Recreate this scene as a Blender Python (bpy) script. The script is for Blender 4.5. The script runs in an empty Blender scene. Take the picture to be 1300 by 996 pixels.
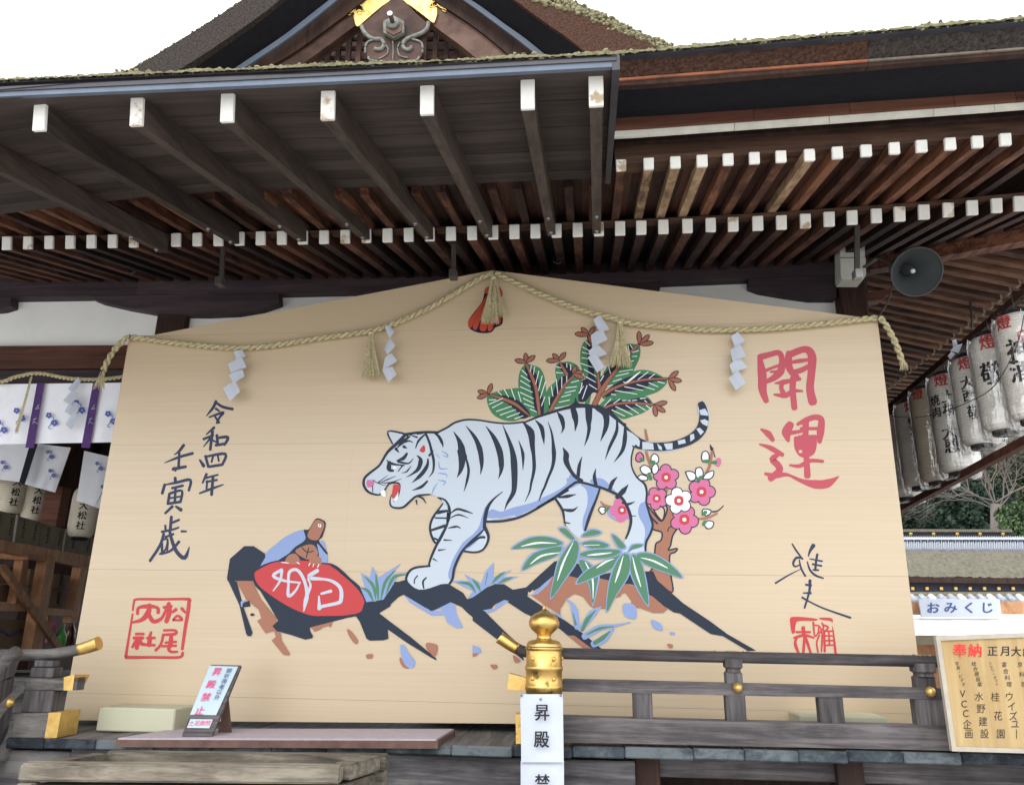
import bpy, bmesh, math, random
from mathutils import Vector, Matrix
from mathutils.geometry import tessellate_polygon
random.seed(7)
SC = bpy.context.scene
COL = SC.collection
# ---------------------------------------------------------------- camera
PW, PH, F = 1300.0, 996.0, 982.0                     # reference frame of the measurements and focal length in its pixels
CX, CY = 650.0, 498.0
CAMY, CAMZ = -5.2, 1.55
_n = Vector((97.0, 299.0, 982.0)).normalized()      # facade normal (world +Y) seen by the lens: right, down, forward
_z = Vector((50.0, -3253.0, 982.0)); _z = (_z - _n * _z.dot(_n)).normalized()
_x = _n.cross(_z)                                    # world +X in lens axes
if _x.x < 0: _x = -_x
# rows of R: world axes in lens axes
def lens2world(v): return Vector((v.dot(_x), v.dot(_n), v.dot(_z)))
CAM = Vector((0.0, CAMY, CAMZ))
_r = lens2world(Vector((1, 0, 0))); _u = lens2world(Vector((0, -1, 0))); _f = lens2world(Vector((0, 0, 1)))
camd = bpy.data.cameras.new('camera'); cam = bpy.data.objects.new('camera', camd); COL.objects.link(cam)
cam.matrix_world = Matrix(((_r.x, _u.x, -_f.x, CAM.x), (_r.y, _u.y, -_f.y, CAM.y), (_r.z, _u.z, -_f.z, CAM.z), (0, 0, 0, 1)))
camd.sensor_width = 36.0; camd.lens = 36.0 * F / PW
camd.clip_start = 0.05; camd.clip_end = 2000.0
SC.camera = cam
# ---------------------------------------------------------------- world, sun, exposure (bright overcast, exposed for the shade)
W = bpy.data.worlds.new("World"); SC.world = W; W.use_nodes = True
nt = W.node_tree; nt.nodes.clear()
wo = nt.nodes.new('ShaderNodeOutputWorld'); bg = nt.nodes.new('ShaderNodeBackground')
sky = nt.nodes.new('ShaderNodeTexSky'); sky.sky_type = 'NISHITA'; sky.sun_disc = False
SUN_EL, SUN_ROT = math.radians(52), math.radians(200)
sky.sun_elevation = SUN_EL; sky.sun_rotation = SUN_ROT; sky.air_density = 1.0; sky.dust_density = 4.0; sky.ozone_density = 1.0
hsv = nt.nodes.new('ShaderNodeHueSaturation'); hsv.inputs['Saturation'].default_value = 0.30
cl = nt.nodes.new('ShaderNodeMixRGB'); cl.blend_type = 'MIX'; cl.inputs[0].default_value = 0.72   # even veil of cloud over the clear sky
cl.inputs[2].default_value = (9.6, 9.75, 10.0, 1)
nt.links.new(sky.outputs[0], hsv.inputs['Color']); nt.links.new(hsv.outputs[0], cl.inputs[1]); nt.links.new(cl.outputs[0], bg.inputs[0]); nt.links.new(bg.outputs[0], wo.inputs[0])
bg.inputs[1].default_value = 0.15
sund = bpy.data.lights.new('sun', 'SUN'); sun = bpy.data.objects.new('sun', sund); COL.objects.link(sun)
sund.energy = 0.6; sund.angle = math.radians(28); sund.color = (1.0, 0.96, 0.90)
# sun stands behind the viewer's left shoulder, veiled by cloud
sd = Vector((math.sin(SUN_ROT) * math.cos(SUN_EL), math.cos(SUN_ROT) * math.cos(SUN_EL), math.sin(SUN_EL)))
sun.rotation_euler = sd.to_track_quat('Z', 'Y').to_euler()
SC.view_settings.view_transform = 'Standard'; SC.view_settings.look = 'None'; SC.view_settings.gamma = 1.0
SC.view_settings.use_curve_mapping = False
SC.view_settings.exposure = 1.06
SC.render.engine = 'CYCLES'
SC.cycles.max_bounces = 8; SC.cycles.diffuse_bounces = 5; SC.cycles.transparent_max_bounces = 12
# ---------------------------------------------------------------- measuring helpers: where a sight line meets a real plane of the place
def ray(px, py): return lens2world(Vector((px - CX, py - CY, F)))
def onY(px, py, y):
    d = ray(px, py); return CAM + d * ((y - CAM.y) / d.y)
def onZ(px, py, z):
    d = ray(px, py); return CAM + d * ((z - CAM.z) / d.z)
def onX(px, py, x):
    d = ray(px, py); return CAM + d * ((x - CAM.x) / d.x)
def proj(p):
    v = Vector(p) - CAM; return (CX + F * v.dot(_r) / v.dot(_f), CY - F * v.dot(_u) / v.dot(_f))
def lerp(a, b, t): return a + (b - a) * t
def interp(pts, x):
    if x <= pts[0][0]: i = 0
    elif x >= pts[-1][0]: i = len(pts) - 2
    else:
        i = 0
        while pts[i + 1][0] < x: i += 1
    (x0, y0), (x1, y1) = pts[i], pts[i + 1]
    return y0 + (y1 - y0) * (x - x0) / (x1 - x0)
def catmull(pts, n=5, closed=False):
    out = []; N = len(pts)
    rng = range(N) if closed else range(N - 1)
    for i in rng:
        if closed: a, b, c, d = pts[(i - 1) % N], pts[i], pts[(i + 1) % N], pts[(i + 2) % N]
        else: a, b, c, d = pts[max(i - 1, 0)], pts[i], pts[i + 1], pts[min(i + 2, N - 1)]
        for k in range(n):
            t = k / n; t2 = t * t; t3 = t2 * t
            out.append(tuple(0.5 * (2 * q + (r - p) * t + (2 * p - 5 * q + 4 * r - s) * t2 + (3 * q - p - 3 * r + s) * t3) for p, q, r, s in zip(a, b, c, d)))
    if not closed: out.append(tuple(pts[-1]))
    return out
# ---------------------------------------------------------------- materials
def srgb(r, g, b):
    f = lambda c: ((c / 255 + 0.055) / 1.055) ** 2.4 if c > 10.3 else c / 255 / 12.92
    return (f(r), f(g), f(b), 1.0)
MATS = {}
class NT:
    def __init__(s, name):
        s.m = bpy.data.materials.new(name); s.m.use_nodes = True; s.t = s.m.node_tree
        s.b = s.t.nodes['Principled BSDF']; MATS[name] = s.m
    def n(s, typ, **kw):
        nd = s.t.nodes.new(typ)
        for k, v in kw.items():
            if k in nd.inputs: nd.inputs[k].default_value = v
            else: setattr(nd, k, v)
        return nd
    def l(s, a, b): s.t.links.new(a, b)
def ramp(N, fac, stops):
    r = N.n('ShaderNodeValToRGB'); cr = r.color_ramp
    while len(cr.elements) < len(stops): cr.elements.new(0.5)
    for e, (p, c) in zip(cr.elements, stops): e.position = p; e.color = c if len(c) == 4 else (*c, 1)
    N.l(fac, r.inputs[0]); return r.outputs[0]
def coords(N, scale, space='Object'):
    tc = N.n('ShaderNodeTexCoord'); oi = N.n('ShaderNodeObjectInfo')
    va = N.n('ShaderNodeVectorMath', operation='MULTIPLY_ADD')
    cb = N.n('ShaderNodeCombineXYZ'); N.l(oi.outputs['Random'], cb.inputs[0]); N.l(oi.outputs['Random'], cb.inputs[1]); N.l(oi.outputs['Random'], cb.inputs[2])
    N.l(cb.outputs[0], va.inputs[0]); va.inputs[1].default_value = (37, 53, 71); N.l(tc.outputs[space], va.inputs[2])
    mp = N.n('ShaderNodeMapping'); N.l(va.outputs[0], mp.inputs[0]); mp.inputs['Scale'].default_value = scale
    return mp.outputs[0], oi
def wood(name, dark, mid, light, grain, rough=0.7, bump=0.25, fig=1.0, blotch=0.35, vary=0.25, bscale=2.2):
    """grain = scale vector (small along the fibre)"""
    N = NT(name); v, oi = coords(N, grain)
    w = N.n('ShaderNodeTexNoise', Scale=fig, Detail=6.0, Roughness=0.62, Distortion=0.6); N.l(v, w.inputs['Vector'])
    fine = N.n('ShaderNodeTexNoise', Scale=fig * 5, Detail=3.0, Roughness=0.7); N.l(v, fine.inputs['Vector'])
    tc = N.n('ShaderNodeTexCoord'); bl = N.n('ShaderNodeTexNoise', Scale=bscale, Detail=4.0, Roughness=0.6); N.l(tc.outputs['Object'], bl.inputs['Vector'])
    a = N.n('ShaderNodeMath', operation='MULTIPLY_ADD'); N.l(fine.outputs[0], a.inputs[0]); a.inputs[1].default_value = 0.35; N.l(w.outputs[0], a.inputs[2])
    b = N.n('ShaderNodeMath', operation='MULTIPLY_ADD'); N.l(bl.outputs[0], b.inputs[0]); b.inputs[1].default_value = blotch; N.l(a.outputs[0], b.inputs[2])
    c = N.n('ShaderNodeMath', operation='MULTIPLY_ADD'); N.l(oi.outputs['Random'], c.inputs[0]); c.inputs[1].default_value = vary; N.l(b.outputs[0], c.inputs[2])
    mean = 0.5 + 0.175 + blotch * 0.5 + vary * 0.5
    col = ramp(N, c.outputs[0], [(max(0, mean - 0.26) / 1.6, dark), (mean / 1.6, mid), ((mean + 0.24) / 1.6, light)])
    sc = N.n('ShaderNodeMath', operation='DIVIDE'); N.l(c.outputs[0], sc.inputs[0]); sc.inputs[1].default_value = 1.6
    N.l(sc.outputs[0], col.node.inputs[0]); N.l(col, N.b.inputs['Base Color'])
    N.b.inputs['Roughness'].default_value = rough; N.b.inputs['Specular IOR Level'].default_value = 0.25
    bp = N.n('ShaderNodeBump', Strength=bump, Distance=0.004); N.l(a.outputs[0], bp.inputs['Height']); N.l(bp.outputs[0], N.b.inputs['Normal'])
    return N.m
def plain(name, col, rough=0.6, metal=0.0, noise=0.12, nscale=9.0, bump=0.0, spec=0.3, col2=None, thr=None):
    N = NT(name); tc = N.n('ShaderNodeTexCoord'); nz = N.n('ShaderNodeTexNoise', Scale=nscale, Detail=5.0, Roughness=0.65)
    N.l(tc.outputs['Object'], nz.inputs['Vector'])
    c = Vector(col[:3]); d = Vector(col2[:3]) if col2 else c * (1 - noise * 2)
    if thr: st = [(thr - 0.04, (*d, 1)), (thr + 0.04, (*c, 1))]
    else: st = [(0.3, (*d, 1)), (0.62, (*c, 1))]
    N.l(ramp(N, nz.outputs[0], st), N.b.inputs['Base Color'])
    N.b.inputs['Roughness'].default_value = rough; N.b.inputs['Metallic'].default_value = metal; N.b.inputs['Specular IOR Level'].default_value = spec
    if bump:
        bp = N.n('ShaderNodeBump', Strength=bump, Distance=0.006); N.l(nz.outputs[0], bp.inputs['Height']); N.l(bp.outputs[0], N.b.inputs['Normal'])
    return N.m
def M(k): return MATS[k]
EAVE_D = (0.012, 0.007, 0.006); 
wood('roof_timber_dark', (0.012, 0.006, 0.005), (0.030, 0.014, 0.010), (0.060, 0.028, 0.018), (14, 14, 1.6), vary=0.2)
wood('beam_timber', (0.026, 0.018, 0.022), (0.050, 0.034, 0.040), (0.085, 0.058, 0.062), (1.0, 16, 16), vary=0.2)
wood('lintel_timber', (0.04, 0.015, 0.010), (0.085, 0.032, 0.020), (0.14, 0.058, 0.036), (1.0, 20, 20), vary=0.2)
wood('rafter_shaded', (0.009, 0.005, 0.005), (0.034, 0.014, 0.010), (0.11, 0.044, 0.027), (22, 2.0, 22), vary=0.5, blotch=0.6)  # sooty lower row, same timber darkened for the deep shade under the eaves
wood('rafter_timber', (0.014, 0.006, 0.005), (0.066, 0.025, 0.015), (0.20, 0.085, 0.048), (22, 2.0, 22), vary=0.5, blotch=0.6)
wood('rafter_weathered', (0.08, 0.05, 0.03), (0.26, 0.17, 0.10), (0.42, 0.30, 0.19), (22, 3.0, 22), vary=0.3, blotch=0.9, bscale=5)
wood('rafter_side_timber', (0.020, 0.009, 0.007), (0.075, 0.034, 0.021), (0.15, 0.075, 0.045), (2.0, 22, 22), vary=0.5)
wood('soffit_shaded', (0.006, 0.004, 0.005), (0.014, 0.008, 0.009), (0.028, 0.015, 0.014), (14, 1.2, 14), vary=0.3)  # inner soffit boards, deep eave shade put into the wood colour
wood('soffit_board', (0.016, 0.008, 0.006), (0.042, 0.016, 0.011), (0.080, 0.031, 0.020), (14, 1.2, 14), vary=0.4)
wood('canopy_timber', (0.024, 0.018, 0.016), (0.048, 0.036, 0.031), (0.080, 0.060, 0.050), (24, 2.0, 24), vary=0.25, bump=0.4)
wood('canopy_board', (0.024, 0.019, 0.018), (0.044, 0.034, 0.031), (0.068, 0.052, 0.047), (1.5, 24, 24), vary=0.35, bump=0.3)
wood('eave_board', (0.035, 0.018, 0.012), (0.085, 0.045, 0.030), (0.15, 0.085, 0.058), (1.6, 20, 20), vary=0.3)
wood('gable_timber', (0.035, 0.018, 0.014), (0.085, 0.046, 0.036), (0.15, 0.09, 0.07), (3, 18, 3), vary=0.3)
wood('grey_rail', (0.020, 0.017, 0.018), (0.060, 0.054, 0.057), (0.135, 0.122, 0.125), (1.4, 26, 26), vary=0.2, bump=0.6, blotch=0.5, bscale=3)
wood('grey_post', (0.026, 0.023, 0.024), (0.070, 0.064, 0.066), (0.135, 0.125, 0.13), (26, 26, 1.6), vary=0.2, bump=0.6, blotch=0.4)
wood('grey_stair', (0.038, 0.035, 0.034), (0.11, 0.103, 0.098), (0.21, 0.195, 0.185), (3.0, 5.0, 20), vary=0.2, bump=0.6, blotch=0.5)
wood('figured_beam', (0.022, 0.020, 0.022), (0.080, 0.076, 0.080), (0.19, 0.18, 0.175), (0.9, 9, 11), vary=0.1, bump=0.6, fig=1.4, blotch=0.6)
wood('deck_plank', (0.06, 0.058, 0.056), (0.14, 0.135, 0.130), (0.22, 0.21, 0.20), (20, 1.5, 20), vary=0.3, bump=0.4)
wood('deck_end', (0.012, 0.016, 0.022), (0.040, 0.053, 0.063), (0.10, 0.12, 0.13), (9, 9, 14), vary=0.5, bump=0.5, blotch=0.8, bscale=6)
wood('box_timber', (0.040, 0.034, 0.026), (0.115, 0.100, 0.078), (0.22, 0.195, 0.155), (1.6, 22, 22), vary=0.2, bump=0.7, blotch=0.6)
wood('fresh_timber', (0.20, 0.095, 0.045), (0.38, 0.19, 0.095), (0.52, 0.29, 0.16), (8, 8, 3), vary=0.4)
wood('pale_board', (0.29, 0.195, 0.085), (0.36, 0.255, 0.12), (0.43, 0.32, 0.165), (10, 6, 0.8), vary=0.0, bump=0.05, blotch=0.3)
plain('white_tip', (0.76, 0.76, 0.72), 0.7, noise=0.06, nscale=16, bump=0.5)
plain('stained_tip', (0.76, 0.75, 0.71), 0.7, nscale=8, bump=0.5, col2=(0.42, 0.33, 0.22), thr=0.42)
plain('plaster', (0.82, 0.83, 0.81), 0.85, noise=0.04, nscale=3)
plain('white_stripe', (0.66, 0.65, 0.58), 0.8, noise=0.10, nscale=8)
plain('zinc', (0.11, 0.14, 0.19), 0.55, noise=0.12, nscale=5)
plain('zinc_dark', (0.045, 0.045, 0.055), 0.5, noise=0.2, nscale=6)
plain('gold', (0.68, 0.46, 0.16), 0.44, metal=0.8, nscale=16, bump=0.3, col2=(0.50, 0.32, 0.10))
plain('gold_worn', (0.62, 0.41, 0.135), 0.38, metal=1.0, nscale=13, bump=0.6, col2=(0.20, 0.13, 0.05), thr=0.40)
plain('gold_leaf', (0.82, 0.58, 0.20), 0.42, metal=0.75, nscale=30, bump=0.4, col2=(0.62, 0.42, 0.12))
plain('bark_new', (0.085, 0.045, 0.032), 0.95, nscale=60, bump=1.0, col2=(0.022, 0.012, 0.010), spec=0.1)
plain('bark_old', (0.060, 0.050, 0.045), 0.95, nscale=60, bump=1.0, col2=(0.016, 0.013, 0.014), spec=0.1)
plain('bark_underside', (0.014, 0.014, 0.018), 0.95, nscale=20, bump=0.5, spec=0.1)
plain('copper_strip', (0.36, 0.125, 0.06), 0.75, nscale=5, col2=(0.13, 0.055, 0.035), bump=.3)
plain('grey_strip', (0.20, 0.17, 0.13), 0.8, noise=0.25, nscale=9)
plain('iron', (0.07, 0.065, 0.06), 0.5, metal=0.3, noise=0.2)
plain('bolt_steel', (0.35, 0.35, 0.35), 0.4, metal=0.8, noise=0.2)
plain('straw', (0.58, 0.51, 0.32), 0.85, nscale=60, bump=0.5, col2=(0.30, 0.26, 0.13), spec=0.15)
plain('straw_pale', (0.66, 0.59, 0.39), 0.85, nscale=60, bump=0.4, col2=(0.42, 0.36, 0.21), spec=0.15)
plain('paper', (0.49, 0.53, 0.61), 0.8, noise=0.02)
# ---------------------------------------------------------------- object helpers
ROOTLOC = {}
def tag(o, label=None, cat=None, group=None, kind=None):
    if label: o['label'] = label
    if cat: o['category'] = cat
    if group: o['group'] = group
    if kind: o['kind'] = kind
    return o
def thing(name, loc, label, cat, group=None, kind=None):
    o = bpy.data.objects.new(name, None); COL.objects.link(o); o.location = loc; o.empty_display_size = 0.2
    ROOTLOC[o] = Vector(loc); return tag(o, label, cat, group, kind)
def fin(name, me, mats, parent=None):
    o = bpy.data.objects.new(name, me); COL.objects.link(o)
    for m in (mats if isinstance(mats, (list, tuple)) else [mats]): me.materials.append(M(m) if isinstance(m, str) else m)
    if parent is not None: o.parent = parent; ROOTLOC[o] = ROOTLOC[parent]
    return o
class MB:
    """collects faces in world coordinates, links them as one mesh object"""
    def __init__(s): s.v = []; s.f = []; s.mi = []; s.sm = []
    def add(s, vs, fs, mi=0, smooth=False):
        o = len(s.v); s.v += [tuple(v) for v in vs]; s.f += [tuple(i + o for i in f) for f in fs]; s.mi += [mi] * len(fs); s.sm += [smooth] * len(fs); return s
    def hexa(s, p, mi=0):  # p: 4 bottom ccw, 4 top ccw
        return s.add(p, [(3, 2, 1, 0), (4, 5, 6, 7), (0, 1, 5, 4), (1, 2, 6, 5), (2, 3, 7, 6), (3, 0, 4, 7)], mi)
    def box(s, x0, x1, y0, y1, z0, z1, mi=0):
        return s.hexa([(x0, y0, z0), (x1, y0, z0), (x1, y1, z0), (x0, y1, z0), (x0, y0, z1), (x1, y0, z1), (x1, y1, z1), (x0, y1, z1)], mi)
    def cbox(s, x0, x1, y0, y1, z0, z1, c=0.006, mi=0):
        """box with chamfered edges"""
        bm = bmesh.new(); 
        vs = [bm.verts.new(q) for q in [(x0, y0, z0), (x1, y0, z0), (x1, y1, z0), (x0, y1, z0), (x0, y0, z1), (x1, y0, z1), (x1, y1, z1), (x0, y1, z1)]]
        for f in [(3, 2, 1, 0), (4, 5, 6, 7), (0, 1, 5, 4), (1, 2, 6, 5), (2, 3, 7, 6), (3, 0, 4, 7)]: bm.faces.new([vs[i] for i in f])
        bmesh.ops.bevel(bm, geom=bm.edges[:], offset=c, segments=1, affect='EDGES')
        bm.verts.index_update(); s.add([v.co[:] for v in bm.verts], [[v.index for v in f.verts] for f in bm.faces], mi); bm.free(); return s
    def beam(s, a, b, w, h, up=(0, 0, 1), mi=0, w2=None, h2=None):
        """bar from a to b, centred"""
        a, b = Vector(a), Vector(b); d = (b - a).normalized(); up = Vector(up)
        side = d.cross(up).normalized(); u = side.cross(d).normalized()
        w2 = w if w2 is None else w2; h2 = h if h2 is None else h2
        P = []
        for q, ww, hh in ((a, w, h), (b, w2, h2)):
            P.append([q - side * ww / 2 - u * hh / 2, q + side * ww / 2 - u * hh / 2, q + side * ww / 2 + u * hh / 2, q - side * ww / 2 + u * hh / 2])
        return s.add(P[0] + P[1], [(0, 1, 2, 3), (7, 6, 5, 4), (0, 4, 5, 1), (1, 5, 6, 2), (2, 6, 7, 3), (3, 7, 4, 0)], mi)
    def tube(s, path, r, n=10, caps=True, mi=0, smooth=True, squash=1.0):
        path = [Vector(p) for p in path]; N = len(path); rr = r if isinstance(r, (list, tuple)) else [r] * N
        o = len(s.v); ref = Vector((0, 0, 1)) if abs((path[-1] - path[0]).normalized().z) < 0.9 else Vector((0, 1, 0))
        for i, p in enumerate(path):
            t = (path[min(i + 1, N - 1)] - path[max(i - 1, 0)]).normalized(); sd = t.cross(ref).normalized(); u = sd.cross(t)
            for k in range(n):
                a = 2 * math.pi * k / n; s.v.append(tuple(p + (sd * math.cos(a) + u * math.sin(a) * squash) * rr[i]))
        for i in range(N - 1):
            for k in range(n):
                a = o + i * n + k; b = o + i * n + (k + 1) % n; s.f.append((a, b, b + n, a + n)); s.mi.append(mi); s.sm.append(smooth)
        if caps:
            s.f.append(tuple(o + k for k in range(n))[::-1]); s.mi.append(mi); s.sm.append(False)
            s.f.append(tuple(o + (N - 1) * n + k for k in range(n))); s.mi.append(mi); s.sm.append(False)
        return s
    def lathe(s, c, prof, n=24, mi=0, smooth=True, axis='Z'):
        o = len(s.v); c = Vector(c)
        for r, h in prof:
            for k in range(n):
                a = 2 * math.pi * k / n; x, y = r * math.cos(a), r * math.sin(a)
                s.v.append(tuple(c + (Vector((x, y, h)) if axis == 'Z' else Vector((x, h, y)) if axis == 'Y' else Vector((h, x, y)))))
        for i in range(len(prof) - 1):
            for k in range(n):
                a = o + i * n + k; b = o + i * n + (k + 1) % n; s.f.append((a, b, b + n, a + n)); s.mi.append(mi); s.sm.append(smooth)
        return s
    def prism(s, poly, off, mi=0, mside=None):
        """poly: 3D points of a flat outline, off: extrusion vector"""
        P = [Vector(p) for p in poly]; n = len(P); o = len(s.v); off = Vector(off)
        s.v += [tuple(p) for p in P] + [tuple(p + off) for p in P]
        for t in tessellate_polygon([P]):
            s.f.append((o + t[0], o + t[1], o + t[2])); s.f.append((o + n + t[2], o + n + t[1], o + n + t[0])); s.mi += [mi, mi]; s.sm += [False, False]
        for i in range(n):
            j = (i + 1) % n; s.f.append((o + i, o + n + i, o + n + j, o + j)); s.mi.append(mi if mside is None else mside); s.sm.append(False)
        return s
    def build(s, name, mats, parent=None, fix=True):
        off = ROOTLOC[parent] if parent is not None else Vector((0, 0, 0))
        me = bpy.data.meshes.new(name); me.from_pydata([(v[0] - off.x, v[1] - off.y, v[2] - off.z) for v in s.v], [], s.f)
        o = fin(name, me, mats, parent)
        me.polygons.foreach_set('material_index', s.mi); me.polygons.foreach_set('use_smooth', s.sm)
        if fix:
            bm = bmesh.new(); bm.from_mesh(me); bmesh.ops.recalc_face_normals(bm, faces=bm.faces[:]); bm.to_mesh(me); bm.free()
        me.update(); return o
def dup(o, loc=None, parent=None, rot=None):
    """copy of a thing with its parts and sub-parts"""
    c = o.copy(); COL.objects.link(c)
    if parent is not None: c.parent = parent
    if loc is not None: c.location = loc
    if rot is not None: c.rotation_euler = rot
    for ch in [q for q in bpy.data.objects if q.parent == o]: dup(ch, parent=c)
    return c
FONTCACHE = {}
def text_mesh(body, size=1.0, bold=0.0):
    """flat lettering as triangles centred on the origin in its own XY plane (built-in font)"""
    k = (body, bold)
    if k not in FONTCACHE:
        cu = bpy.data.curves.new('lettering', 'FONT'); cu.body = body; cu.size = 1.0; cu.offset = bold; cu.resolution_u = 3
        cu.align_x = 'CENTER'; cu.align_y = 'CENTER'
        o = bpy.data.objects.new('lettering', cu); COL.objects.link(o); dg = bpy.context.evaluated_depsgraph_get()
        me = bpy.data.meshes.new_from_object(o.evaluated_get(dg)); vs = [v.co.copy() for v in me.vertices]; fs = [tuple(p.vertices) for p in me.polygons]
        bpy.data.objects.remove(o); bpy.data.curves.remove(cu); bpy.data.meshes.remove(me)
        if vs:
            cx = (min(v.x for v in vs) + max(v.x for v in vs)) / 2; cy = (min(v.y for v in vs) + max(v.y for v in vs)) / 2
            vs = [Vector((v.x - cx, v.y - cy, 0)) for v in vs]
        FONTCACHE[k] = (vs, fs)
    vs, fs = FONTCACHE[k]; return [v * size for v in vs], fs
def letter(mb, body, at, right, up, size, bold=0.0, mi=0, sx=1.0):
    vs, fs = text_mesh(body, size, 0.0); r = Vector(right).normalized(); u = Vector(up).normalized(); at = Vector(at); nn = r.cross(u)
    for i, (a, b) in enumerate(BOLDS if bold else [(0, 0)]):        # heavier strokes: the same glyph laid a hair apart
        mb.add([at + r * (v.x * sx + a * bold * size) + u * (v.y + b * bold * size) + nn * (.0002 * i) for v in vs], fs, mi)
BOLDS = [(-1, -.6), (1, -.6), (-1, .6), (1, .6), (0, 0)]
# ================================================================ the giant votive board and what is printed on it
def ink(name, rgb): 
    N = NT(name); N.b.inputs['Base Color'].default_value = (*rgb, 1); N.b.inputs['Roughness'].default_value = 0.45; N.b.inputs['Specular IOR Level'].default_value = 0.28; return N.m
ink('ink_navy', (0.012, 0.021, 0.042)); ink('ink_dark', (0.012, 0.012, 0.035)); ink('ink_shade', (0.235, 0.32, 0.56)); ink('ink_white', (0.50, 0.57, 0.65))
ink('ink_green', (0.075, 0.205, 0.115)); ink('ink_palm', (0.050, 0.19, 0.085)); ink('ink_brown', (0.34, 0.15, 0.095)); ink('ink_stem', (0.30, 0.115, 0.065))
ink('ink_red', (0.50, 0.050, 0.055)); ink('ink_red_glare', (0.46, 0.075, 0.105)); ink('ink_pink', (0.56, 0.15, 0.30)); ink('ink_orange', (0.46, 0.070, 0.035))  # fortune lettering: the red ink again, glare mixed into its colour
ink('ink_paper', (0.80, 0.84, 0.88)); ink('ink_line', (0.030, 0.032, 0.060)); ink('ink_writing', (0.022, 0.036, 0.080))
N = NT('board_face')                                   # pale printed wood grain, fine horizontal fibres
tc = N.n('ShaderNodeTexCoord'); mp = N.n('ShaderNodeMapping'); N.l(tc.outputs['Object'], mp.inputs[0]); mp.inputs['Scale'].default_value = (0.55, 1, 60)
n1 = N.n('ShaderNodeTexNoise', Scale=1.0, Detail=6.0, Roughness=0.7); N.l(mp.outputs[0], n1.inputs['Vector'])
mp2 = N.n('ShaderNodeMapping'); N.l(tc.outputs['Object'], mp2.inputs[0]); mp2.inputs['Scale'].default_value = (0.2, 1, 5)
n2 = N.n('ShaderNodeTexNoise', Scale=1.0, Detail=3.0); N.l(mp2.outputs[0], n2.inputs['Vector'])
mx = N.n('ShaderNodeMath', operation='MULTIPLY_ADD'); N.l(n2.outputs[0], mx.inputs[0]); mx.inputs[1].default_value = 0.45; N.l(n1.outputs[0], mx.inputs[2])
N.l(ramp(N, mx.outputs[0], [(0.45, (0.495, 0.390, 0.255)), (0.75, (0.535, 0.423, 0.283)), (1.0, (0.565, 0.455, 0.315))]), N.b.inputs['Base Color'])
N.b.inputs['Roughness'].default_value = 0.36; N.b.inputs['Specular IOR Level'].default_value = 0.75
plain('board_edge', (0.50, 0.36, 0.20), 0.7)
BY = 0.0
board = thing('votive_board', (-0.72, 0.06, 0.97), 'giant pale wood votive board with gable top and white tiger painting, standing on the veranda', 'votive board')
P_TL, P_AP, P_TR, P_BL, P_BR = (onY(*p, BY) for p in ((164, 431), (625, 343), (1114, 405), (79, 913.5), (1176, 922)))
TH = 0.05
def top_z(x): return lerp(P_TL.z, P_AP.z, (x - P_TL.x) / (P_AP.x - P_TL.x)) if x < P_AP.x else lerp(P_AP.z, P_TR.z, (x - P_AP.x) / (P_TR.x - P_AP.x))
def bot_z(x): return lerp(P_BL.z, P_BR.z, (x - P_BL.x) / (P_BR.x - P_BL.x))
def clip_poly(poly, a, b, c):            # keep a*x+b*z<=c
    out = []
    for i in range(len(poly)):
        p, q = poly[i], poly[(i + 1) % len(poly)]; fp, fq = a * p[0] + b * p[1] - c, a * q[0] + b * q[1] - c
        if fp <= 0: out.append(p)
        if fp * fq < 0: t = fp / (fp - fq); out.append((p[0] + (q[0] - p[0]) * t, p[1] + (q[1] - p[1]) * t))
    return out
outline = [(P_BL.x, P_BL.z), (P_BR.x, P_BR.z), (P_TR.x, P_TR.z), (P_AP.x, P_AP.z), (P_TL.x, P_TL.z)]
seams = [onY(650, y, 0).z for y in (417, 561, 727, 893)]; xs = [P_BL.x - 1, P_BL.x + (P_BR.x - P_BL.x) / 3, P_BL.x + 2 * (P_BR.x - P_BL.x) / 3, P_BR.x + 1]
zs = [5.0] + seams + [0.0]; g = 0.0006
for i in range(3):
    for j in range(5):
        pl = clip_poly(clip_poly(clip_poly(clip_poly(outline, 1, 0, xs[i + 1] - .0001), -1, 0, -(xs[i] + .0001)), 0, 1, zs[j] - g), 0, -1, -(zs[j + 1] + g))
        if len(pl) < 3: continue
        m = MB(); dy = ((i * 7 + j * 3) % 5) * 0.00015
        m.prism([(x, BY - 0 + dy, z) for x, z in pl], (0, 0.012, 0), 0, 1); m.build('panel', ['board_face', 'board_edge'], board)
m = MB()                                  # timber frame behind the panels
for x in (P_BL.x + 0.03, -2.5, -1.6, -0.68, 0.2, 1.1, P_BR.x - 0.03): m.box(x - 0.025, x + 0.025, 0.0135, 0.06, bot_z(x), top_z(x) - 0.02)
for z in seams + [1.1]: m.box(P_BL.x + 0.06, P_BR.x - 0.06, 0.061, 0.09, z - 0.03, z + 0.03)
m.build('back_frame', 'fresh_timber', board)
CR = dict(A=(450, 480, 240 / 1300), B=(590, 380, 300 / 1300), C=(660, 500, 280 / 1300), D=(500, 620, .2), E=(280, 640, 280 / 1300), P=(620, 650, 340 / 1300), G=(150, 480, 180 / 747),
          H=(940, 420, 160 / 724), I=(960, 670, 140 / 820), J=(145, 745, 110 / 1096), K=(640, 520, 120 / 854), L=(590, 340, 70 / 775), N=(600, 400, 140 / 996), O=(720, 400, 160 / 1138),
          Q=(750, 560, 170 / 1209), U=(600, 760, 300 / 1266), S=(0, 0, 1))
def pts(s):
    out = []; c = CR['S']
    for t in s.split():
        if t in CR: c = CR[t]
        else: x, y = t.split(','); out.append((c[0] + float(x) * c[2], c[1] + float(y) * c[2]))
    return out
_lay = [0]
BUF = {}
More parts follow.
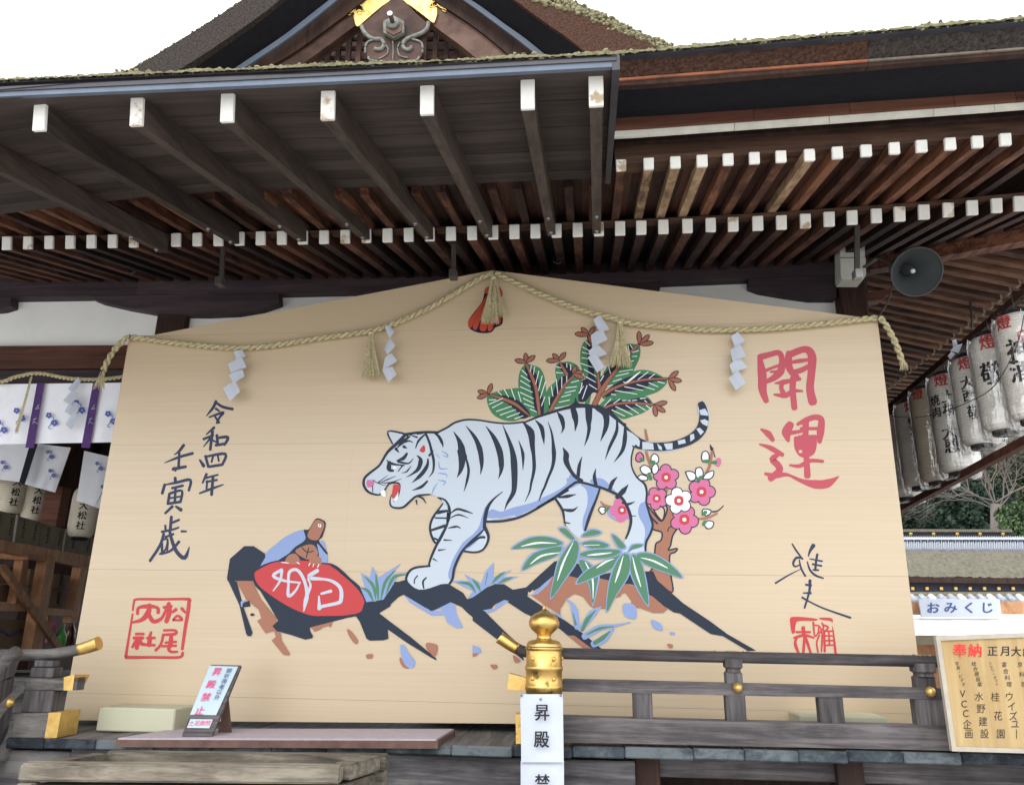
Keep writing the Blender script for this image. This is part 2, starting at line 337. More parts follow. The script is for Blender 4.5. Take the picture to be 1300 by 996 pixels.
def _yl(): _lay[0] += 1; return BY - 0.0009 - _lay[0] * 0.000012
def _emit(grp, col, P2, tris):
    y = _yl(); b = BUF.setdefault(grp, {}); mb = b.setdefault('mb', MB()); cols = b.setdefault('cols', [])
    if col not in cols: cols.append(col)
    mb.add([onY(px, py, y) for px, py in P2], tris, cols.index(col))
GR = 'x'
def fill(col, s, smooth=True, n=4):
    P2 = pts(s) if isinstance(s, str) else s
    if smooth: P2 = catmull(P2, n, True)
    _emit(GR, col, P2, tessellate_polygon([[Vector((x, -y, 0)) for x, y in P2]]))
def line(col, s, w, n=4, smooth=True):
    """brush stroke: w = width or list of widths along the stroke (photo units)"""
    P2 = pts(s) if isinstance(s, str) else s
    if smooth and len(P2) > 2: P2 = catmull(P2, n)
    ws = [w, w] if not isinstance(w, (list, tuple)) else list(w)
    L = [0]
    for a, b in zip(P2, P2[1:]): L.append(L[-1] + math.hypot(b[0] - a[0], b[1] - a[1]))
    T = L[-1] or 1; left = []; right = []
    def wid(t):
        q = t * (len(ws) - 1); i = min(int(q), len(ws) - 2); return lerp(ws[i], ws[i + 1], q - i) / 2
    N = len(P2)
    for i, p in enumerate(P2):
        a, b = P2[max(i - 1, 0)], P2[min(i + 1, N - 1)]; dx, dy = b[0] - a[0], b[1] - a[1]; d = math.hypot(dx, dy) or 1; dx /= d; dy /= d; h = wid(L[i] / T)
        if i == 0 and h > 0.35:
            for k in (1, 2): a_ = math.pi / 2 * k / 3; left.append((p[0] - dx * h * math.cos(a_) - dy * h * math.sin(a_), p[1] - dy * h * math.cos(a_) + dx * h * math.sin(a_))); right.append((p[0] - dx * h * math.cos(a_) + dy * h * math.sin(a_), p[1] - dy * h * math.cos(a_) - dx * h * math.sin(a_)))
        left.append((p[0] - dy * h, p[1] + dx * h)); right.append((p[0] + dy * h, p[1] - dx * h))
        if i == N - 1 and h > 0.35:
            for k in (2, 1): a_ = math.pi / 2 * k / 3; left.append((p[0] + dx * h * math.cos(a_) - dy * h * math.sin(a_), p[1] + dy * h * math.cos(a_) + dx * h * math.sin(a_))); right.append((p[0] + dx * h * math.cos(a_) + dy * h * math.sin(a_), p[1] + dy * h * math.cos(a_) - dx * h * math.sin(a_)))
    n_ = len(left); _emit(GR, col, left + right, [(i, i + 1, n_ + i + 1, n_ + i) for i in range(n_ - 1)])
def flushpaint(name, grp):
    b = BUF[grp]; o = b['mb'].build(name, b['cols'], board, fix=False)
    me = o.data; bm = bmesh.new(); bm.from_mesh(me)
    for f in bm.faces:
        f.normal_update()
        if f.normal.y > 0: f.normal_flip()
    bm.to_mesh(me); bm.free(); return o
NV = 'ink_navy'; WH = 'ink_white'; SH = 'ink_shade'; DK = 'ink_dark'
# ---- painted tassel under the apex
GR = 'tassel'
fill(DK, 'L 350,258 285,300 270,380 240,480 150,600 60,720 45,800 80,860 170,905 280,918 380,900 430,840 500,810 535,760 530,640 500,520 495,430 530,380 520,310 470,258')
fill('ink_orange', 'L 350,262 288,305 278,350 330,360 400,300'); fill('ink_orange', 'L 480,270 520,310 525,360 490,400 450,330')
fill('ink_orange', 'L 250,480 150,620 60,730 48,800 90,840 150,700 230,570 320,380'); fill('ink_orange', 'L 300,440 260,530 160,690 112,830 165,865 240,680 300,560 340,420'); fill('ink_orange', 'L 250,680 210,860 300,870 310,640'); fill('ink_orange', 'L 330,640 325,870 380,870 400,800 390,640'); fill('ink_orange', 'L 440,690 440,790 500,770 500,690')
# ---- palms behind the tiger
GR = 'palm'; _lay[0] = 0
def leaf_bars(bars, w=1.5):
    for b in bars.split('|'): line('ink_paper', b, [1.0, w * 1.4, w * 1.4, 0.8])
G = 'ink_palm'; ST = 'ink_stem'
fill(G, 'N 140,720 135,800 180,890 260,940 350,958 430,940 520,900 500,820 440,670 330,665 250,680')
fill(G, 'N 480,440 430,500 412,600 425,700 470,830 540,915 620,900 680,880 690,800 665,680 650,560 610,480 540,450')
fill(G, 'N 760,440 745,500 750,590 690,650 665,720 680,860 800,825 900,800 1000,760 990,600 960,470 880,420 800,425')
fill(G, 'O 170,225 125,300 118,420 130,480 160,560 180,700 160,790 200,800 240,650 330,700 300,500 250,260')
fill(G, 'O 520,270 420,400 340,500 300,640 400,640 560,560 610,480 655,380 660,290 620,262')
fill(G, 'O 330,720 500,560 620,500 720,495 820,530 900,590 880,640 820,690 740,720 600,760 440,770 340,760')
fill(G, 'O 290,815 380,740 500,745 620,740 720,735 770,790 760,830 690,880 590,915 500,938 420,890 330,850')
fill(DK, 'N 170,735 260,720 380,750 470,820 520,905 440,935 400,870 300,790')
fill(DK, 'N 470,480 520,470 590,560 600,680 640,760 640,890 600,900 560,840 540,740 510,600')
fill(DK, 'N 780,440 860,440 900,520 860,600 760,760 700,850 690,800 740,660 800,560 860,540 790,490')
fill(DK, 'O 180,260 240,330 200,400 240,480 250,560 270,600 280,700 230,700 160,780 100,760 130,600 190,540')
fill(DK, 'O 380,480 560,270 590,300 560,380 480,480 380,600 300,720 240,660 290,580 340,520')
fill(DK, 'O 340,690 520,570 700,530 860,560 900,590 780,600 700,660 600,680 440,700 360,740')
fill(DK, 'O 330,830 420,770 560,760 700,740 760,800 640,800 700,850 600,830 560,860 460,840 400,890')
fill(DK, 'O 0,830 60,790 75,740 100,790 180,800 300,820 400,870 500,960 540,990 440,940 330,850 200,830 100,850')
for s_, w in (('N 160,720 260,750 380,800 470,870 520,912', [2, 3.5, 4, 3, 1]), ('N 480,430 520,520 570,650 590,780 603,895', [3, 3.5, 4, 4, 3]), ('N 915,545 840,620 790,700 740,790 690,880', [2, 3, 3.4, 4, 3.4]), ('N 790,430 820,480 850,535', [2, 3, 4]),
              ('O 190,180 215,260', [3, 5]), ('O 275,510 285,600 300,690', [3, 3, 5]), ('O 640,270 560,350 440,500 370,590 300,700 250,800', [3, 3.4, 3.6, 4, 6, 6]), ('O 320,720 420,660 560,610 720,580 900,572', [4, 3, 2.6, 2.4, 2.2]), ('O 330,840 420,805 560,790 700,800 790,808', [2.6, 2.4, 2.4, 2.4, 2.4])):
    line(DK, s_, [q + 1.4 for q in w]); line(ST, s_, w)
leaf_bars('N 230,688 262,722|N 287,672 325,738|N 350,668 385,765|N 412,690 438,782|N 150,765 210,762|N 150,803 272,750|N 178,835 275,785|N 215,868 350,822|N 250,900 388,852|N 310,922 425,880|N 382,935 455,908')
leaf_bars('N 445,495 492,540|N 438,545 520,598|N 432,590 520,645|N 430,645 540,695|N 432,697 548,752|N 458,750 550,795|N 465,798 555,832|N 520,848 578,872|N 530,455 522,510|N 560,465 550,535|N 598,505 570,622|N 628,548 595,680|N 658,600 610,750|N 652,738 622,818')
leaf_bars('N 755,465 800,475|N 755,517 815,522|N 850,435 852,470|N 885,445 885,495|N 755,580 770,708|N 805,560 805,655|N 850,550 850,600|N 710,640 725,730|N 690,738 695,808|N 958,590 890,608|N 938,645 840,655|N 928,678 835,700|N 885,715 805,738|N 875,765 780,785|N 960,705 1000,640|N 820,828 740,838')
leaf_bars('O 165,235 205,278|O 140,288 228,335|O 138,335 200,352|O 132,385 210,395|O 125,435 230,470|O 155,490 262,552|O 170,555 258,605|O 200,625 270,670|O 135,610 115,700|O 180,635 138,755|O 320,500 305,540|O 330,545 300,595|O 370,440 390,525|O 350,450 340,500',1.6)
leaf_bars('O 570,265 590,300|O 550,275 565,360|O 645,320 590,335|O 630,370 590,372|O 600,410 560,420|O 590,490 470,510|O 555,522 440,550|O 490,575 415,598|O 410,630 365,640|O 730,512 640,580|O 660,510 540,605 510,600|O 790,530 740,570|O 820,600 880,615|O 740,610 820,645|O 630,625 790,672|O 520,645 680,678|O 435,680 630,712|O 400,712 440,718', 1.7)
leaf_bars('O 395,755 335,820|O 475,757 420,795|O 500,770 535,768|O 550,770 575,770|O 590,770 630,765|O 660,752 710,748|O 440,825 590,898|O 530,812 645,885|O 620,805 710,860|O 405,855 520,910|O 715,815 755,845|O 700,770 720,785', 1.7)
def bud(cx, cy, petals):
    for px, py, r in petals:
        dx, dy = px - cx, py - cy; L = math.hypot(dx, dy); ux, uy = dx / L, dy / L
        for col, k in ((DK, 1.3), (ST, 0.0)):
            R = r + k - 0.3; P = [(cx - ux * k, cy - uy * k), (cx + dx * .45 - uy * R * .8, cy + dy * .45 + ux * R * .8), (px - uy * R * .8, py + ux * R * .8), (px + ux * R, py + uy * R), (px + uy * R * .8, py - ux * R * .8), (cx + dx * .45 + uy * R * .8, cy + dy * .45 - ux * R * .8)]
            fill(col, P)
def pb(s): return pts(s)
for c_, ps in (('N 140,712', 'N 165,640|N 70,690|N 65,740'), ('N 485,425', 'N 480,365|N 545,380|N 405,410'), ('N 780,410', 'N 740,365|N 825,355|N 690,410'), ('N 905,530', 'N 925,480|N 975,515|N 985,560'),
               ('O 195,180', 'O 145,130|O 235,125|O 95,170|O 215,235'), ('O 655,265', 'O 650,170|O 725,195|O 755,250'), ('O 915,575', 'O 985,520|O 1010,590|O 965,660'), ('O 785,810', 'O 880,790|O 865,860|O 800,890')):
    c_ = pb(c_)[0]; bud(*c_, [(*pb(q)[0], 2.9) for q in ps.split('|')])
# ---- plum tree
GR = 'plum'; BR = 'ink_brown'
def outl(col, lc, s, w=1.6, smooth=True): fill(col, s, smooth); P2 = pts(s); line(lc, P2 + [P2[0]], w, smooth=smooth)
line(BR, 'Q 500,90 515,150 540,220', [3.4, 4, 3.4]); line(BR, 'C 740,212 750,270', [3, 4]); line(BR, 'Q 90,545 130,580 200,595', [2, 4, 3])
outl(BR, NV, 'Q 500,560 560,640 640,720 690,620 680,575 730,580 735,640 780,650 760,690 790,760 740,850 720,940 700,980 780,965 760,1000 P 880,210 885,300 895,385 840,360 780,310 P 800,260 Q 580,980 590,920 635,890 640,820 560,790 500,700', 2.0)
outl('board_face', NV, 'Q 560,605 600,590 640,590 665,620 660,680 640,712 600,670', 2.0)
line(NV, 'Q 540,660 560,700 600,740', [1, 2.4, 2.4]); line(NV, 'Q 765,765 710,775 695,812', 1.4)
line(BR, 'Q 1100,60 1085,150 1070,230 1040,285', [2.4, 4, 4, 3.4]); line(NV, 'Q 1078,30 1092,70', [1, 4]); line(NV, 'Q 1105,80 1120,140', [1, 1.6])
line(BR, 'Q 950,700 1050,690 1140,650', [3, 4, 2.5]); line(NV, 'Q 1100,635 1150,625 1198,580', [2, 1.6, 1.2])
fill(BR, 'Q 620,420 690,425 700,450 680,465 640,450')
def flower(cx, cy, r, pet, core='ink_red', rot=0.3, halo=NV, squash=1.0):
    for k, (col, g_) in enumerate(((halo, 1.3), (pet, 0))):
        for i in range(5):
            a = rot + i * 2 * math.pi / 5; x, y = cx + math.cos(a) * r * .62, cy + math.sin(a) * r * .62 * squash; q = r * .42 + g_
            fill(col, [(x + math.cos(b) * q, y + math.sin(b) * q) for b in [j * math.pi / 4 for j in range(8)]], n=2)
    for col, q in (('ink_red', .40), ('ink_paper', .15)):
        fill(col, [(cx + math.cos(b) * r * q * (1.1 if j % 2 else .95), cy + math.sin(b) * r * q) for j, b in enumerate([j * math.pi / 4 for j in range(8)])], n=2)
for x, y, r, p, ro in ((680, 325, 15.5, 'ink_pink', .9), (595, 515, 13.5, 'ink_pink', .5), (1000, 455, 16.5, 'ink_pink', 1.25), (845, 705, 17, 'ink_pink', .2), (795, 535, 16, 'ink_paper', .7)):
    c_ = pts('Q %f,%f' % (x, y))[0]; flower(*c_, r, p, rot=ro)
def petal(s, col='ink_paper', w=1.5): outl(col, NV, s, w)
petal('Q 415,115 445,98 475,130 470,170 430,185 405,160', 'ink_pink'); petal('Q 545,140 570,112 605,130 612,180 575,205 545,190'); petal('Q 555,225 590,200 612,240 600,280 570,295 552,265')
petal('Q 445,240 480,215 530,235 545,280 500,300 460,280'); petal('Q 420,325 455,300 510,320 505,350 450,350'); petal('Q 1000,150 1010,100 1045,90 1068,125 1060,180 1015,185')
fill('ink_pink', 'Q 1130,160 1165,150 1178,185 1160,228 1125,215'); petal('Q 855,275 900,270 945,295 940,345 890,350'); petal('Q 950,245 990,235 1015,280 1000,325 960,330 945,290'); petal('Q 1010,340 1040,290 1105,265 1105,310 1070,340')
petal('Q 1005,640 1020,610 1080,620 1080,650 1040,670'); petal('Q 1020,740 1060,715 1108,730 1095,775 1050,785'); petal('Q 70,620 90,590 130,600 130,640 100,655')
for s_ in ('Q 450,160 470,165', 'Q 540,180 570,190', 'Q 525,290 540,335', 'Q 1020,178 1060,180', 'Q 1095,190 1125,190', 'Q 965,345 995,325', 'Q 1010,660 1035,640', 'Q 1015,750 1030,730', 'Q 130,620 160,610'): line(G, s_, [3.5, 5])
GR = 'plum2'; c_ = pts('Q 282,620')[0]; fill(SH, 'Q 150,640 210,560 230,520 290,540 330,620 330,700 270,728 200,700'); flower(*c_, 14, 'ink_pink', rot=.5, halo='ink_pink')
# ---- rocks, the red tablet and the turtle-like rider
GR = 'rock'
fill(BR, 'E 92,450 185,450 240,560 330,670 330,740 355,760 360,800 410,880 400,890 370,885 300,800 325,780 315,745 265,760 215,685 240,670 225,620 150,560', False)
fill(BR, 'E 530,720 660,690 650,725 635,715 600,725 590,735 555,750', False)
fill(SH, 'E 240,370 265,290 330,230 400,180 500,150 520,250 600,210 625,280 620,360 500,350')
fill(NV, 'E 55,320 140,245 195,245 262,290 265,310 235,360 200,420 210,450 40,450 38,430', False)
fill(NV, 'E 40,440 95,455 115,530 140,620 188,755 180,775 160,775 150,760 110,590', False); fill(NV, 'E 115,585 170,565 175,600 140,605', False); fill(NV, 'E 175,645 190,640 200,652 180,656')
fill(SH, 'E 120,600 118,570 150,565 130,585 128,605', False)
fill(NV, 'E 200,430 240,500 290,600 340,680 310,715 330,745 430,770 500,795 545,785 540,765 520,735 530,715 660,690 800,655 860,600 860,570 910,570 960,545 1005,490 1020,462 1090,450 S 516,738 520,734 D 80,590 180,590 300,600 350,605 440,660 460,700 520,660 600,610 700,605 755,640 790,630 900,540 1020,460 1100,450 P 440,250 560,310 700,350 780,290 880,370 940,420 1150,590 1290,672 1250,672 1165,615 1080,590 930,490 820,445 700,355 560,320 440,300 310,310 230,380 190,400 270,470 360,520 540,650 520,690 430,620 350,575 200,500 0,490', False) if False else None
# left ledge and its legs
fill(NV, 'E 195,430 250,500 330,570 450,640 560,662 700,665 820,640 850,575 850,530 800,480 870,570 910,572 960,550 1000,495 1025,462 1100,440 1200,480 1300,500 1300,560 1240,628 1085,528 1050,545 1005,585 1000,600 935,640 990,735 985,700 1270,905 1272,918 1230,895 985,735 990,790 960,800 880,802 860,790 820,690 795,655 660,690 525,725 528,745 545,775 540,787 500,796 420,770 330,745 305,715 340,685 290,600 240,520', False)
fill(NV, 'E 935,640 1000,690 1120,780 1240,880 1272,915 1230,895 1100,815 985,735', False)
fill(SH, 'E 1085,525 1130,545 1240,628 1300,610 S 560,775 D 245,770 350,720 390,740 400,800 440,880 400,885 340,850 320,800 240,805 150,750 100,720 70,680', False)
fill(NV, 'D 0,590 80,590 180,640 300,600 350,605 440,660 465,700 500,690 560,640 640,605 700,605 755,640 840,625 1020,460 1110,480 1150,540 1100,560 970,600 900,640 845,680 950,750 1000,790 U 470,95 600,190 690,265 635,262 545,200 510,195 430,130 D 1020,875 920,830 830,790 700,705 640,735 620,760 570,770 600,800 700,900 850,1040 800,1060 620,910 470,790 430,750 360,720 300,750 245,775 200,755 50,665 0,700', False)
fill(NV, 'U 0,0 60,60 150,170 260,260 275,330 150,230 0,115', False)
fill(SH, 'D 565,770 640,760 650,735 700,705 730,712 640,775 600,790', False)
fill('board_face', 'D 860,620 850,670 880,680 890,650', False)
fill(NV, 'P 200,390 180,370 330,235 440,250 560,300 600,290 800,285 820,330 900,400 945,440 1080,530 1160,590 1300,670 1260,672 1165,615 1140,600 1080,590 930,490 900,485 800,420 700,350 520,330 300,300', False)
fill(BR, 'P 205,400 250,380 310,310 380,305 440,320 540,320 700,355 800,410 870,470 850,488 800,488 740,465 690,460 695,430 665,390 650,395 640,410 600,420 590,470 510,465 490,450 460,410 420,395 380,420 350,470 350,497 280,455', False)
fill(SH, 'P 205,405 270,345 310,312 290,350 240,395', False)
fill(SH, 'P 280,470 320,485 355,500 352,508 330,500 D 1100,845 1000,780', False)
fill(BR, 'U 510,195 545,195 635,262 590,262', False); fill(BR, 'U 218,300 258,330 235,342 222,330')
fill(NV, 'E 190,415 220,370 330,330 480,322 600,342 660,350 720,390 812,485 858,560 850,615 825,648 740,668 620,672 520,668 400,622 285,550 205,480')
fill('ink_red', 'E 200,410 230,380 330,338 480,330 600,350 650,360 700,400 800,490 845,560 840,600 820,635 740,652 620,656 520,650 400,600 290,530 220,470')
line(NV, 'E 650,360 740,420 830,500 850,560', [1, 2, 3])
for s_, w in (('E 360,385 310,420 380,450 470,460', [4, 4, 3, 2]), ('E 362,388 350,450 310,508', [3.5, 3, 1.5]), ('E 400,470 405,400 450,385 490,440 510,530 490,625', [3, 4, 4, 4, 5, 2]), ('E 400,470 400,540 440,510 465,465', [3, 4, 3, 2]),
              ('E 570,390 520,430 640,445 705,490 710,560 690,580 600,600 580,610', [5, 5, 3, 4.5, 5, 4, 4]), ('E 580,540 582,612', [2, 5]), ('E 595,525 650,510', [3, 4]), ('E 515,440 530,480 500,560 492,620', [2, 3.5, 4, 2])): line(WH, s_, w)
fill(SH, 'U 0,245 40,260 48,285 20,292 0,288', False); fill(BR, 'U 0,290 35,290 20,305 0,310', False); fill(BR, 'U 98,350 130,352 132,370 115,377 98,362')
for s_ in ('E 745,735 770,745 810,800 795,822 760,780', 'E 858,885 895,880 893,905 865,908', 'E 1215,815 1275,825 1280,860 1262,895 1215,850', 'E 1060,900 1110,962 1080,960 1058,930', 'U 1045,238 1072,245 1070,262 1048,255'): fill(BR, s_)
for s_ in ('E 1060,830 1085,830 1110,875 1145,920 1140,955 1110,962 1080,930 1065,890', 'U 808,25 870,35 875,105 815,90', 'U 960,110 1005,130 1020,165 990,165 962,140', 'U 1058,175 1085,180 1080,192 1062,190'): fill(SH, s_)
fill(BR, 'P 870,640 893,640 895,655 880,658')
# rider
GR = 'rider'
fill(NV, 'E 490,150 520,145 560,85 600,90 620,115 600,190 580,215 628,280 620,290 570,230 580,300 560,330 500,330 470,330 340,335 400,290 440,250 500,205')
fill(BR, 'E 565,90 600,100 612,125 590,180 570,210 530,205 512,180 540,120'); fill(BR, 'E 500,240 550,240 575,290 540,320 500,320 440,275')
fill(BR, 'E 380,335 400,300 440,290 468,325 450,350 400,350'); fill(BR, 'E 520,330 560,305 592,315 590,360 540,350'); line(NV, 'E 480,255 510,280 545,275', 1.4); line(NV, 'E 520,255 505,310', 1.4)
fill('ink_paper', 'E 575,115 592,118 590,134 576,130'); fill(NV, 'E 580,118 586,120 584,128 579,126')
for s_ in ('E 360,340 400,345', 'E 450,340 465,350', 'E 520,360 528,345', 'E 545,365 550,350', 'E 572,370 580,352'): line('ink_paper', s_, [1, 2.4, 1])
# ---- grass tufts and bamboo leaves
GR = 'grass'; GN = 'ink_green'
def tuft(outline_, blades):
    fill(SH, outline_, False)
    for b in blades: line(GN, b, [1.2, 4, 4, 1])
tuft('E 820,480 860,520 825,400 880,430 895,365 930,430 1065,345 1010,410 1105,400 1040,430 1000,500 960,560 860,575', ('E 830,490 870,510 900,570', 'E 850,425 900,480 915,560', 'E 915,410 925,500 930,565', 'E 1025,390 970,460 945,560', 'E 1090,412 1020,430 975,530'))
GR = 'tuft2'
tuft('D 370,585 430,580 480,590 445,540 520,580 555,600 585,520 635,465 630,560 750,512 690,560 795,555 690,600 620,605 500,690 470,695 500,650', ('D 405,595 480,605 520,660', 'D 500,575 530,610 550,650', 'D 595,535 580,610', 'D 705,528 660,560 625,600', 'D 755,562 700,580 665,600'))
GR = 'tuft3'
for b_, w_ in (('U 500,0 540,40 560,150', [1, 9, 7]), ('U 690,40 640,80 590,150 575,160', [1, 10, 9, 6]), ('U 845,125 760,142 680,155 600,200', [1, 4, 9, 8]), ('U 755,160 700,215 650,240', [3, 10, 9])): line(SH, b_, w_)
for b_, w_ in (('U 538,75 552,135', [1, 3, 3]), ('U 660,60 615,110 588,165', [1, 6, 4]), ('U 755,147 680,158 612,190', [1, 4, 1.5]), ('U 738,170 700,205 655,235', [1, 6, 5])): line(GN, b_, w_)
GR = 'bamboo'
def bamboo(outl_, vein=None):
    P2 = pts(outl_); cx = sum(p[0] for p in P2) / len(P2); cy = sum(p[1] for p in P2) / len(P2)
    fill(SH, [(p[0] + (p[0] - cx) * 2.6 / (math.hypot(p[0] - cx, p[1] - cy) + 1) , p[1] + (p[1] - cy) * 2.6 / (math.hypot(p[0] - cx, p[1] - cy) + 1)) for p in P2]); return P2, vein
def bamboos(L):
    R = [bamboo(*l) for l in L]
    for P2, v in R:
        fill(GN, P2)
        if v: line('ink_paper', v, [0.8, 2.6, 2, 0.6])
bamboos([('P 115,175 200,125 290,120 360,150 280,172 190,172', 'P 160,165 240,148 330,150'), ('P 165,280 220,200 350,165 330,210 240,245', 'P 205,250 260,210 350,195'), ('P 345,85 375,80 425,135 400,130', None),
         ('P 455,115 500,85 545,95 520,110', None), ('P 455,150 520,138 585,160 520,180', 'P 465,160 540,158')])
bamboos([('P 305,415 320,320 350,220 410,140 438,160 425,240 380,310', 'P 335,330 365,240 412,145'), ('P 505,445 490,350 440,240 480,240 530,300 525,360', 'P 470,240 505,320 508,420'), ('P 440,205 520,180 640,185 600,215 520,222', 'P 480,208 560,200 600,195')])
bamboos([('P 430,345 480,280 600,220 640,200 600,270 520,310', 'P 525,270 570,240 610,225'), ('P 575,480 585,360 610,270 650,205 685,215 680,300 620,400', 'P 615,340 635,280 655,210'), ('P 775,450 720,360 690,280 700,205 740,240 765,340', 'P 740,360 715,280 700,215'),
         ('P 940,315 860,290 760,250 720,205 790,200 880,250', 'P 870,270 800,235 740,220'), ('P 600,110 625,120 665,165 640,175 620,150', None), ('P 680,195 700,160 745,155 740,168 700,180', None)])
# ---- the tiger
GR = 'tiger'
LEGF = 'D 300,100 250,180 230,240 240,300 270,345 300,340 350,200 345,120 310,80'
fill(WH, LEGF); line(NV, 'A 580,820 D 345,110 350,200 310,280 270,345 240,300 230,240 250,180 300,110 310,95', [2, 3, 3, 3, 3, 3, 3, 2])
BODY = ('A 230,362 345,385 362,398 430,378 500,370 570,370 620,345 690,305 750,288 800,284 870,290 950,303 1030,310 1100,308 1165,302 C 20,170 100,137 180,110 250,88 320,75 400,72 470,82 510,100 560,140 610,180 650,222 700,262 735,280 '
        '800,285 880,282 950,265 1010,235 1045,200 1058,150 1048,90 1055,45 1080,42 1105,75 1118,120 1112,180 1085,235 1040,275 980,310 920,330 860,340 790,338 720,330 672,312 658,370 660,430 690,490 735,530 748,580 745,640 765,710 780,770 770,820 745,870 740,925 '
        '600,935 615,870 640,800 655,740 640,670 600,610 550,580 500,560 470,558 430,660 385,800 350,850 285,790 265,750 250,680 205,612 100,672 0,715 A 1200,925 1100,955 1000,967 D 590,212 600,280 600,330 570,385 520,403 440,395 420,420 390,490 370,570 355,600 '
        '300,605 230,630 160,640 110,612 80,570 95,530 140,500 220,490 240,440 270,350 310,280 350,200 345,120 310,80 A 580,820 520,797 430,808 380,840 330,885 262,885 243,850 255,810 262,745 285,720 240,725 215,760 215,810 180,790 160,800 100,785 70,750 62,700 100,660 160,610 190,560 230,500 265,450')
fill(WH, BODY, True, 2)
# soft grey-blue shading
fill(SH, 'A 910,960 940,900 1000,915 1030,910 1100,885 1200,860 1300,825 K 300,810 420,760 540,690 575,640 600,580 670,640 700,660 440,790 250,900 100,960 0,985 0,970 A 1180,930 1100,950')
fill(SH, 'D 585,110 560,170 540,240 500,290 440,340 400,400 370,460 345,540 360,580 390,490 425,420 450,395 520,340 570,260')
fill(SH, 'K 690,675 740,720 755,800 745,880 710,990 C 372,800 390,800 430,680 470,560 400,530'); fill(SH, 'C 415,520 440,495 490,500 530,535 570,580 590,600 500,565')
fill(SH, 'Q 490,540 450,560 428,620 440,690 480,760 490,830 478,930 490,985 C 755,860 775,810 765,720 745,650 745,600')
fill(SH, 'C 275,495 350,520 300,545'); 
for s_ in ('A 560,520 585,545', 'A 600,500 635,520 640,540 610,530', 'A 580,575 590,620 640,620', 'A 575,650 630,660 635,680', 'A 575,700 625,710 610,735', 'A 570,720 545,760 530,800'): line(SH, s_, [1, 2.2, 1])
# outline
line(NV, 'A 262,450 230,365 345,382 365,400', [2, 2, 2.4, 2.4]); line(NV, 'A 575,370 640,337 690,305 750,288 800,284 870,290 950,303 1030,310 1100,308 1165,300 C 20,170 100,137 180,110 250,88 320,75 400,72 470,82 510,100 560,140 610,180 650,222 700,262 735,280', [2.6, 2.6, 2.2, 2.2, 2.2, 3, 4, 4, 4, 3, 3.4])
line(NV, 'A 345,385 430,374 500,370 575,372', 3.2); line(NV, 'A 350,388 300,440 230,505 190,570 165,605 100,655 68,690 65,735 95,780 155,800 185,790 215,757', [4, 4.5, 4, 3.2, 2.8, 3, 3.2, 3.6, 3, 2, 2])
line(NV, 'A 215,755 240,722 290,718 312,735 305,790 288,835 270,845', [1.5, 2.2, 2.2, 2.2, 2, 1]); line(NV, 'A 255,800 244,850 262,885 330,887 385,842 430,808 520,797', [1, 2.2, 2.6, 2.8, 2.6, 2.6, 1.8])
line(NV, 'A 575,820 620,835 650,880 655,930 640,990 D 345,150 340,220 300,310 270,360 235,440 222,488', [2, 3, 3.2, 3.4, 3, 3, 3.4, 2.6])
line(NV, 'D 228,490 140,500 98,525 78,570 90,605', [2.6, 3, 3.2, 3]); line(NV, 'D 355,600 372,570 385,500 425,410 470,355 530,300 570,260', [3, 3.4, 3.4, 3, 3.4, 2])
line(NV, 'D 690,20 640,60 600,110 580,180 575,250', [1, 2.4, 4.5, 5, 4]); line(NV, 'D 575,240 600,300 590,350 560,390 510,403 440,395', [5, 3.4, 2.6, 2.4, 2.6]); fill(NV, 'D 440,380 490,340 540,305 575,300 580,315 540,320 470,370')
line(NV, 'D 590,208 690,205 800,180 900,130 1000,70 1110,8 C 100,672 205,608 300,540 350,518 470,550', [3, 3, 3, 2.6, 2.6, 3, 3, 3.4, 3])
line(NV, 'C 205,610 250,680 262,740 268,775', [3, 3.4, 3, 1]); line(NV, 'C 472,555 450,620 425,680 400,750 385,800', [2.4, 3, 3.6, 4, 3]); line(NV, 'C 465,545 540,575 600,610 640,680 655,740 645,800 625,850', [3, 3.4, 3.6, 3.6, 4, 3.4, 2.4])
line(NV, 'C 672,312 658,370 660,430 690,490 735,530 748,580 745,640 765,710 782,770 770,820 745,870 740,925', [2, 2, 2, 2.4, 3, 2.6, 2.4, 3, 3, 3, 2.6])
line(NV, 'D 150,552 132,575 130,600', 1.6); line(NV, 'D 205,565 185,590 190,630', [2, 2.6, 2])
# tail: dark with pale patches
line(NV, 'C 700,300 780,310 870,308 950,290 1020,258 1068,210 1085,150 1080,90 1070,62', [10, 10.5, 11, 11, 12, 13, 13, 12, 9])
for s_ in ('C 722,280 785,290 790,328 722,325', 'C 808,290 835,310 838,332 820,325', 'C 848,292 900,288 900,325 865,328', 'C 930,275 972,265 978,288 935,298', 'C 1003,240 1025,233 1030,262 1005,280', 'C 1040,205 1060,198 1085,222 1065,242', 'C 1062,155 1090,148 1112,160 1105,190 1075,175', 'C 1058,95 1092,85 1110,115 1108,128 1065,122'): fill(WH, s_, False)
line(NV, 'C 665,305 690,312 705,290', 2); fill(WH, 'C 632,215 700,262 703,310 680,295 667,305 655,270')
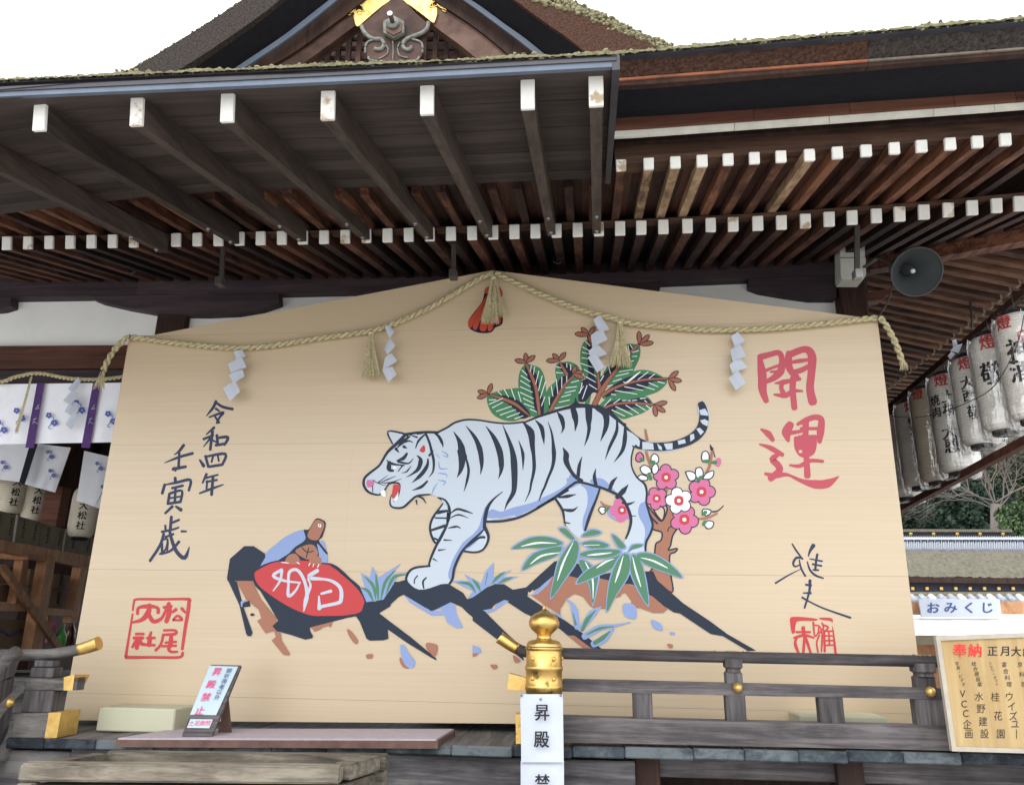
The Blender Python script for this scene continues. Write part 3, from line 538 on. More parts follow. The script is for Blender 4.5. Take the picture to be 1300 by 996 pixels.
# stripes
for s_, w in (('A 680,365 720,430 745,510 760,540', [0.5, 4, 8, 5]), ('A 725,500 740,560 730,630 705,682', [6, 8, 5, .5]), ('A 765,540 785,630 770,720 752,778', [2, 3, 3, .5]), ('A 765,325 830,410 865,500 875,600 865,662', [.5, 4, 6, 5, .5]),
              ('A 903,328 960,410 1000,510 1010,620 990,690', [.5, 5, 7, 6, .5]), ('A 1018,318 1060,420 1090,520 1100,640 1098,760 1080,810 1050,860 1032,908', [.5, 3, 5, 7.5, 7, 6, 4, .5]), ('A 1128,425 1158,520 1158,632', [.5, 4, .5]),
              ('K 170,110 240,200 255,320 268,430 270,540 245,660 230,740 188,830', [1, 8, 6, 4, 4, 3, 2, .5]), ('K 283,95 335,155 352,230 361,315', [1, 5, 4, .3]), ('K 395,105 430,210 445,330 450,430 435,520 395,620 365,700 345,740 315,820', [.5, 2, 3, 5, 4, 3, 2.8, 2.4, 1]),
              ('K 480,20 520,80 535,150 530,180 515,212', [1, 5, 5, 3, .5]), ('K 615,0 640,60 650,120 640,195', [4, 7, 4, .5]), ('K 765,-5 765,60 765,150 755,240 725,325', [8, 7, 3, 3, .5]), ('K 530,340 560,400 560,460 590,530 640,600 700,640', [.5, 6.5, 6, 4, 4, 4]), ('K 705,422 680,500 668,600', [.5, 4, 4]),
              ('K 830,530 815,600 830,680', [.5, 4, 4]), ('C 460,80 505,120 508,190 475,278', [7, 7, 5, .5]), ('C 572,150 570,220 530,310 503,385', [2, 4, 3.4, .5]), ('C 620,175 620,250 605,330 555,402', [2, 5, 4, .5]),
              ('C 575,487 545,520 530,560', [.5, 4.5, 4]), ('C 640,532 610,570 575,605', [.5, 6, 5]), ('C 680,632 640,648 605,640', [.5, 3, 2]), ('C 685,718 655,718', [.7, 1.2]), ('C 230,608 280,602 333,590', [2, 4, .5]), ('C 250,680 310,685 342,662', [2, 4, .5]), ('C 262,755 295,762', [2, 1.2]),
              ('C 310,75 330,130 325,215', [5, 5, .5]), ('C 395,70 405,150 410,210 380,305', [5, 3, 3, .5])): line(NV, s_, [q * 1.15 for q in w])
for s_, w in (('D 355,160 400,130 450,140 500,157', [1, 3, 3, 1]), ('D 355,188 410,165 475,187', [1, 2.4, .5]), ('D 345,250 400,240 423,252', [1, 3, 1]), ('D 320,325 370,327', [2.2, .7]), ('D 285,390 328,385', [2.4, .8]), ('D 250,445 278,460', [2, .6]),
              ('D 262,185 345,187', 2), ('D 242,262 325,235', [3, 4]), ('D 280,150 340,140', [5, 3]), ('D 245,310 290,330', [2, 3])): line(NV, s_, w)
# face
fill('ink_pink', 'A 85,705 110,698 135,712 130,740 95,750 82,730'); fill('ink_red', 'A 272,730 315,735 305,780 290,800 270,825 256,815 262,760'); fill('ink_paper', 'A 300,780 300,820 285,845 272,835 290,810'); fill('ink_paper', 'A 180,780 205,768 215,810 190,808')
fill('ink_red', 'A 450,490 475,460 487,480 480,508 455,505')
for s_, w in (('A 485,385 440,430 420,480', [2, 3, 1]), ('A 492,385 515,440 530,500 545,570 540,640 510,680', [3, 3, 3.4, 3.4, 2.6, .6]), ('A 545,372 580,400 605,450 608,475', [2, 3.6, 4, .5]), ('A 385,390 430,405', [1, 2.4]), ('A 430,385 470,380', 1), ('A 320,450 370,430 400,440', [1, 2.6, 1]),
              ('A 290,480 340,430 380,400', [1, 5, 2]), ('A 285,485 305,508', [4, 1]), ('A 360,518 335,550 290,565', [3, 5, 1]), ('A 340,470 360,480', [4, 1]), ('A 405,550 370,585 300,572', [.6, 2.4, 3]), ('A 222,562 235,575 270,590 340,598', [1, 3.4, 2, 2]), ('A 240,580 238,625 265,635', [5, 6, 3]),
              ('A 390,600 360,640 325,650', [.6, 2.2, .6]), ('A 330,600 300,640', [2, 1]), ('A 430,530 455,560 440,620 400,655 355,680', [1, 6, 5, 2.4, .5]), ('A 505,555 500,600 460,660 395,718', [2, 5, 5, .5]), ('A 500,708 460,745 398,770', [2.6, 4, .6]), ('A 540,498 515,530', [1.5, 3]),
              ('A 230,665 165,715', [.5, 1.4]), ('A 285,672 215,700 170,722', [.5, 1.6, .5]), ('A 325,690 250,715 160,718', [.5, 1.6, .5]), ('A 130,705 200,735 215,725', [1, 1, .5]), ('A 125,740 125,780', 1.2), ('A 425,840 430,868', [2.4, 1]), ('A 430,808 470,825 490,858', [2, 2.4, 1])): line(NV, s_, w)
fill('ink_paper', 'A 268,602 290,612 270,625'); line(SH, 'A 90,700 140,700', 1.5)
# re-lay the leaves that hide the hind paws
GR = 'grass2'
bamboos([('P 455,115 500,85 545,95 520,110', None), ('P 345,85 375,80 425,135 400,130', None), ('P 600,110 625,120 665,165 640,175 620,150', None), ('P 680,195 700,160 745,155 740,168 700,180', None)])
bamboos([('P 305,415 320,320 350,220 410,140 438,160 425,240 380,310', 'P 335,330 365,240 412,145'), ('P 440,205 520,180 640,185 600,215 520,222', 'P 480,208 560,200 600,195'), ('P 575,480 585,360 610,270 650,205 685,215 680,300 620,400', 'P 615,340 635,280 655,210'), ('P 775,450 720,360 690,280 700,205 740,240 765,340', 'P 740,360 715,280 700,215'), ('P 940,315 860,290 760,250 720,205 790,200 880,250', 'P 870,270 800,235 740,220')])
# ---- brush writing: good fortune (right), era date (left), signature and two seals
GR = 'fortune'; _lay[0] = 0; R_ = 'ink_red_glare'
for s_, w in (('H 110,150 125,250 128,340 148,400', [4, 8, 8, 5]), ('H 115,150 170,135 220,125 238,160 232,230 190,270 150,290', [6, 5, 5, 5, 7, 6, 4]), ('H 150,225 200,205 235,195', [3, 2.6, 3]), ('H 175,235 215,232', [2, 3]), ('H 280,130 275,190 300,245 330,260', [6, 7, 6, 3]),
              ('H 285,135 370,105 410,140 408,240 400,330 415,405', [6, 6, 8, 7, 7, 8]), ('H 290,180 340,172 390,165', [3, 4, 3]), ('H 305,238 350,225 395,200', [5, 5, 4]), ('H 200,300 240,295 290,285 340,275', [1.5, 5, 3.5, 3.5]), ('H 195,365 260,370 300,345 355,345', [2, 5, 4, 2]), ('H 240,300 235,330 255,370', [4, 4, 5]), ('H 305,270 300,330 310,440', [6, 5.5, 5.5]),
              ('H 120,565 160,590 185,625', [2, 6, 4]), ('H 110,650 170,670 240,710', [1.5, 5, 4]), ('H 225,705 185,735 215,770 225,800 175,845', [3, 6, 6, 6, 6]), ('H 145,820 200,830 270,825 350,860 430,880 500,875 565,835', [3, 5, 2.4, 4, 8, 8, 1]), ('H 285,540 265,580 275,630', [7, 9, 3]), ('H 290,585 350,575', [4, 3]),
              ('H 330,535 380,510 430,495 465,510 460,580 455,635', [3, 5, 5, 6, 7, 4]), ('H 375,520 375,600', [6, 5]), ('H 350,560 440,560', [3, 3]), ('H 320,615 330,670 360,705 410,690 425,620', [4, 6, 7, 6, 5]), ('H 340,610 430,608', 5.5), ('H 335,655 420,650', 5), ('H 372,600 378,700 385,830', [6, 5, 6]), ('H 285,770 340,775 400,745 472,748', [2, 4, 3.6, 3])): line(R_, s_, [q * 1.42 for q in w] if isinstance(w, list) else w)
fill(R_, 'H 330,612 425,610 430,690 400,710 350,712 322,680'); fill('board_face', 'H 345,682 355,690 350,700 335,697 337,688')
GR = 'date'; _lay[0] = 0; WN = 'ink_writing'
for s_, w in (('G 515,122 500,155 465,198', [3, 3, 1]), ('G 512,125 550,150 602,162', [2.4, 3, 3]), ('G 515,160 532,172', [2.6, 2]), ('G 480,205 520,190 555,180 535,205 520,235', [1.6, 2.4, 3, 2.4, 2.4]), ('G 510,200 530,232', [2, 3]),
              ('G 505,260 465,295', [3, 1.4]), ('G 450,320 500,300', [2.6, 2.6]), ('G 497,280 485,375', [3.2, 3]), ('G 482,320 450,360', [2.4, 1]), ('G 490,322 515,335', 2), ('G 520,300 525,350', 3), ('G 520,315 578,310 560,350', [2.6, 3.4, 2.6]), ('G 515,352 560,345', 3),
              ('G 430,430 450,460', [2, 4]), ('G 460,410 475,465', 3), ('G 465,412 565,398 548,455', [2.4, 3.2, 2.8]), ('G 500,410 492,440', 2.2), ('G 525,405 530,435', 2.2), ('G 480,465 545,455', 3), ('G 465,505 445,550', [3, 2]), ('G 460,525 525,508', [2.4, 2]), ('G 465,545 520,535', 2.4), ('G 470,540 465,580', 2.2), ('G 430,605 500,578 553,560', [2, 3, 1.4]), ('G 500,515 492,612', [3, 3.2]),
              ('G 345,352 320,385 295,402', [3.2, 3, 1]), ('G 245,445 320,415 392,395', [1, 3, 3]), ('G 322,395 318,470', [2.6, 3]), ('G 290,478 355,465', [3.6, 3]), ('G 295,470 302,487', 2),
              ('G 300,525 302,550', 3.2), ('G 245,560 232,605', [3, 3]), ('G 240,562 310,548 380,535 372,590', [1.4, 3, 3.2, 2.6]), ('G 285,578 340,565', 2.8), ('G 270,608 262,660', 3), ('G 275,605 335,592 328,650', [2.8, 2.8, 2.8]), ('G 302,580 298,655', 2.8), ('G 265,632 328,622', 2.2), ('G 262,660 328,650', 3), ('G 285,675 248,710', [3.2, 2.4]), ('G 305,675 330,692', [2.4, 4]),
              ('G 280,730 275,790', 3.2), ('G 285,760 320,745', 2.6), ('G 248,775 250,800', 2.4), ('G 230,808 290,795 318,785', [2.6, 2.6, 2]), ('G 335,805 358,806', [2.6, 2]), ('G 240,820 220,880 168,960', [3, 3, 3]), ('G 250,835 290,820', 2.6), ('G 230,870 232,920', 2.8), ('G 235,850 260,848 250,900 220,925', 2.2), ('G 262,865 258,905', 2), ('G 270,800 285,860 310,915 350,945 375,888', [3, 3.6, 4, 4.5, 1]), ('G 320,860 280,905 230,925', [3, 2.8, 2])): line(WN, s_, [q * 1.22 for q in w] if isinstance(w, list) else w * 1.2)
GR = 'sign'; _lay[0] = 0
for s_, w in (('I 268,118 300,170 345,230', [2, 2.6, 2]), ('I 345,225 300,220 275,260 290,285 330,270', [2, 3.4, 3, 2.4, 1.6]), ('I 320,235 335,300 365,355', [1.6, 2.6, 2.6]), ('I 330,305 240,350 145,408', [1, 2, 2.6]), ('I 425,130 400,170 388,210', [5.5, 3.4, 1.4]), ('I 380,250 400,310 440,350 498,372', [1.6, 2.8, 3, 2]),
              ('I 455,195 445,250 440,312', 3), ('I 400,228 490,246', [1.6, 2.4]), ('I 420,268 485,280', 2.6), ('I 425,310 462,312', 2.4), ('I 400,390 395,470 360,592', [4, 2.8, 2.4]), ('I 370,420 408,425', 2.8), ('I 350,482 405,482', [1.6, 3.2]), ('I 342,515 385,540', 2.6), ('I 385,540 500,595 700,665', [2, 2.2, 2.8])): line(WN, s_, w)
GR = 'seal'; _lay[0] = 0; RD = 'ink_red'
for s_, w in (('J 235,290 250,190 290,152 600,152 930,150 945,190 930,330 900,500 860,780', [2, 2.6, 2.8, 2.6, 2.6, 4, 3.6, 3.4, 3]), ('J 232,340 190,600 150,860 165,885 500,885 820,885 865,830', [2, 2.4, 2.8, 3.6, 2.8, 3, 3]),
              ('J 295,335 310,260 440,240 545,260 555,320', [3, 3.4, 4.6, 3.4, 3.6]), ('J 445,225 430,320 350,410 225,445', [4, 6, 4, 2.4]), ('J 430,330 480,420 530,430 600,390 640,320 690,210', [4, 4.6, 4, 3, 3, 4]), ('J 690,200 700,300 660,430', [3, 5, 4.6]), ('J 630,255 720,240', 3.2), ('J 740,315 780,280', [2.6, 3.6]), ('J 855,270 895,315', [3.4, 2.8]), ('J 745,412 800,360 860,412 745,415', [2, 3, 2.4, 2.2]),
              ('J 275,590 370,590', 2.8), ('J 250,640 360,640', 3.4), ('J 340,640 280,680 230,755', [4, 4, 2.8]), ('J 300,650 285,770', [5, 4]), ('J 320,680 360,720 510,732', [5, 3, 2.8]), ('J 465,570 440,640 410,640', [2.6, 3.4, 2]), ('J 430,640 510,640', 2.8), ('J 450,640 440,730', 4.5),
              ('J 630,545 770,545 770,590 620,600', [2.6, 2.6, 3.4, 2.6]), ('J 620,600 590,720 525,795', [3, 2.6, 3]), ('J 720,600 715,700 690,780 720,815 795,815', [3.4, 5, 4, 3, 2.6]), ('J 650,700 780,690', 2.6), ('J 610,745 780,738', 2.6)): line(RD, s_, [q * 1.25 for q in w] if isinstance(w, list) else w * 1.25)
GR = 'seal2'
fill(RD, 'I 255,665 300,658 400,665 455,675 440,688 330,690 300,700 290,740 288,775 265,780 252,700'); fill(RD, 'I 475,665 560,668 568,700 550,690 475,678'); fill(RD, 'I 565,725 580,780 600,935 582,935 570,800')
for s_, w in (('I 350,740 355,790 380,850 408,935', [5, 4.6, 3.6, 3]), ('I 300,772 400,772', 3), ('I 285,815 360,795 428,815', [3.4, 4, 2.4]), ('I 300,820 290,860 318,935', [3, 4.4, 3]), ('I 360,800 350,935', [3.6, 3.4]), ('I 425,700 435,800 460,780 465,740', [2.6, 2.4, 2, 2]), ('I 430,720 470,730 490,790 485,915', [2, 2, 2.4, 2]), ('I 470,795 450,850 460,920', 2.2),
              ('I 490,705 500,740 470,780', 2.2), ('I 500,720 535,735 520,760', 2.4), ('I 505,760 510,915', 3), ('I 505,765 575,765', 2.2), ('I 508,800 578,800', 2.2), ('I 510,835 580,835', 2.2), ('I 512,870 585,868', 2.2), ('I 540,765 545,870', 2.2)): line(RD, s_, w)
for nm, gp in (('painted_tassel', 'tassel'), ('painted_palm', 'palm'), ('painted_plum_tree', 'plum'), ('painted_rock', 'rock'), ('painted_turtle', 'rider'), ('painted_grass', 'grass'), ('painted_tiger', 'tiger'), ('painted_leaf', 'grass2'), ('fortune_lettering', 'fortune'), ('date_lettering', 'date'), ('signature_lettering', 'sign'), ('seal_mark', 'seal'), ('seal_mark', 'seal2'), ('painted_plum_blossom', 'plum2'), ('painted_grass', 'tuft2'), ('painted_grass', 'tuft3'), ('painted_bamboo', 'bamboo')):
    flushpaint(nm, gp)
# ================================================================ the shrine hall: walls, eaves, roof and gable
WY = 0.8                                                    # face of the hall's front wall
hall = thing('shrine_hall', (-0.7, WY, 0.0), 'dark timber shrine hall with white tipped rafters, mossy bark roof and carved gable', 'shrine')
def curveZ(pp, y):
    q = [onY(px, py, y) for px, py in pp]; q = sorted((v.x, v.z) for v in q); return lambda x: interp(q, x)
def strip(name, y0, y1, top, bot, mat, parent, x0=None, x1=None, seg=10, gap=None, dz=0.0):
    """long board between two measured edges on the plane y0, reaching back to y1; cut at the joints in gap"""
    zt, zb = curveZ(top, y0), curveZ(bot, y0)
    if isinstance(x0, tuple): x0 = onY(x0[0], x0[1], y0).x
    if isinstance(x1, tuple): x1 = onY(x1[0], x1[1], y0).x
    cuts = [x0] + list(gap or []) + [x1]
    for a, b in zip(cuts, cuts[1:]):
        m = MB(); n = max(1, int((b - a) / 0.5)); V = []
        a2, b2 = a + 0.0015, b - 0.0015
        for i in range(n + 1):
            x = lerp(a2, b2, i / n); V += [(x, y0, zb(x)), (x, y1, zb(x) + dz), (x, y1, zt(x) + dz), (x, y0, zt(x))]
        Fc = []
        for i in range(n):
            o = i * 4
            for k in range(4): Fc.append((o + k, o + 4 + k, o + 4 + (k + 1) % 4, o + (k + 1) % 4))
        Fc += [(0, 1, 2, 3), (n * 4 + 3, n * 4 + 2, n * 4 + 1, n * 4)]
        m.add(V, Fc); m.build(name, mat, parent)
XL = -9.0
XC = onY(1096, 400, WY).x; XCL = onY(1062, 400, WY).x
# ---- wall plate, plaster, boat-shaped bracket arms, posts, lintel
bt = [(0, 340), (300, 337), (700, 328), (1080, 312)]; bb = [(0, 377), (300, 372), (700, 363), (1080, 347)]
zt_, zb_ = curveZ(bt, WY - 0.12), curveZ(bb, WY - 0.12)
strip('wall_plate', WY - 0.12, WY + 0.10, bt, bb, 'beam_timber', hall, XL, XC + 0.05, gap=[-3.9, 0.6])
strip('plaster_panel', WY, WY + 0.03, [(0, 368), (700, 354), (1080, 338)], [(0, 441), (700, 436), (1080, 430)], 'plaster', hall, XL, XCL)
strip('lintel', WY - 0.07, WY + 0.08, [(0, 439), (300, 437)], [(0, 468), (300, 467)], 'lintel_timber', hall, XL, -2.0)
strip('lintel', WY - 0.03, WY + 0.06, [(0, 468.5), (300, 467.5)], [(0, 487), (300, 487)], 'beam_timber', hall, XL, -2.0)
for pl in ('-60,372 10,374 14,377 13,388 0,392 -60,398', '115,371 118,368 353,367 354,384 330,392 300,397 260,399 205,398 160,390 125,382 115,378', '560,362 838,359 838,366 836,374 800,384 700,390 600,384 560,374', '951,349 1062,343 1062,378 1030,378 1000,374 965,368 951,363'):
    P3 = [onY(*q, WY - 0.10) for q in pts('S ' + pl)]; m = MB(); m.prism([tuple(p) for p in P3], (0, 0.10, 0)); m.build('bracket_arm', 'beam_timber', hall)
for (a, b) in ((200, 238), (690, 730)):
    x0, x1 = onY(a, 400, WY - 0.05).x, onY(b, 400, WY - 0.05).x; m = MB(); m.cbox(x0, x1, WY - 0.06, WY + 0.08, 0.9, onY(a, 392, WY - 0.05).z + .01, 0.012); m.build('post', 'roof_timber_dark', hall)
m = MB(); m.cbox(XCL, XC, WY - 0.14, WY + 0.10, 0.9, zt_(XCL) - 0.01, 0.015); m.build('post', 'roof_timber_dark', hall)
m = MB(); m.box(-1.2, XCL, WY + 0.05, WY + 0.08, 0.9, 3.7); m.build('wall_panel', 'roof_timber_dark', hall)
m = MB(); m.box(XC - 0.04, XC - 0.02, WY + 0.1, 8.0, 0.9, 4.5); m.build('wall_panel', 'roof_timber_dark', hall)
m = MB(); m.box(XL - .05, XL, WY - .1, 9.0, .8, 4.6); m.build('wall_panel', 'roof_timber_dark', hall)  # unseen side wall, added to keep daylight out of the hall
m = MB(); m.box(XL, XC - 0.05, WY + 0.12, 9.0, 4.56, 4.60); m.build('ceiling', 'roof_timber_dark', hall)
# ---- base rafters (lower row)
YB, YU = -0.61, -1.45
XCR_ = onY(783, 200, YU).x
low_px = [814.2 - 26.9 * i for i in range(1, 36)][::-1] + [814.2, 842.4, 873, 902.6, 931.2, 962.6, 992.6, 1023, 1053.3, 1082.6, 1113.5, 1143, 1174, 1205, 1235.4, 1266.5, 1295.4, 1325, 1356]
low_bot = [(-200, 318), (0, 315), (430, 307), (700, 299.5), (1000, 289), (1150, 278), (1300, 265), (1400, 255)]
up_px = [788.4 - 34.0 * i for i in range(1, 28)][::-1] + [788.4, 823.5, 857.6, 891.5, 924.5, 958, 991.8, 1028, 1063.5, 1100, 1136, 1170.5, 1207, 1241.5, 1277, 1313, 1349]
up_bot = [(-200, 245), (0, 243), (400, 232), (788, 215.5), (1028, 202.5), (1277, 183), (1400, 171)]
def bevhexa(P8, c):
    m = MB(); bm = bmesh.new(); vs = [bm.verts.new(tuple(v)) for v in P8]
    for ff in [(3, 2, 1, 0), (4, 5, 6, 7), (0, 1, 5, 4), (1, 2, 6, 5), (2, 3, 7, 6), (3, 0, 4, 7)]: bm.faces.new([vs[i] for i in ff])
    bmesh.ops.bevel(bm, geom=bm.edges[:], offset=c, segments=1, affect='EDGES'); bm.verts.index_update(); m.add([v.co[:] for v in bm.verts], [[v.index for v in ff.verts] for ff in bm.faces]); bm.free(); return m
def tipcap(x, y0, z0, s, w, h, t=.022, c=.0035):
    e = .0025 + random.uniform(-.0005, .0012); k = s * h; y0 -= .007; jz = random.uniform(-.002, .002); jx = random.uniform(-.0015, .0015)
    return bevhexa([(x - w / 2 - e + jx, y0 + k, z0 - e + jz), (x + w / 2 + e, y0 + k, z0 - e), (x + w / 2 + e, y0 + k + t, z0 - e + s * t), (x - w / 2 - e, y0 + k + t, z0 - e + s * t), (x - w / 2 - e, y0, z0 + h + e), (x + w / 2 + e + jx, y0, z0 + h + e + jz), (x + w / 2 + e, y0 + t, z0 + h + e + s * t), (x - w / 2 - e, y0 + t, z0 + h + e + s * t)], c)
def rafter(name, tipname, x, y0, z0, y1, z1, w, h, mat, tmat, rib=None):
    """rafter with its bottom edge from (y0,z0) at the tip to (y1,z1), white painted end"""
    s = (z1 - z0) / (y1 - y0); m = MB()
    k = s * h; m.hexa([(x - w / 2, y0 + k, z0), (x + w / 2, y0 + k, z0), (x + w / 2, y1, z1), (x - w / 2, y1, z1), (x - w / 2, y0, z0 + h), (x + w / 2, y0, z0 + h), (x + w / 2, y1, z1 + h), (x - w / 2, y1, z1 + h)])
    r = m.build(name, mat, hall)
    if tipname: tipcap(x, y0, z0, s, w, h).build(tipname, tmat if random.random() < .8 else 'stained_tip', r)
    return r
zl = curveZ(low_bot, YB); SL = 0.262
xs_low = [onY(px, interp(low_bot, px) - 8, YB).x for px in low_px]
hipx = lambda y: XC + 0.10 + (WY - y) * 1.12            # plan line of the hip rafter
for i, x in enumerate(xs_low):
    y1 = WY + 0.1 if x < XC else max(YB + 0.12, WY - (x - XC - 0.1) / 1.12)
    rafter('rafter', 'rafter_tip', x, YB, zl(x), y1, zl(x) + SL * (y1 - YB), 0.060, 0.086, 'rafter_shaded', 'white_tip')
zu = curveZ(up_bot, YU); SU = 0.205
xs_up = [onY(px, interp(up_bot, px) - 7, YU).x for px in up_px]
for i, (px, x) in enumerate(zip(up_px, xs_up)):
    mat = 'rafter_weathered' if 820 < px < 895 or 1025 < px < 1030 else 'rafter_timber'
    if x < XCR_ - .02: rafter('flying_rafter', None, x, -1.24, zu(x) + SU * (-1.24 - YU), -0.5, zu(x) + SU * (-0.5 - YU), 0.051, 0.060, mat, 'white_tip')
    else: rafter('flying_rafter', 'rafter_tip', x, YU, zu(x), -0.5, zu(x) + SU * (-0.5 - YU), 0.051, 0.060, mat, 'white_tip')
# cross batten carried by the base rafter tips, soffit planks over both rows
m = MB(); X = [XL + 0.4 * i for i in range(40)]; X = [x for x in X if x < 3.4]
V = []; Fc = []
for x in X:
    a, b = zl(x) + 0.092, zu(x) + SU * (-0.6 - YU) - 0.002
    V += [(x, YB + 0.02, a), (x, YB + 0.12, a + 0.026), (x, YB + 0.12, b), (x, YB + 0.02, b)]
for i in range(len(X) - 1):
    for k in range(4): Fc.append((i * 4 + k, i * 4 + 4 + k, i * 4 + 4 + (k + 1) % 4, i * 4 + (k + 1) % 4))
m.add(V, Fc); m.build('eave_batten', 'eave_board', hall)
for i in range(len(xs_low) - 1):
    a, b = xs_low[i] + 0.002, xs_low[i + 1] - 0.002; za, zb = zl(a) + 0.088, zl(b) + 0.088
    y1 = WY + 0.1 if a < XC else max(YB + 0.2, WY - (a - XC - 0.1) / 1.12); h = SL * (y1 - YB - 0.13)
    y0 = YB + 0.13; ha = SL * 0.13
    m = MB(); m.hexa([(a, y0, za + ha), (b, y0, zb + ha), (b, y1, zb + ha + h), (a, y1, za + ha + h), (a, y0, za + ha + .015), (b, y0, zb + ha + .015), (b, y1, zb + ha + h + .015), (a, y1, za + ha + h + .015)]); m.build('soffit_plank', 'soffit_shaded', hall)
for i in range(len(xs_up) - 1):
    a, b = xs_up[i] + 0.002, xs_up[i + 1] - 0.002; za, zb = zu(a) + 0.062, zu(b) + 0.062; y0 = YU + 0.09 if b > XCR_ else -1.24; y1 = -0.5; s0 = SU * (y0 - YU); h = SU * (y1 - YU)
    mid = (a + b) / 2
    for p, q in ((a, mid - .001), (mid + .001, b)):
        zp, zq = zu(p) + 0.062 + random.uniform(0, .002), zu(q) + 0.062
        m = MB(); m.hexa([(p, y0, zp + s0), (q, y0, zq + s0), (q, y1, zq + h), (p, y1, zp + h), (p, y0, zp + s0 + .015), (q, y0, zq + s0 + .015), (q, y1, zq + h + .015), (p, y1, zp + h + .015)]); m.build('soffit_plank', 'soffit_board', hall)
# ---- stacked eave mouldings, bark edge, moss
def L(a, b, c, d=None): return [(-200, a + (a - b) * .27), (785, b), (1300, c), (1400, d if d else c - (b - c) * .21)]
XR = 3.6
jt = [onY(px, 170, -1.5).x for px in (930, 1050, 1182, 1260)]
strip('eave_moulding', -1.40, -1.30, L(222, 181, 146.5), L(252, 209, 171), 'eave_board', hall, XCR_ - .01, XR)
strip('eave_moulding', -1.47, -1.44, L(212, 174, 137), L(220, 182, 147), 'roof_timber_dark', hall, XL, XR)
strip('white_moulding', -1.56, -1.54, L(204, 164, 127), L(212, 174, 137), 'white_stripe', hall, XL, XR, gap=jt)
strip('eave_moulding', -1.585, -1.563, L(190, 150, 116), L(203, 163.5, 126.5), 'lintel_timber', hall, XL, XR, gap=[j + .1 for j in jt])
# underside of the bark: closed slab from the mouldings out to the bark edge
zA, zB = curveZ(L(190, 150, 116), -1.585), curveZ(L(145, 108, 66), -1.90)
X = [XL + 0.6 * i for i in range(22)]; X = [x for x in X if x < XR] + [XR]
m = MB(); V = []
for x in X: V += [(x, -1.56, zA(x)), (x, -1.90, zB(x))]
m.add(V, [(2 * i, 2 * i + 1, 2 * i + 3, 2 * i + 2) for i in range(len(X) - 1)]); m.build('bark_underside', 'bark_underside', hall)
xsplit = onY(1098, 60, -1.9).x
for a, b, mt in ((XL, xsplit, 'copper_strip'), (xsplit, XR, 'grey_strip')):
    strip('edge_board', -1.905, -1.87, L(141, 102.6, 62.6), L(147, 110, 68), 'roof_timber_dark', hall, a, b, gap=[a + (b - a) * f for f in (.33, .7)])
    strip('edge_strip', -1.915, -1.88, L(138, 99.5, 60), L(142, 102.4, 62.4), mt, hall, a, b, gap=[a + (b - a) * f for f in (.25, .5, .62, .75, .88)])
zbt, zbb = curveZ(L(104, 71, 26.5), -1.98), curveZ(L(137, 99, 60), -1.91)
for a, b, mt in ((XL, xsplit, 'bark_new'), (xsplit, XR, 'bark_old')):
    m = MB(); nx = int((b - a) / 0.018); nz = 9; rr = random.Random(3); V = []
    for i in range(nx + 1):
        x = lerp(a, b, i / nx); 
        for k in range(nz + 1):
            t = k / nz; V.append((x, lerp(-1.91, -1.985, t) + rr.uniform(-.006, .006), lerp(zbb(x), zbt(x), t)))
    m.add(V, [(i * (nz + 1) + k, (i + 1) * (nz + 1) + k, (i + 1) * (nz + 1) + k + 1, i * (nz + 1) + k + 1) for i in range(nx) for k in range(nz)]); m.build('bark_edge', mt, hall)
strip('edge_flashing', -2.0, -1.96, L(103, 70, 25.5), L(105, 72.5, 28), 'zinc_dark', hall, XL, XR)
# roof slope behind the edge
ztop = curveZ(L(103, 70, 25.5), -2.0)
m = MB(); V = []; ny = 8
for x in X:
    for k in range(ny + 1):
        t = k / ny; V.append((x, -2.0 + 5.2 * t, ztop(x) - 0.01 + 5.2 * (0.40 * t + 0.25 * t * t)))
m.add(V, [(i * (ny + 1) + k, (i + 1) * (ny + 1) + k, (i + 1) * (ny + 1) + k + 1, i * (ny + 1) + k + 1) for i in range(len(X) - 1) for k in range(ny)])
plain('moss', (0.185, 0.175, 0.105), 0.95, nscale=35, bump=1.0, col2=(0.085, 0.080, 0.045), spec=0.05); plain('moss_dry', (0.29, 0.265, 0.175), 0.95, nscale=35, bump=1.0, col2=(0.19, 0.17, 0.09), spec=0.05)
m.build('roof_slope', 'moss', hall)
# close the back of the eaves so that no sky leaks in from above
m = MB(); m.box(XL, XC + 1.3, -0.45, 3.0, 4.75, 4.8); m.build('roof_boarding', 'roof_timber_dark', hall)
ICO = []
_b = bmesh.new(); bmesh.ops.create_icosphere(_b, subdivisions=1, radius=1.0); _b.verts.index_update(); ICO = ([v.co.copy() for v in _b.verts], [[v.index for v in f.verts] for f in _b.faces]); _b.free()
def clumps(m, pts_, rmin, rmax, flat=0.75, rnd=random.Random(11), nm=2):
    for p in pts_:
        r = rnd.uniform(rmin, rmax); a = rnd.uniform(0, 6.28); ca, sa = math.cos(a), math.sin(a); js = [rnd.uniform(.65, 1.25) for _ in ICO[0]]
        m.add([(p[0] + (v.x * ca - v.y * sa) * r * j, p[1] + (v.x * sa + v.y * ca) * r * j, p[2] + v.z * r * flat * j) for v, j in zip(ICO[0], js)], ICO[1], rnd.randrange(nm), smooth=True)
m = MB(); rn = random.Random(5); P = []
V = []; xs_ = [XL + .012 * i for i in range(int((XR - XL) / .012))]; lum = lambda x: .006 + .014 * (.5 + .5 * math.sin(x * 9 + 2 * math.sin(x * 3.1))) + .008 * math.sin(x * 41 + math.sin(x * 17)) ** 2
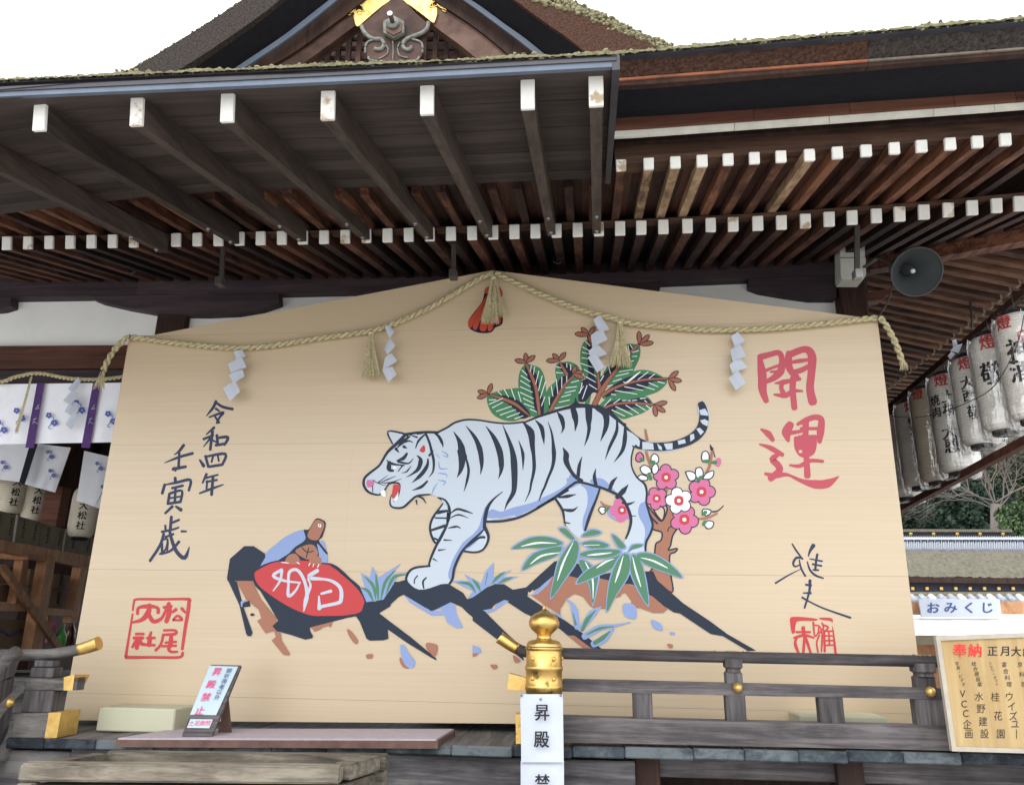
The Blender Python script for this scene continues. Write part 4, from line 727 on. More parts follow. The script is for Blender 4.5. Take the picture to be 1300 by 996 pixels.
for x in xs_:
    h_ = lum(x) + rn.uniform(0, .006)
    for (dy, dz) in ((-.030, -.004), (-.026, h_ * .7), (-.008, h_), (.03, h_ * .9), (.09, .004)): V.append((x + rn.uniform(-.003, .003), -1.985 + dy + rn.uniform(-.004, .004), ztop(x) + dz + rn.uniform(-.002, .002)))
m.add(V, [(i * 5 + k, i * 5 + 5 + k, i * 5 + 6 + k, i * 5 + 1 + k) for i in range(len(xs_) - 1) for k in range(4)], 0, smooth=True)
x = XL
while x < XR:
    x += 0.0028; big = 0.018 + 0.026 * (0.5 + 0.5 * math.sin(x * 9 + 2 * math.sin(x * 3.1))) * rn.random()
    P.append((x + rn.uniform(-.01, .01), -1.99 + rn.uniform(-.012, .06), ztop(x) + big * rn.uniform(-0.1, 1.0)))
clumps(m, P, 0.007, 0.016)
P = []
for i in range(2600):
    x = rn.uniform(-4.4, XR); P.append((x, -1.96 + rn.uniform(0, .05), ztop(x) + 0.012 + abs(math.sin(x * 7.3) * math.sin(x * 2.9 + 1)) * 0.022))
clumps(m, P, 0.007, 0.015)
o = m.build('moss', ['moss', 'moss_dry'], hall, fix=False); o['kind'] = 'stuff'
# ---- corner: hip rafter and the side eaves running back along the right wall
zc = zl(XC); plain('tip_brown', (.26, .19, .13), .8, noise=.2, nscale=20)
z_side_in = zc + SL * (WY - YB)              # underside of rafters at the wall line
def side_z(x): return z_side_in - SL * (x - XC) + 0.03
m = MB(); a = Vector((XC + 0.02, WY - 0.05, z_side_in - 0.05)); b = Vector((hipx(YU) + 0.1, YU, side_z(XC + 2.2) + 0.10)); m.beam(a, b, 0.11, 0.14); m.build('hip_rafter', 'rafter_timber', hall)
XS1, XS2 = XC + 1.18, XC + 1.95
proto = None; k = 0
y = -0.42
while y < 7.0:
    xin = max(XC - 0.02, hipx(y)) if y < WY else XC - 0.02
    m = MB(); w, h = 0.062, 0.085; zi, zo = side_z(xin), side_z(XS1)
    m.hexa([(xin, y - w / 2, zi), (XS1, y - w / 2, zo), (XS1, y + w / 2, zo), (xin, y + w / 2, zi), (xin, y - w / 2, zi + h), (XS1, y - w / 2, zo + h), (XS1, y + w / 2, zo + h), (xin, y + w / 2, zi + h)])
    r = m.build('side_rafter', 'rafter_side_timber', hall)
    t = MB(); t.cbox(XS1 - 0.03, XS1 + 0.006, y - w / 2 - .002, y + w / 2 + .002, zo - .002, zo + h + .002, 0.012); t.build('rafter_tip', 'tip_brown', r)
    m = MB(); x0 = XS1 - 0.1; z0 = side_z(XS1) + 0.13; z1 = z0 - 0.10
    if hipx(y) < XS2:
        m.hexa([(x0, y - .027, z0), (XS2, y - .027, z1), (XS2, y + .027, z1), (x0, y + .027, z0), (x0, y - .027, z0 + .06), (XS2, y - .027, z1 + .06), (XS2, y + .027, z1 + .06), (x0, y + .027, z0 + .06)])
        r = m.build('side_flying_rafter', 'rafter_side_timber', hall)
        t = MB(); t.cbox(XS2 - 0.03, XS2 + 0.006, y - .029, y + .029, z1 - .002, z1 + .062, 0.008); t.build('rafter_tip', 'tip_brown', r)
    # planks above
    q0 = max(xin, XC); m = MB(); m.hexa([(q0, y - .07, side_z(q0) + .087), (XS1 - .12, y - .07, side_z(XS1 - .12) + .087), (XS1 - .12, y + .07, side_z(XS1 - .12) + .087), (q0, y + .07, side_z(q0) + .087)] + [(q0, y - .07, side_z(q0) + .10), (XS1 - .12, y - .07, side_z(XS1 - .12) + .10), (XS1 - .12, y + .07, side_z(XS1 - .12) + .10), (q0, y + .07, side_z(q0) + .10)])
    m.build('soffit_plank', 'soffit_shaded', hall)
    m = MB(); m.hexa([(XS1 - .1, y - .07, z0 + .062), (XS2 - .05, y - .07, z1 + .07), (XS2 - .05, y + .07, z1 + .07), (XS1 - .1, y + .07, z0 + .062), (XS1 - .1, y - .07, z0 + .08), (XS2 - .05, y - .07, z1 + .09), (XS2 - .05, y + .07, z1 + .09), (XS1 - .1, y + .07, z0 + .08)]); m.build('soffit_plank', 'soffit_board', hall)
    y += 0.143
m = MB(); m.box(XS1 - 0.09, XS1 - 0.02, hipx(0) - XC - 1.6, 7.0, side_z(XS1) + .086, side_z(XS1) + 0.13); m.build('eave_batten', 'eave_board', hall)
m = MB(); m.box(XS2 - 0.06, XS2 + 0.02, YU, 7.0, side_z(XS1) + .095, side_z(XS1) + 0.20); m.build('eave_moulding', 'eave_board', hall)
m = MB(); m.box(XS2 - 0.06, XS2 + 0.35, YU - .3, 7.0, side_z(XS1) + .205, side_z(XS1) + 0.50); m.build('bark_edge', 'bark_old', hall)
m = MB(); m.box(XC, XC + .10, WY + .1, 7.0, z_side_in - 0.28, z_side_in - 0.002); m.build('wall_plate', 'beam_timber', hall)
# bracket end poking out of the corner under the side eaves
m = MB(); P3 = [onY(*q, WY - 0.13) for q in pts('S 1096,373 1130,366 1128,372 1120,380 1096,383')]; m.prism([tuple(p) for p in P3], (0, .1, 0)); m.build('bracket_arm', 'lintel_timber', hall)
# ---- hanging bars, rings
for (px, y0p, y1p, yy) in ((281, 306, 359, -0.5), (576, 290, 350, -0.48), (1088, 286, 350, -0.5)):
    a, b = onY(px + (3 if px < 300 else 0), y0p, yy), onY(px, y1p, yy); m = MB(); m.beam(a, b, 0.030, 0.022, (0, 1, 0)); r = m.build('hanger_bar', 'iron', hall)
    m = MB(); m.cbox(b.x - .026, b.x + .026, b.y - .05, b.y + .02, b.z - .03, b.z + .03, .004); m.build('bar_foot', 'bolt_steel' if px > 1000 else 'iron', r)
for (px, py) in ((167, 342), (708, 329), (345, 335), (483, 333)):
    c = onY(px, py, 0.2); m = MB(); R_g = 0.036 if px in (167, 708) else 0.014
    m.tube([c + Vector((math.cos(t) * R_g, 0, math.sin(t) * R_g)) for t in [2 * math.pi * i / 16 for i in range(17)]], 0.006, 6, caps=False); m.tube([c + Vector((0, 0, R_g)), c + Vector((0, 0, R_g + 0.09))], 0.005, 6); m.build('hanging_ring', 'iron', hall)
# ================================================================ gable above the eaves
GYF = -0.55                                             # plane of the bargeboards
def slab(name, s, y, th, mat, parent, smooth=False, n=4):
    P2 = pts(s); P2 = catmull(P2, n, True) if smooth else P2
    m = MB(); m.prism([tuple(onY(px, py, y)) for px, py in P2], (0, th, 0)); return m.build(name, mat, parent)
def band(name, outer, inner, y, th, mat, parent, yo=None, mats=None):
    """curved band between two measured edge lines (smoothed)"""
    A = catmull(pts(outer), 6); B = catmull(pts(inner), 6); n = min(len(A), len(B)); m = MB()
    pa = [onY(*A[int(i * (len(A) - 1) / (n - 1))], y) for i in range(n)]; pb_ = [onY(*B[int(i * (len(B) - 1) / (n - 1))], y if yo is None else yo) for i in range(n)]
    o = Vector((0, th, 0)); V = []
    for i in range(n): V += [pa[i], pb_[i], pb_[i] + o, pa[i] + o]
    Fc = []
    for i in range(n - 1):
        for k in range(4): Fc.append((i * 4 + k, i * 4 + 4 + k, i * 4 + 4 + (k + 1) % 4, i * 4 + (k + 1) % 4))
    m.add(V, Fc); return m.build(name, mat, parent)
# left side: outer bark, dark underside, white strip, bargeboard
OL = '120,112 200,68 300,5 350,-35 400,-75 500,-150'; IL = '190,112 260,68 330,20 380,-20 430,-60 500,-120'
WLo = '285,95 320,72 360,45 400,14 425,-6 500,-70'; WLi = '293,97 328,74 368,47 408,16 431,-3 500,-62'
BLo = '296,99 331,76 370,50 412,18 435,0 500,-55'; BLi = '400,99 415,78 455,49 480,28 520,-8 500,-20'
band('bark_edge', OL, IL, GYF - 0.30, 0.12, 'bark_old', hall)
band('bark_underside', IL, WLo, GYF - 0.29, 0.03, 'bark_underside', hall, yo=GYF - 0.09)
band('white_moulding', WLo, WLi, GYF - 0.12, 0.015, 'zinc', hall)
band('bargeboard', BLo, '350,105 375,88 430,48 470,18 492,0 500,-8', GYF, 0.08, 'gable_timber', hall)
OR_ = '500,-150 600,-75 660,-10 740,20 800,45 850,66'; IR = '500,-120 560,-70 600,-40 680,20 720,48 760,80'
TRo = '500,-170 600,-95 670,-18 720,-2 790,30 850,58'
band('bark_edge', OR_, IR, GYF - 0.30, 0.12, 'bark_new', hall)
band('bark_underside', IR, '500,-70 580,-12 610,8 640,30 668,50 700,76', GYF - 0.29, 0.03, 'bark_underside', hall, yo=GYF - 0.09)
band('white_moulding', '500,-70 580,-12 610,8 640,30 668,50 700,76', '500,-62 574,-10 604,11 634,33 662,54 692,78', GYF - 0.12, 0.015, 'zinc', hall)
band('bargeboard', '500,-55 570,-6 602,14 632,36 660,58 690,80', '500,-8 520,4 550,32 585,58 602,72 620,84', GYF, 0.08, 'gable_timber', hall)
band('bargeboard_shadow', WLi, '305,108 340,86 381,61 425,29 450,10 500,-35', GYF - .03, 0.02, 'roof_timber_dark', hall)  # dark band painted as the shadow under the white strip
band('bargeboard_shadow', '500,-62 574,-10 604,11 634,33 662,54 692,78', '500,-38 560,6 592,27 620,48 646,70 670,92', GYF - .03, 0.02, 'roof_timber_dark', hall)
# gable field with lattice
slab('gable_wall', '300,125 400,30 500,-60 600,20 690,85 720,125', GYF + 0.35, 0.05, 'roof_timber_dark', hall)
for i in range(-9, 10):
    px = 500 + i * 13.6
    if abs(px - 500) < 30: continue
    t = max(3, 8 + abs(px - 500) * 0.62); a, b = onY(px, t, GYF + 0.2), onY(px, 100, GYF + 0.2)
    m = MB(); m.box(a.x - .019, a.x + .019, GYF + .17, GYF + .20, b.z, a.z); m.build('lattice_bar', 'gable_timber', hall)
for j, py in enumerate((38, 50, 62, 74, 86)):
    hw = (py - 2) * 1.5; a, b = onY(500 - hw, py, GYF + .22), onY(500 + hw, py, GYF + .22)
    m = MB(); m.beam(a, b, 0.02, 0.03); m.build('lattice_bar', 'gable_timber', hall)
# carved pendant ornament: body, scroll rims, hexagonal boss with a white ended pin
CRG = (400, 0, 200 / 1300); CR['G2'] = CRG
orn = slab('gable_pendant', 'G2 620,0 500,110 380,210 400,260 460,310 500,335 440,350 410,400 420,450 450,500 560,520 645,500 730,520 850,500 885,450 890,390 860,340 790,320 860,280 920,240 935,200 830,110 730,0', GYF - 0.10, 0.07, 'gable_timber', hall)
plain('verdigris', (0.22, 0.235, 0.21), 0.85, noise=0.3, nscale=30)
def rim(s, r=0.011, y=GYF - 0.105):
    P2 = catmull(pts(s), 5); m = MB(); m.tube([onY(px, py, y) for px, py in P2], r, 8); m.build('scroll_rim', 'verdigris', orn)
rim('G2 382,215 400,258 440,300 490,325 540,325 568,360 555,400 520,412 492,402', 0.015); rim('G2 935,185 925,235 880,275 800,305 750,330 722,370 740,405 775,412 800,388', 0.015)
rim('G2 415,440 415,385 440,345 490,330', 0.008); rim('G2 885,440 888,385 865,345 800,325', 0.008); rim('G2 440,470 450,495 520,510', 0.008); rim('G2 860,470 840,498 780,510', .008)
rim('G2 640,340 645,420 640,500', 0.005); rim('G2 560,350 600,400 590,450 520,490', 0.005); rim('G2 700,350 680,400 700,460 770,480', 0.005)
hx = [(648 + 98 * math.sin(a), 220 + 92 * math.cos(a)) for a in [math.pi / 3 * i for i in range(6)]]
slab('hex_boss', 'G2 ' + ' '.join('%f,%f' % p for p in hx), GYF - 0.135, 0.03, 'verdigris', orn)
hx = [(648 + 74 * math.sin(a), 220 + 70 * math.cos(a)) for a in [math.pi / 3 * i for i in range(6)]]
slab('hex_boss', 'G2 ' + ' '.join('%f,%f' % p for p in hx), GYF - 0.15, 0.014, 'gable_timber', orn)
c = onY(*pts('G2 642,190')[0], GYF - 0.16); m = MB(); m.lathe(c, [(0.0, -0.012), (0.040, -0.012), (0.050, 0.0), (0.042, 0.014)], 16, axis='Y'); m.build('boss_ring', 'verdigris', orn)
m = MB(); m.tube([c, c + Vector((0, -0.085, 0.0))], 0.017, 12); m.build('pin', 'gable_timber', orn); m = MB(); m.tube([c + Vector((0, -0.086, 0)), c + Vector((0, -0.095, 0))], 0.0195, 12); m.build('pin_end', 'white_tip', orn)
# gold fittings on the bargeboards
GL = 'G2 118,125 180,75 250,20 300,-25 400,-60 560,-60 640,-15 560,45 480,110 400,180 352,218 335,195 322,140 328,105 360,88 390,98 400,80 385,50 350,35 320,35 308,48 325,75 300,105 250,115 200,130 140,128'
GRr = 'G2 700,-20 790,-60 950,-60 1060,-30 1130,0 1218,70 1190,78 1120,80 1050,70 1015,45 1012,18 1030,5 990,10 960,30 945,60 975,55 1005,75 1005,115 985,180 970,185 900,130 800,55'
for s_ in (GL, GRr):
    g_ = slab('gold_fitting', s_, GYF - 0.012, 0.011, 'gold_leaf', hall)
    P2 = catmull(pts(s_), 3, True); m = MB(); m.tube([onY(px, py, GYF - .014) for px, py in P2 + [P2[0]]], 0.005, 6, caps=False); m.build('fitting_rim', 'gold_leaf', g_)
    rn2 = random.Random(len(s_)); c2 = pts(s_); bx = sum(p[0] for p in c2) / len(c2); by = sum(p[1] for p in c2) / len(c2)
    for k in range(7):                                    # embossed arabesque
        qx, qy = bx + rn2.uniform(-22, 22), by + rn2.uniform(-8, 8) 
        m = MB(); m.tube([onY(qx + 4 * (1 - t * .5) * math.cos(t * 7 + k), qy + 4 * (1 - t * .5) * math.sin(t * 7 + k), GYF - .0125) for t in [i / 12 for i in range(13)]], 0.0035, 5); m.build('arabesque', 'gold_leaf', g_)
# gable roof surface with its mossy top on the right
m = MB(); A = catmull(pts(OR_), 6); B = catmull(pts(TRo), 6); rn = random.Random(9); P = []
for i in range(len(A)):
    a = onY(*A[i], GYF - .30); b = onY(*B[i], GYF - .30)
    for k in range(120): t = rn.random(); P.append(tuple(a.lerp(b, t * .9) + Vector((rn.uniform(-.05, .05), rn.uniform(0, .08), 0))))
clumps(m, P, 0.010, 0.024); o = m.build('moss', ['moss', 'moss_dry'], hall, fix=False); o['kind'] = 'stuff'
band('roof_slope', TRo, OR_, GYF - .28, 0.12, 'moss', hall)
slab('roof_body', '240,112 320,60 400,-10 500,-90 600,-35 690,30 760,112', GYF + 0.41, 3.0, 'moss', hall)
m = MB(); A = catmull(pts(OL), 8); P = []
for i in range(len(A)):
    a = onY(*A[i], GYF - .30); b = onY(*A[min(i + 1, len(A) - 1)], GYF - .30)
    for k in range(40): P.append(tuple(a.lerp(b, rn.random()) + Vector((0, rn.uniform(0, .05), rn.uniform(-.006, .006)))))
clumps(m, P, 0.006, 0.013); o = m.build('moss', ['moss', 'moss_dry'], hall, fix=False); o['kind'] = 'stuff'
# ================================================================ flat boarded canopy over the steps
CYF, CYB = -2.48, -1.25                                  # front and inner edge of the boarding
canopy = thing('entrance_canopy', (-2.2, -0.9, 0.0), 'flat brown boarded canopy on white ended rafters under the mossy roof edge', 'canopy')
tips_px = [(-83, 178), (45, 162), (169, 155.5), (285, 150.5), (413.5, 147.5), (540.5, 141), (669.5, 134), (757, 130)]
tops_px = [(45, 130), (171, 123), (285, 118), (413, 113.5), (540, 107.5), (669, 100), (757, 95.5)]
zcb = curveZ([(p[0], p[1]) for p in tips_px], -2.40); SCN = 0.196
XCR = onY(783, 80, CYF).x; XCLf = -5.2
def csoff(x, y): return zcb(x) + 0.130 + SCN * (y + 2.40)
ye = CYF; nb = 9; wB = (CYB - CYF) / nb
for i in range(nb):
    a, b = CYF + i * wB + .001, CYF + (i + 1) * wB - .001; m = MB(); V = []; xx = [XCLf + 0.5 * k for k in range(11)]; xx = [x for x in xx if x < XCR - .02] + [XCR - .02]
    j = 0.002 * (i % 2)
    for x in xx: V += [(x, a, csoff(x, a) + j), (x, b, csoff(x, b) + j), (x, b, csoff(x, b) + .018), (x, a, csoff(x, a) + .018)]
    Fc = [(k * 4 + q, k * 4 + 4 + q, k * 4 + 4 + (q + 1) % 4, k * 4 + (q + 1) % 4) for k in range(len(xx) - 1) for q in range(4)] + [(0, 1, 2, 3), (len(V) - 1, len(V) - 2, len(V) - 3, len(V) - 4)]
    m.add(V, Fc); m.build('board', 'canopy_board', canopy)
for i, (px, py) in enumerate(tips_px):
    p = onY(px, py, -2.40); xo = onY([96, 300, 385, 465, 545, 620, 700, 757.5][i] if i else 96, 300, -0.60).x; x = p.x; x1 = lerp(p.x, xo, 1.0) if i else p.x + .05
    w, h = 0.055, 0.130; z0 = zcb(x); z1 = z0 + SCN * 1.82; m = MB(); y0, y1 = -2.40, -0.58
    m.hexa([(x - w / 2, y0 + SCN * h, z0), (x + w / 2, y0 + SCN * h, z0), (x1 + w / 2, y1, z1), (x1 - w / 2, y1, z1), (x - w / 2, y0, z0 + h - .001), (x + w / 2, y0, z0 + h - .001), (x1 + w / 2, y1, z1 + h - .001), (x1 - w / 2, y1, z1 + h - .001)])
    r = m.build('canopy_rafter', 'canopy_timber', canopy)
    tipcap(x, y0, z0, SCN, w, h - .004, .02, .003).build('rafter_tip', 'stained_tip' if i in (2, 4, 7) else 'white_tip', r)
    for f in (0.80, 0.955):
        q = Vector((lerp(x, x1, f), lerp(y0, y1, f), lerp(z0, z1, f))); t = MB(); t.lathe(q - Vector((0, 0, .008)), [(0, -.004), (.011, -.003), (.013, .004), (.013, .010)], 10); t.lathe(q - Vector((0, 0, .010)), [(0, -.010), (.006, -.009), (.006, 0)], 6, smooth=False); t.build('bolt', 'bolt_steel', r)
def cstrip(name, y0, y1, top, bot, mat): strip(name, y0, y1, top, bot, mat, canopy, XCLf, XCR)
cstrip('fascia', CYF - .010, CYF + .01, [(-100, 121), (0, 116), (400, 97.5), (700, 81.5), (783, 77)], [(-100, 128), (0, 122.5), (400, 105), (700, 89), (783, 84.5)], 'zinc')
cstrip('gutter_strip', CYF - .016, CYF + .005, [(-100, 116), (0, 110), (400, 91.5), (700, 75), (783, 71)], [(-100, 121.5), (0, 115.5), (400, 97), (700, 81), (783, 76.5)], 'zinc_dark')
m = MB(); xx = XCR
m.hexa([(xx - .02, CYF - .012, csoff(xx, CYF) - .03), (xx + .012, CYF - .012, csoff(xx, CYF) - .03), (xx + .012, CYB + .01, csoff(xx, CYB) - .03), (xx - .02, CYB + .01, csoff(xx, CYB) - .03),
        (xx - .02, CYF - .012, csoff(xx, CYF) + .045), (xx + .012, CYF - .012, csoff(xx, CYF) + .045), (xx + .012, CYB + .01, csoff(xx, CYB) + .06), (xx - .02, CYB + .01, csoff(xx, CYB) + .06)]); m.build('side_fascia', 'zinc_dark', canopy)
m = MB(); V = []
XS_ = [XCLf + 0.5 * k for k in range(11)] + [XCR]
for x in XS_: V += [(x, CYF - .02, csoff(x, CYF) + .035), (x, CYB, csoff(x, CYB) + .05)]
m.add(V, [(2 * i, 2 * i + 2, 2 * i + 3, 2 * i + 1) for i in range(len(XS_) - 1)]); m.build('roof_sheet', 'zinc_dark', canopy)
# ================================================================ ground, veranda, railings and what stands on them
NG = NT('gravel'); tc = NG.n('ShaderNodeTexCoord'); v1 = NG.n('ShaderNodeTexVoronoi', Scale=45.0); NG.l(tc.outputs['Object'], v1.inputs['Vector'])
nz = NG.n('ShaderNodeTexNoise', Scale=1.2, Detail=5.0); NG.l(tc.outputs['Object'], nz.inputs['Vector'])
mx = NG.n('ShaderNodeMath', operation='MULTIPLY_ADD'); NG.l(v1.outputs['Distance'], mx.inputs[0]); mx.inputs[1].default_value = 0.5; NG.l(nz.outputs[0], mx.inputs[2])
NG.l(ramp(NG, mx.outputs[0], [(0.3, (0.34, 0.335, 0.325)), (0.8, (0.50, 0.49, 0.47))]), NG.b.inputs['Base Color']); NG.b.inputs['Roughness'].default_value = 0.95
bp = NG.n('ShaderNodeBump', Strength=0.6, Distance=0.02); NG.l(v1.outputs['Distance'], bp.inputs['Height']); NG.l(bp.outputs[0], NG.b.inputs['Normal'])
m = MB(); m.add([(-400, -400, 0), (400, -400, 0), (400, 400, 0), (-400, 400, 0)], [(0, 1, 2, 3)]); o = m.build('ground', 'gravel', fix=False); o['kind'] = 'structure'
YD = -0.60
_a, _b = onY(29, 937, YD), onY(1300, 957, YD)
def zd(x): return _a.z + (_b.z - _a.z) * (x - _a.x) / (_b.x - _a.x)
veranda = thing('veranda', (-0.7, -0.5, 0.0), 'weathered grey plank veranda whose plank ends face the viewer', 'veranda')
ends = [-320, -240, -165, -90, -15, 55, 121, 195, 270, 345, 415, 488, 573, 651, 726, 793, 880, 945, 1013, 1076, 1146, 1219, 1300, 1380]
for a, b in zip(ends, ends[1:]):
    xa, xb = onY(a, 945, YD).x + .0015, onY(b, 945, YD).x - .0015; xm = (xa + xb) / 2; j = random.uniform(-.003, .003); T = 0.052 + random.uniform(-.004, .004)
    m = MB(); yy = YD + random.uniform(-.006, .006); m.cbox(xa, xb, yy + .004, WY - .2, zd(xm) - T + j, zd(xm) + j, .006); p = m.build('plank', 'deck_plank', veranda)
    m = MB(); m.cbox(xa - .0003, xb + .0003, yy, yy + .03, zd(xm) - T + j - .001, zd(xm) + j + .0012, .007); m.build('plank_end', 'deck_end', p)
for i in range(26):                                     # floor of the hall behind
    x0 = -9 + i * 0.45; m = MB(); m.box(x0 + .001, x0 + .449, WY - .19, 9.0, .80, zd(x0) - .01) if x0 < XC else None
    if x0 < XC: m.build('plank', 'deck_plank', veranda)
xj = onY(806, 960, -.56).x
m = MB(); m.cbox(-3.0, xj, -.56, -.44, .50, zd(-1) - .056, .006); m.build('beam', 'figured_beam', veranda)
m = MB(); m.cbox(-8.0, -3.004, -.555, -.44, .50, zd(-4) - .06, .006); m.build('beam', 'figured_beam', veranda)
zt = curveZ([(806, 966), (1300, 975)], -.42); m = MB(); m.cbox(xj + .003, 4.0, -.42, -.32, onY(1000, 991, -.42).z, onY(1000, 960, -.42).z, .006); m.build('beam', 'grey_rail', veranda)
for a, b in ((1063, 1097), (806, 838)):
    xa, xb = onY(a, 980, -.47).x, onY(b, 980, -.47).x; m = MB(); m.cbox(xa, xb, -.47, -.30, 0.0, zd(xa) - .062, .006); m.build('post', 'roof_timber_dark', veranda)
for x in (-7, -5.2, -3.4): m = MB(); m.cbox(x, x + .18, -.42, -.24, 0.0, .85, .008); m.build('post', 'grey_post', veranda)
m = MB(); m.box(-9, 4.0, .1, .25, 0, .78); m.build('base_wall', 'roof_timber_dark', veranda)
m = MB(); m.cbox(xj, 4.0, -.50, -.40, .35, .52, .006); m.build('beam', 'grey_rail', veranda)
for i in range(3):
    z = .68 - .22 * i; m = MB(); m.cbox(-3.0, -.35, -.88 - .24 * i, -.58 - .24 * i, z - .06, z, .006); m.build('step', 'grey_stair', veranda)
# ---- gilded newel post with onion cap
plain('soot', (0.03, 0.028, 0.03), 0.8)
YP = -0.66
def px2m(y, py=850, px=690): return (onY(px + 1, py, y).x - onY(px, py, y).x)
k = px2m(YP); cN = onY(690.5, 880, YP); cN.y = YP
newel = thing('newel_post', (cN.x, YP, 0), 'gold capped round newel post with onion finial, at the railing end', 'post')
def zpx(py): return onY(690.5, py, YP).z
prof = [(0.0, 767), (1.2, 768.5), (2.2, 771), (3.0, 774), (7, 776.5), (13, 779), (17.5, 783), (19.7, 789), (19.5, 793.5), (17, 798), (12.5, 802), (9.3, 805), (8.8, 809), (10.5, 811.3), (15, 812), (19.5, 813.5), (22, 817), (22.6, 820)]
m = MB(); m.lathe((cN.x, YP, 0), [(r * k, zpx(y)) for r, y in prof], 40); m.build('finial', 'gold_worn', newel)
prof = [(22.6, 820.5), (23.8, 821), (24.2, 822.5), (23.8, 824), (22.4, 824.5), (22.6, 826), (22.9, 844), (24.1, 845), (24.3, 847), (24.1, 849.5), (23, 850.5), (23, 868), (24, 869), (24.2, 871), (24, 873), (23, 874), (23, 879.5), (21.8, 880)]
m = MB(); m.lathe((cN.x, YP, 0), [(r * k, zpx(y)) for r, y in prof], 40); c_ = m.build('sleeve', 'gold_worn', newel)
for py in (835, 860):
    for a in (-2.18, -0.96, .3, 2.6):
        q = Vector((cN.x + 23.2 * k * math.cos(a), YP + 23.2 * k * math.sin(a), zpx(py))); m = MB(); m.lathe(q, [(0, -.012), (.008, -.010), (.012, 0), (.008, .010), (0, .012)], 10); m.build('stud', 'gold', c_)
m = MB(); m.lathe((cN.x, YP, 0), [(21 * k, zpx(880) - .001), (21 * k, 0.0)], 32); m.build('shaft', 'grey_post', newel)
m = MB()
def wrapsheet(name, x0, x1, yt, yb, dr):
    V = []; n = 10; m = MB(); rn = random.Random(int(yt))
    for i in range(n + 1):
        for j in range(7):
            t = i / n; s = j / 6; px = lerp(x0, x1, t) + (1.2 * s if x0 < 661 else 0); py = lerp(yt, yb, s)
            y = YP - (23.4 * k) - dr + .030 * (2 * t - 1) ** 2 - .012 * s; V.append(tuple(onY(px, py, y)))
    m.add(V, [(i * 7 + j, (i + 1) * 7 + j, (i + 1) * 7 + j + 1, i * 7 + j + 1) for i in range(n) for j in range(6)], smooth=True); return m.build(name, 'paper', notice)
notice = thing('paper_notice', (cN.x, YP - .13, .6), 'white paper notice with black brush characters hung on the gold capped post', 'notice')
s1 = wrapsheet('paper_sheet', 660.5, 714.5, 880.5, 967, .006); s2 = wrapsheet('paper_sheet', 661, 716, 965, 1060, .002)
def letter_px(mb, body, px, py, size, y, bold=0.0, mi=0, sx=1.0):
    a = onY(px, py, y); letter(mb, body, a, onY(px + 10, py, y) - a, onY(px, py - 10, y) - a, size * px2m(y, py, px), bold, mi, sx)
ink('print_black', (0.015, 0.015, 0.02)); ink('print_red', (0.60, 0.03, 0.03)); ink('print_pink', (0.72, 0.07, 0.22)); ink('print_navy', (0.04, 0.07, 0.22))
def lettering(name, items, y, mat, parent, bold=0.0, sx=1.0):
    m = MB()
    for body, px, py, size in items: letter_px(m, body, px, py, size, y, bold, 0, sx)
    return m.build(name, mat, parent, fix=False)
yl = YP - 23.4 * k - .022
lettering('lettering', [('昇', 688, 904, 21), ('殿', 687.5, 938, 21)], yl - .016, 'print_black', s1, 0.020, .95); lettering('lettering', [('禁', 688.5, 993, 21)], yl - .026, 'print_black', s2, 0.020, .95)
m = MB(); 
for (px, py) in ((662, 882), (686.5, 887), (712, 882)): m.lathe(onY(px, py, YP - 23.4 * k - .008 + (.022 if px != 686.5 else 0)), [(0, -.006), (.006, -.004), (.007, 0)], 8, axis='Y')
m.build('pin', 'bolt_steel', notice)
# ---- railing on the right
rail = thing('railing', (1.0, -.5, .9), 'weathered grey veranda railing with round handrail, brass studs and gilded tips', 'railing')
YR = -.50
xR = 3.6
def railpx(name, top, bot, y0, y1, x0, x1, mat='grey_rail'): strip(name, y0, y1, top, bot, mat, rail, x0, x1)
xs0 = onY(662, 870, YR).x
railpx('base_rail', [(500, 904), (716, 909), (880, 914.5), (1180, 921), (1300, 924)], [(500, 939), (716, 941.5), (880, 945), (1180, 951.5), (1300, 955)], -.57, -.45, onY(664, 920, -.57).x, xR)
railpx('middle_rail', [(500, 857), (716, 861.5), (880, 865.5), (1180, 873), (1300, 876)], [(500, 873), (716, 877), (880, 881.5), (1180, 887), (1300, 890)], YR - .035, YR + .035, onY(668, 870, YR).x, xR)
zt = curveZ([(500, 825), (716, 829), (880, 832.7), (1180, 839), (1300, 842)], YR)
P = [(x, YR, zt(x)) for x in [onY(672, 830, YR).x + .15 * i for i in range(28)] if x < xR]; m = MB(); m.tube(P, .031, 16); m.build('handrail', 'grey_rail', rail)
# upturned handrail tip, gilded ends left of the newel
p0 = onY(676, 829, YR); tip = [p0 + Vector((0, -.006, 0)), onY(664, 826, YR - .006), onY(655, 822, YR - .006), onY(645, 816, YR - .006), onY(634, 808.5, YR - .006)]
tp = [Vector(q) for q in catmull([tuple(v) for v in tip], 4)]; m = MB(); m.tube(tp[:9], .030, 16); m.build('handrail_tip', 'grey_rail', rail)
g2 = tp[7:]; m = MB(); m.tube(g2, [.032 + .004 * (i / len(g2)) for i in range(len(g2))], 18); m.build('gold_cap', 'gold_worn', rail)
a, b = onY(668, 867.5, YR - .003), onY(646, 864, YR - .003); m = MB(); m.beam(a, b, .075, .064, h2=.088); m.build('gold_cap', 'gold_worn', rail)
a, b = onY(663, 923, -.51), onY(656, 923, -.51); m = MB(); m.beam(a, b, .125, .150); m.build('gold_cap', 'gold_worn', rail)
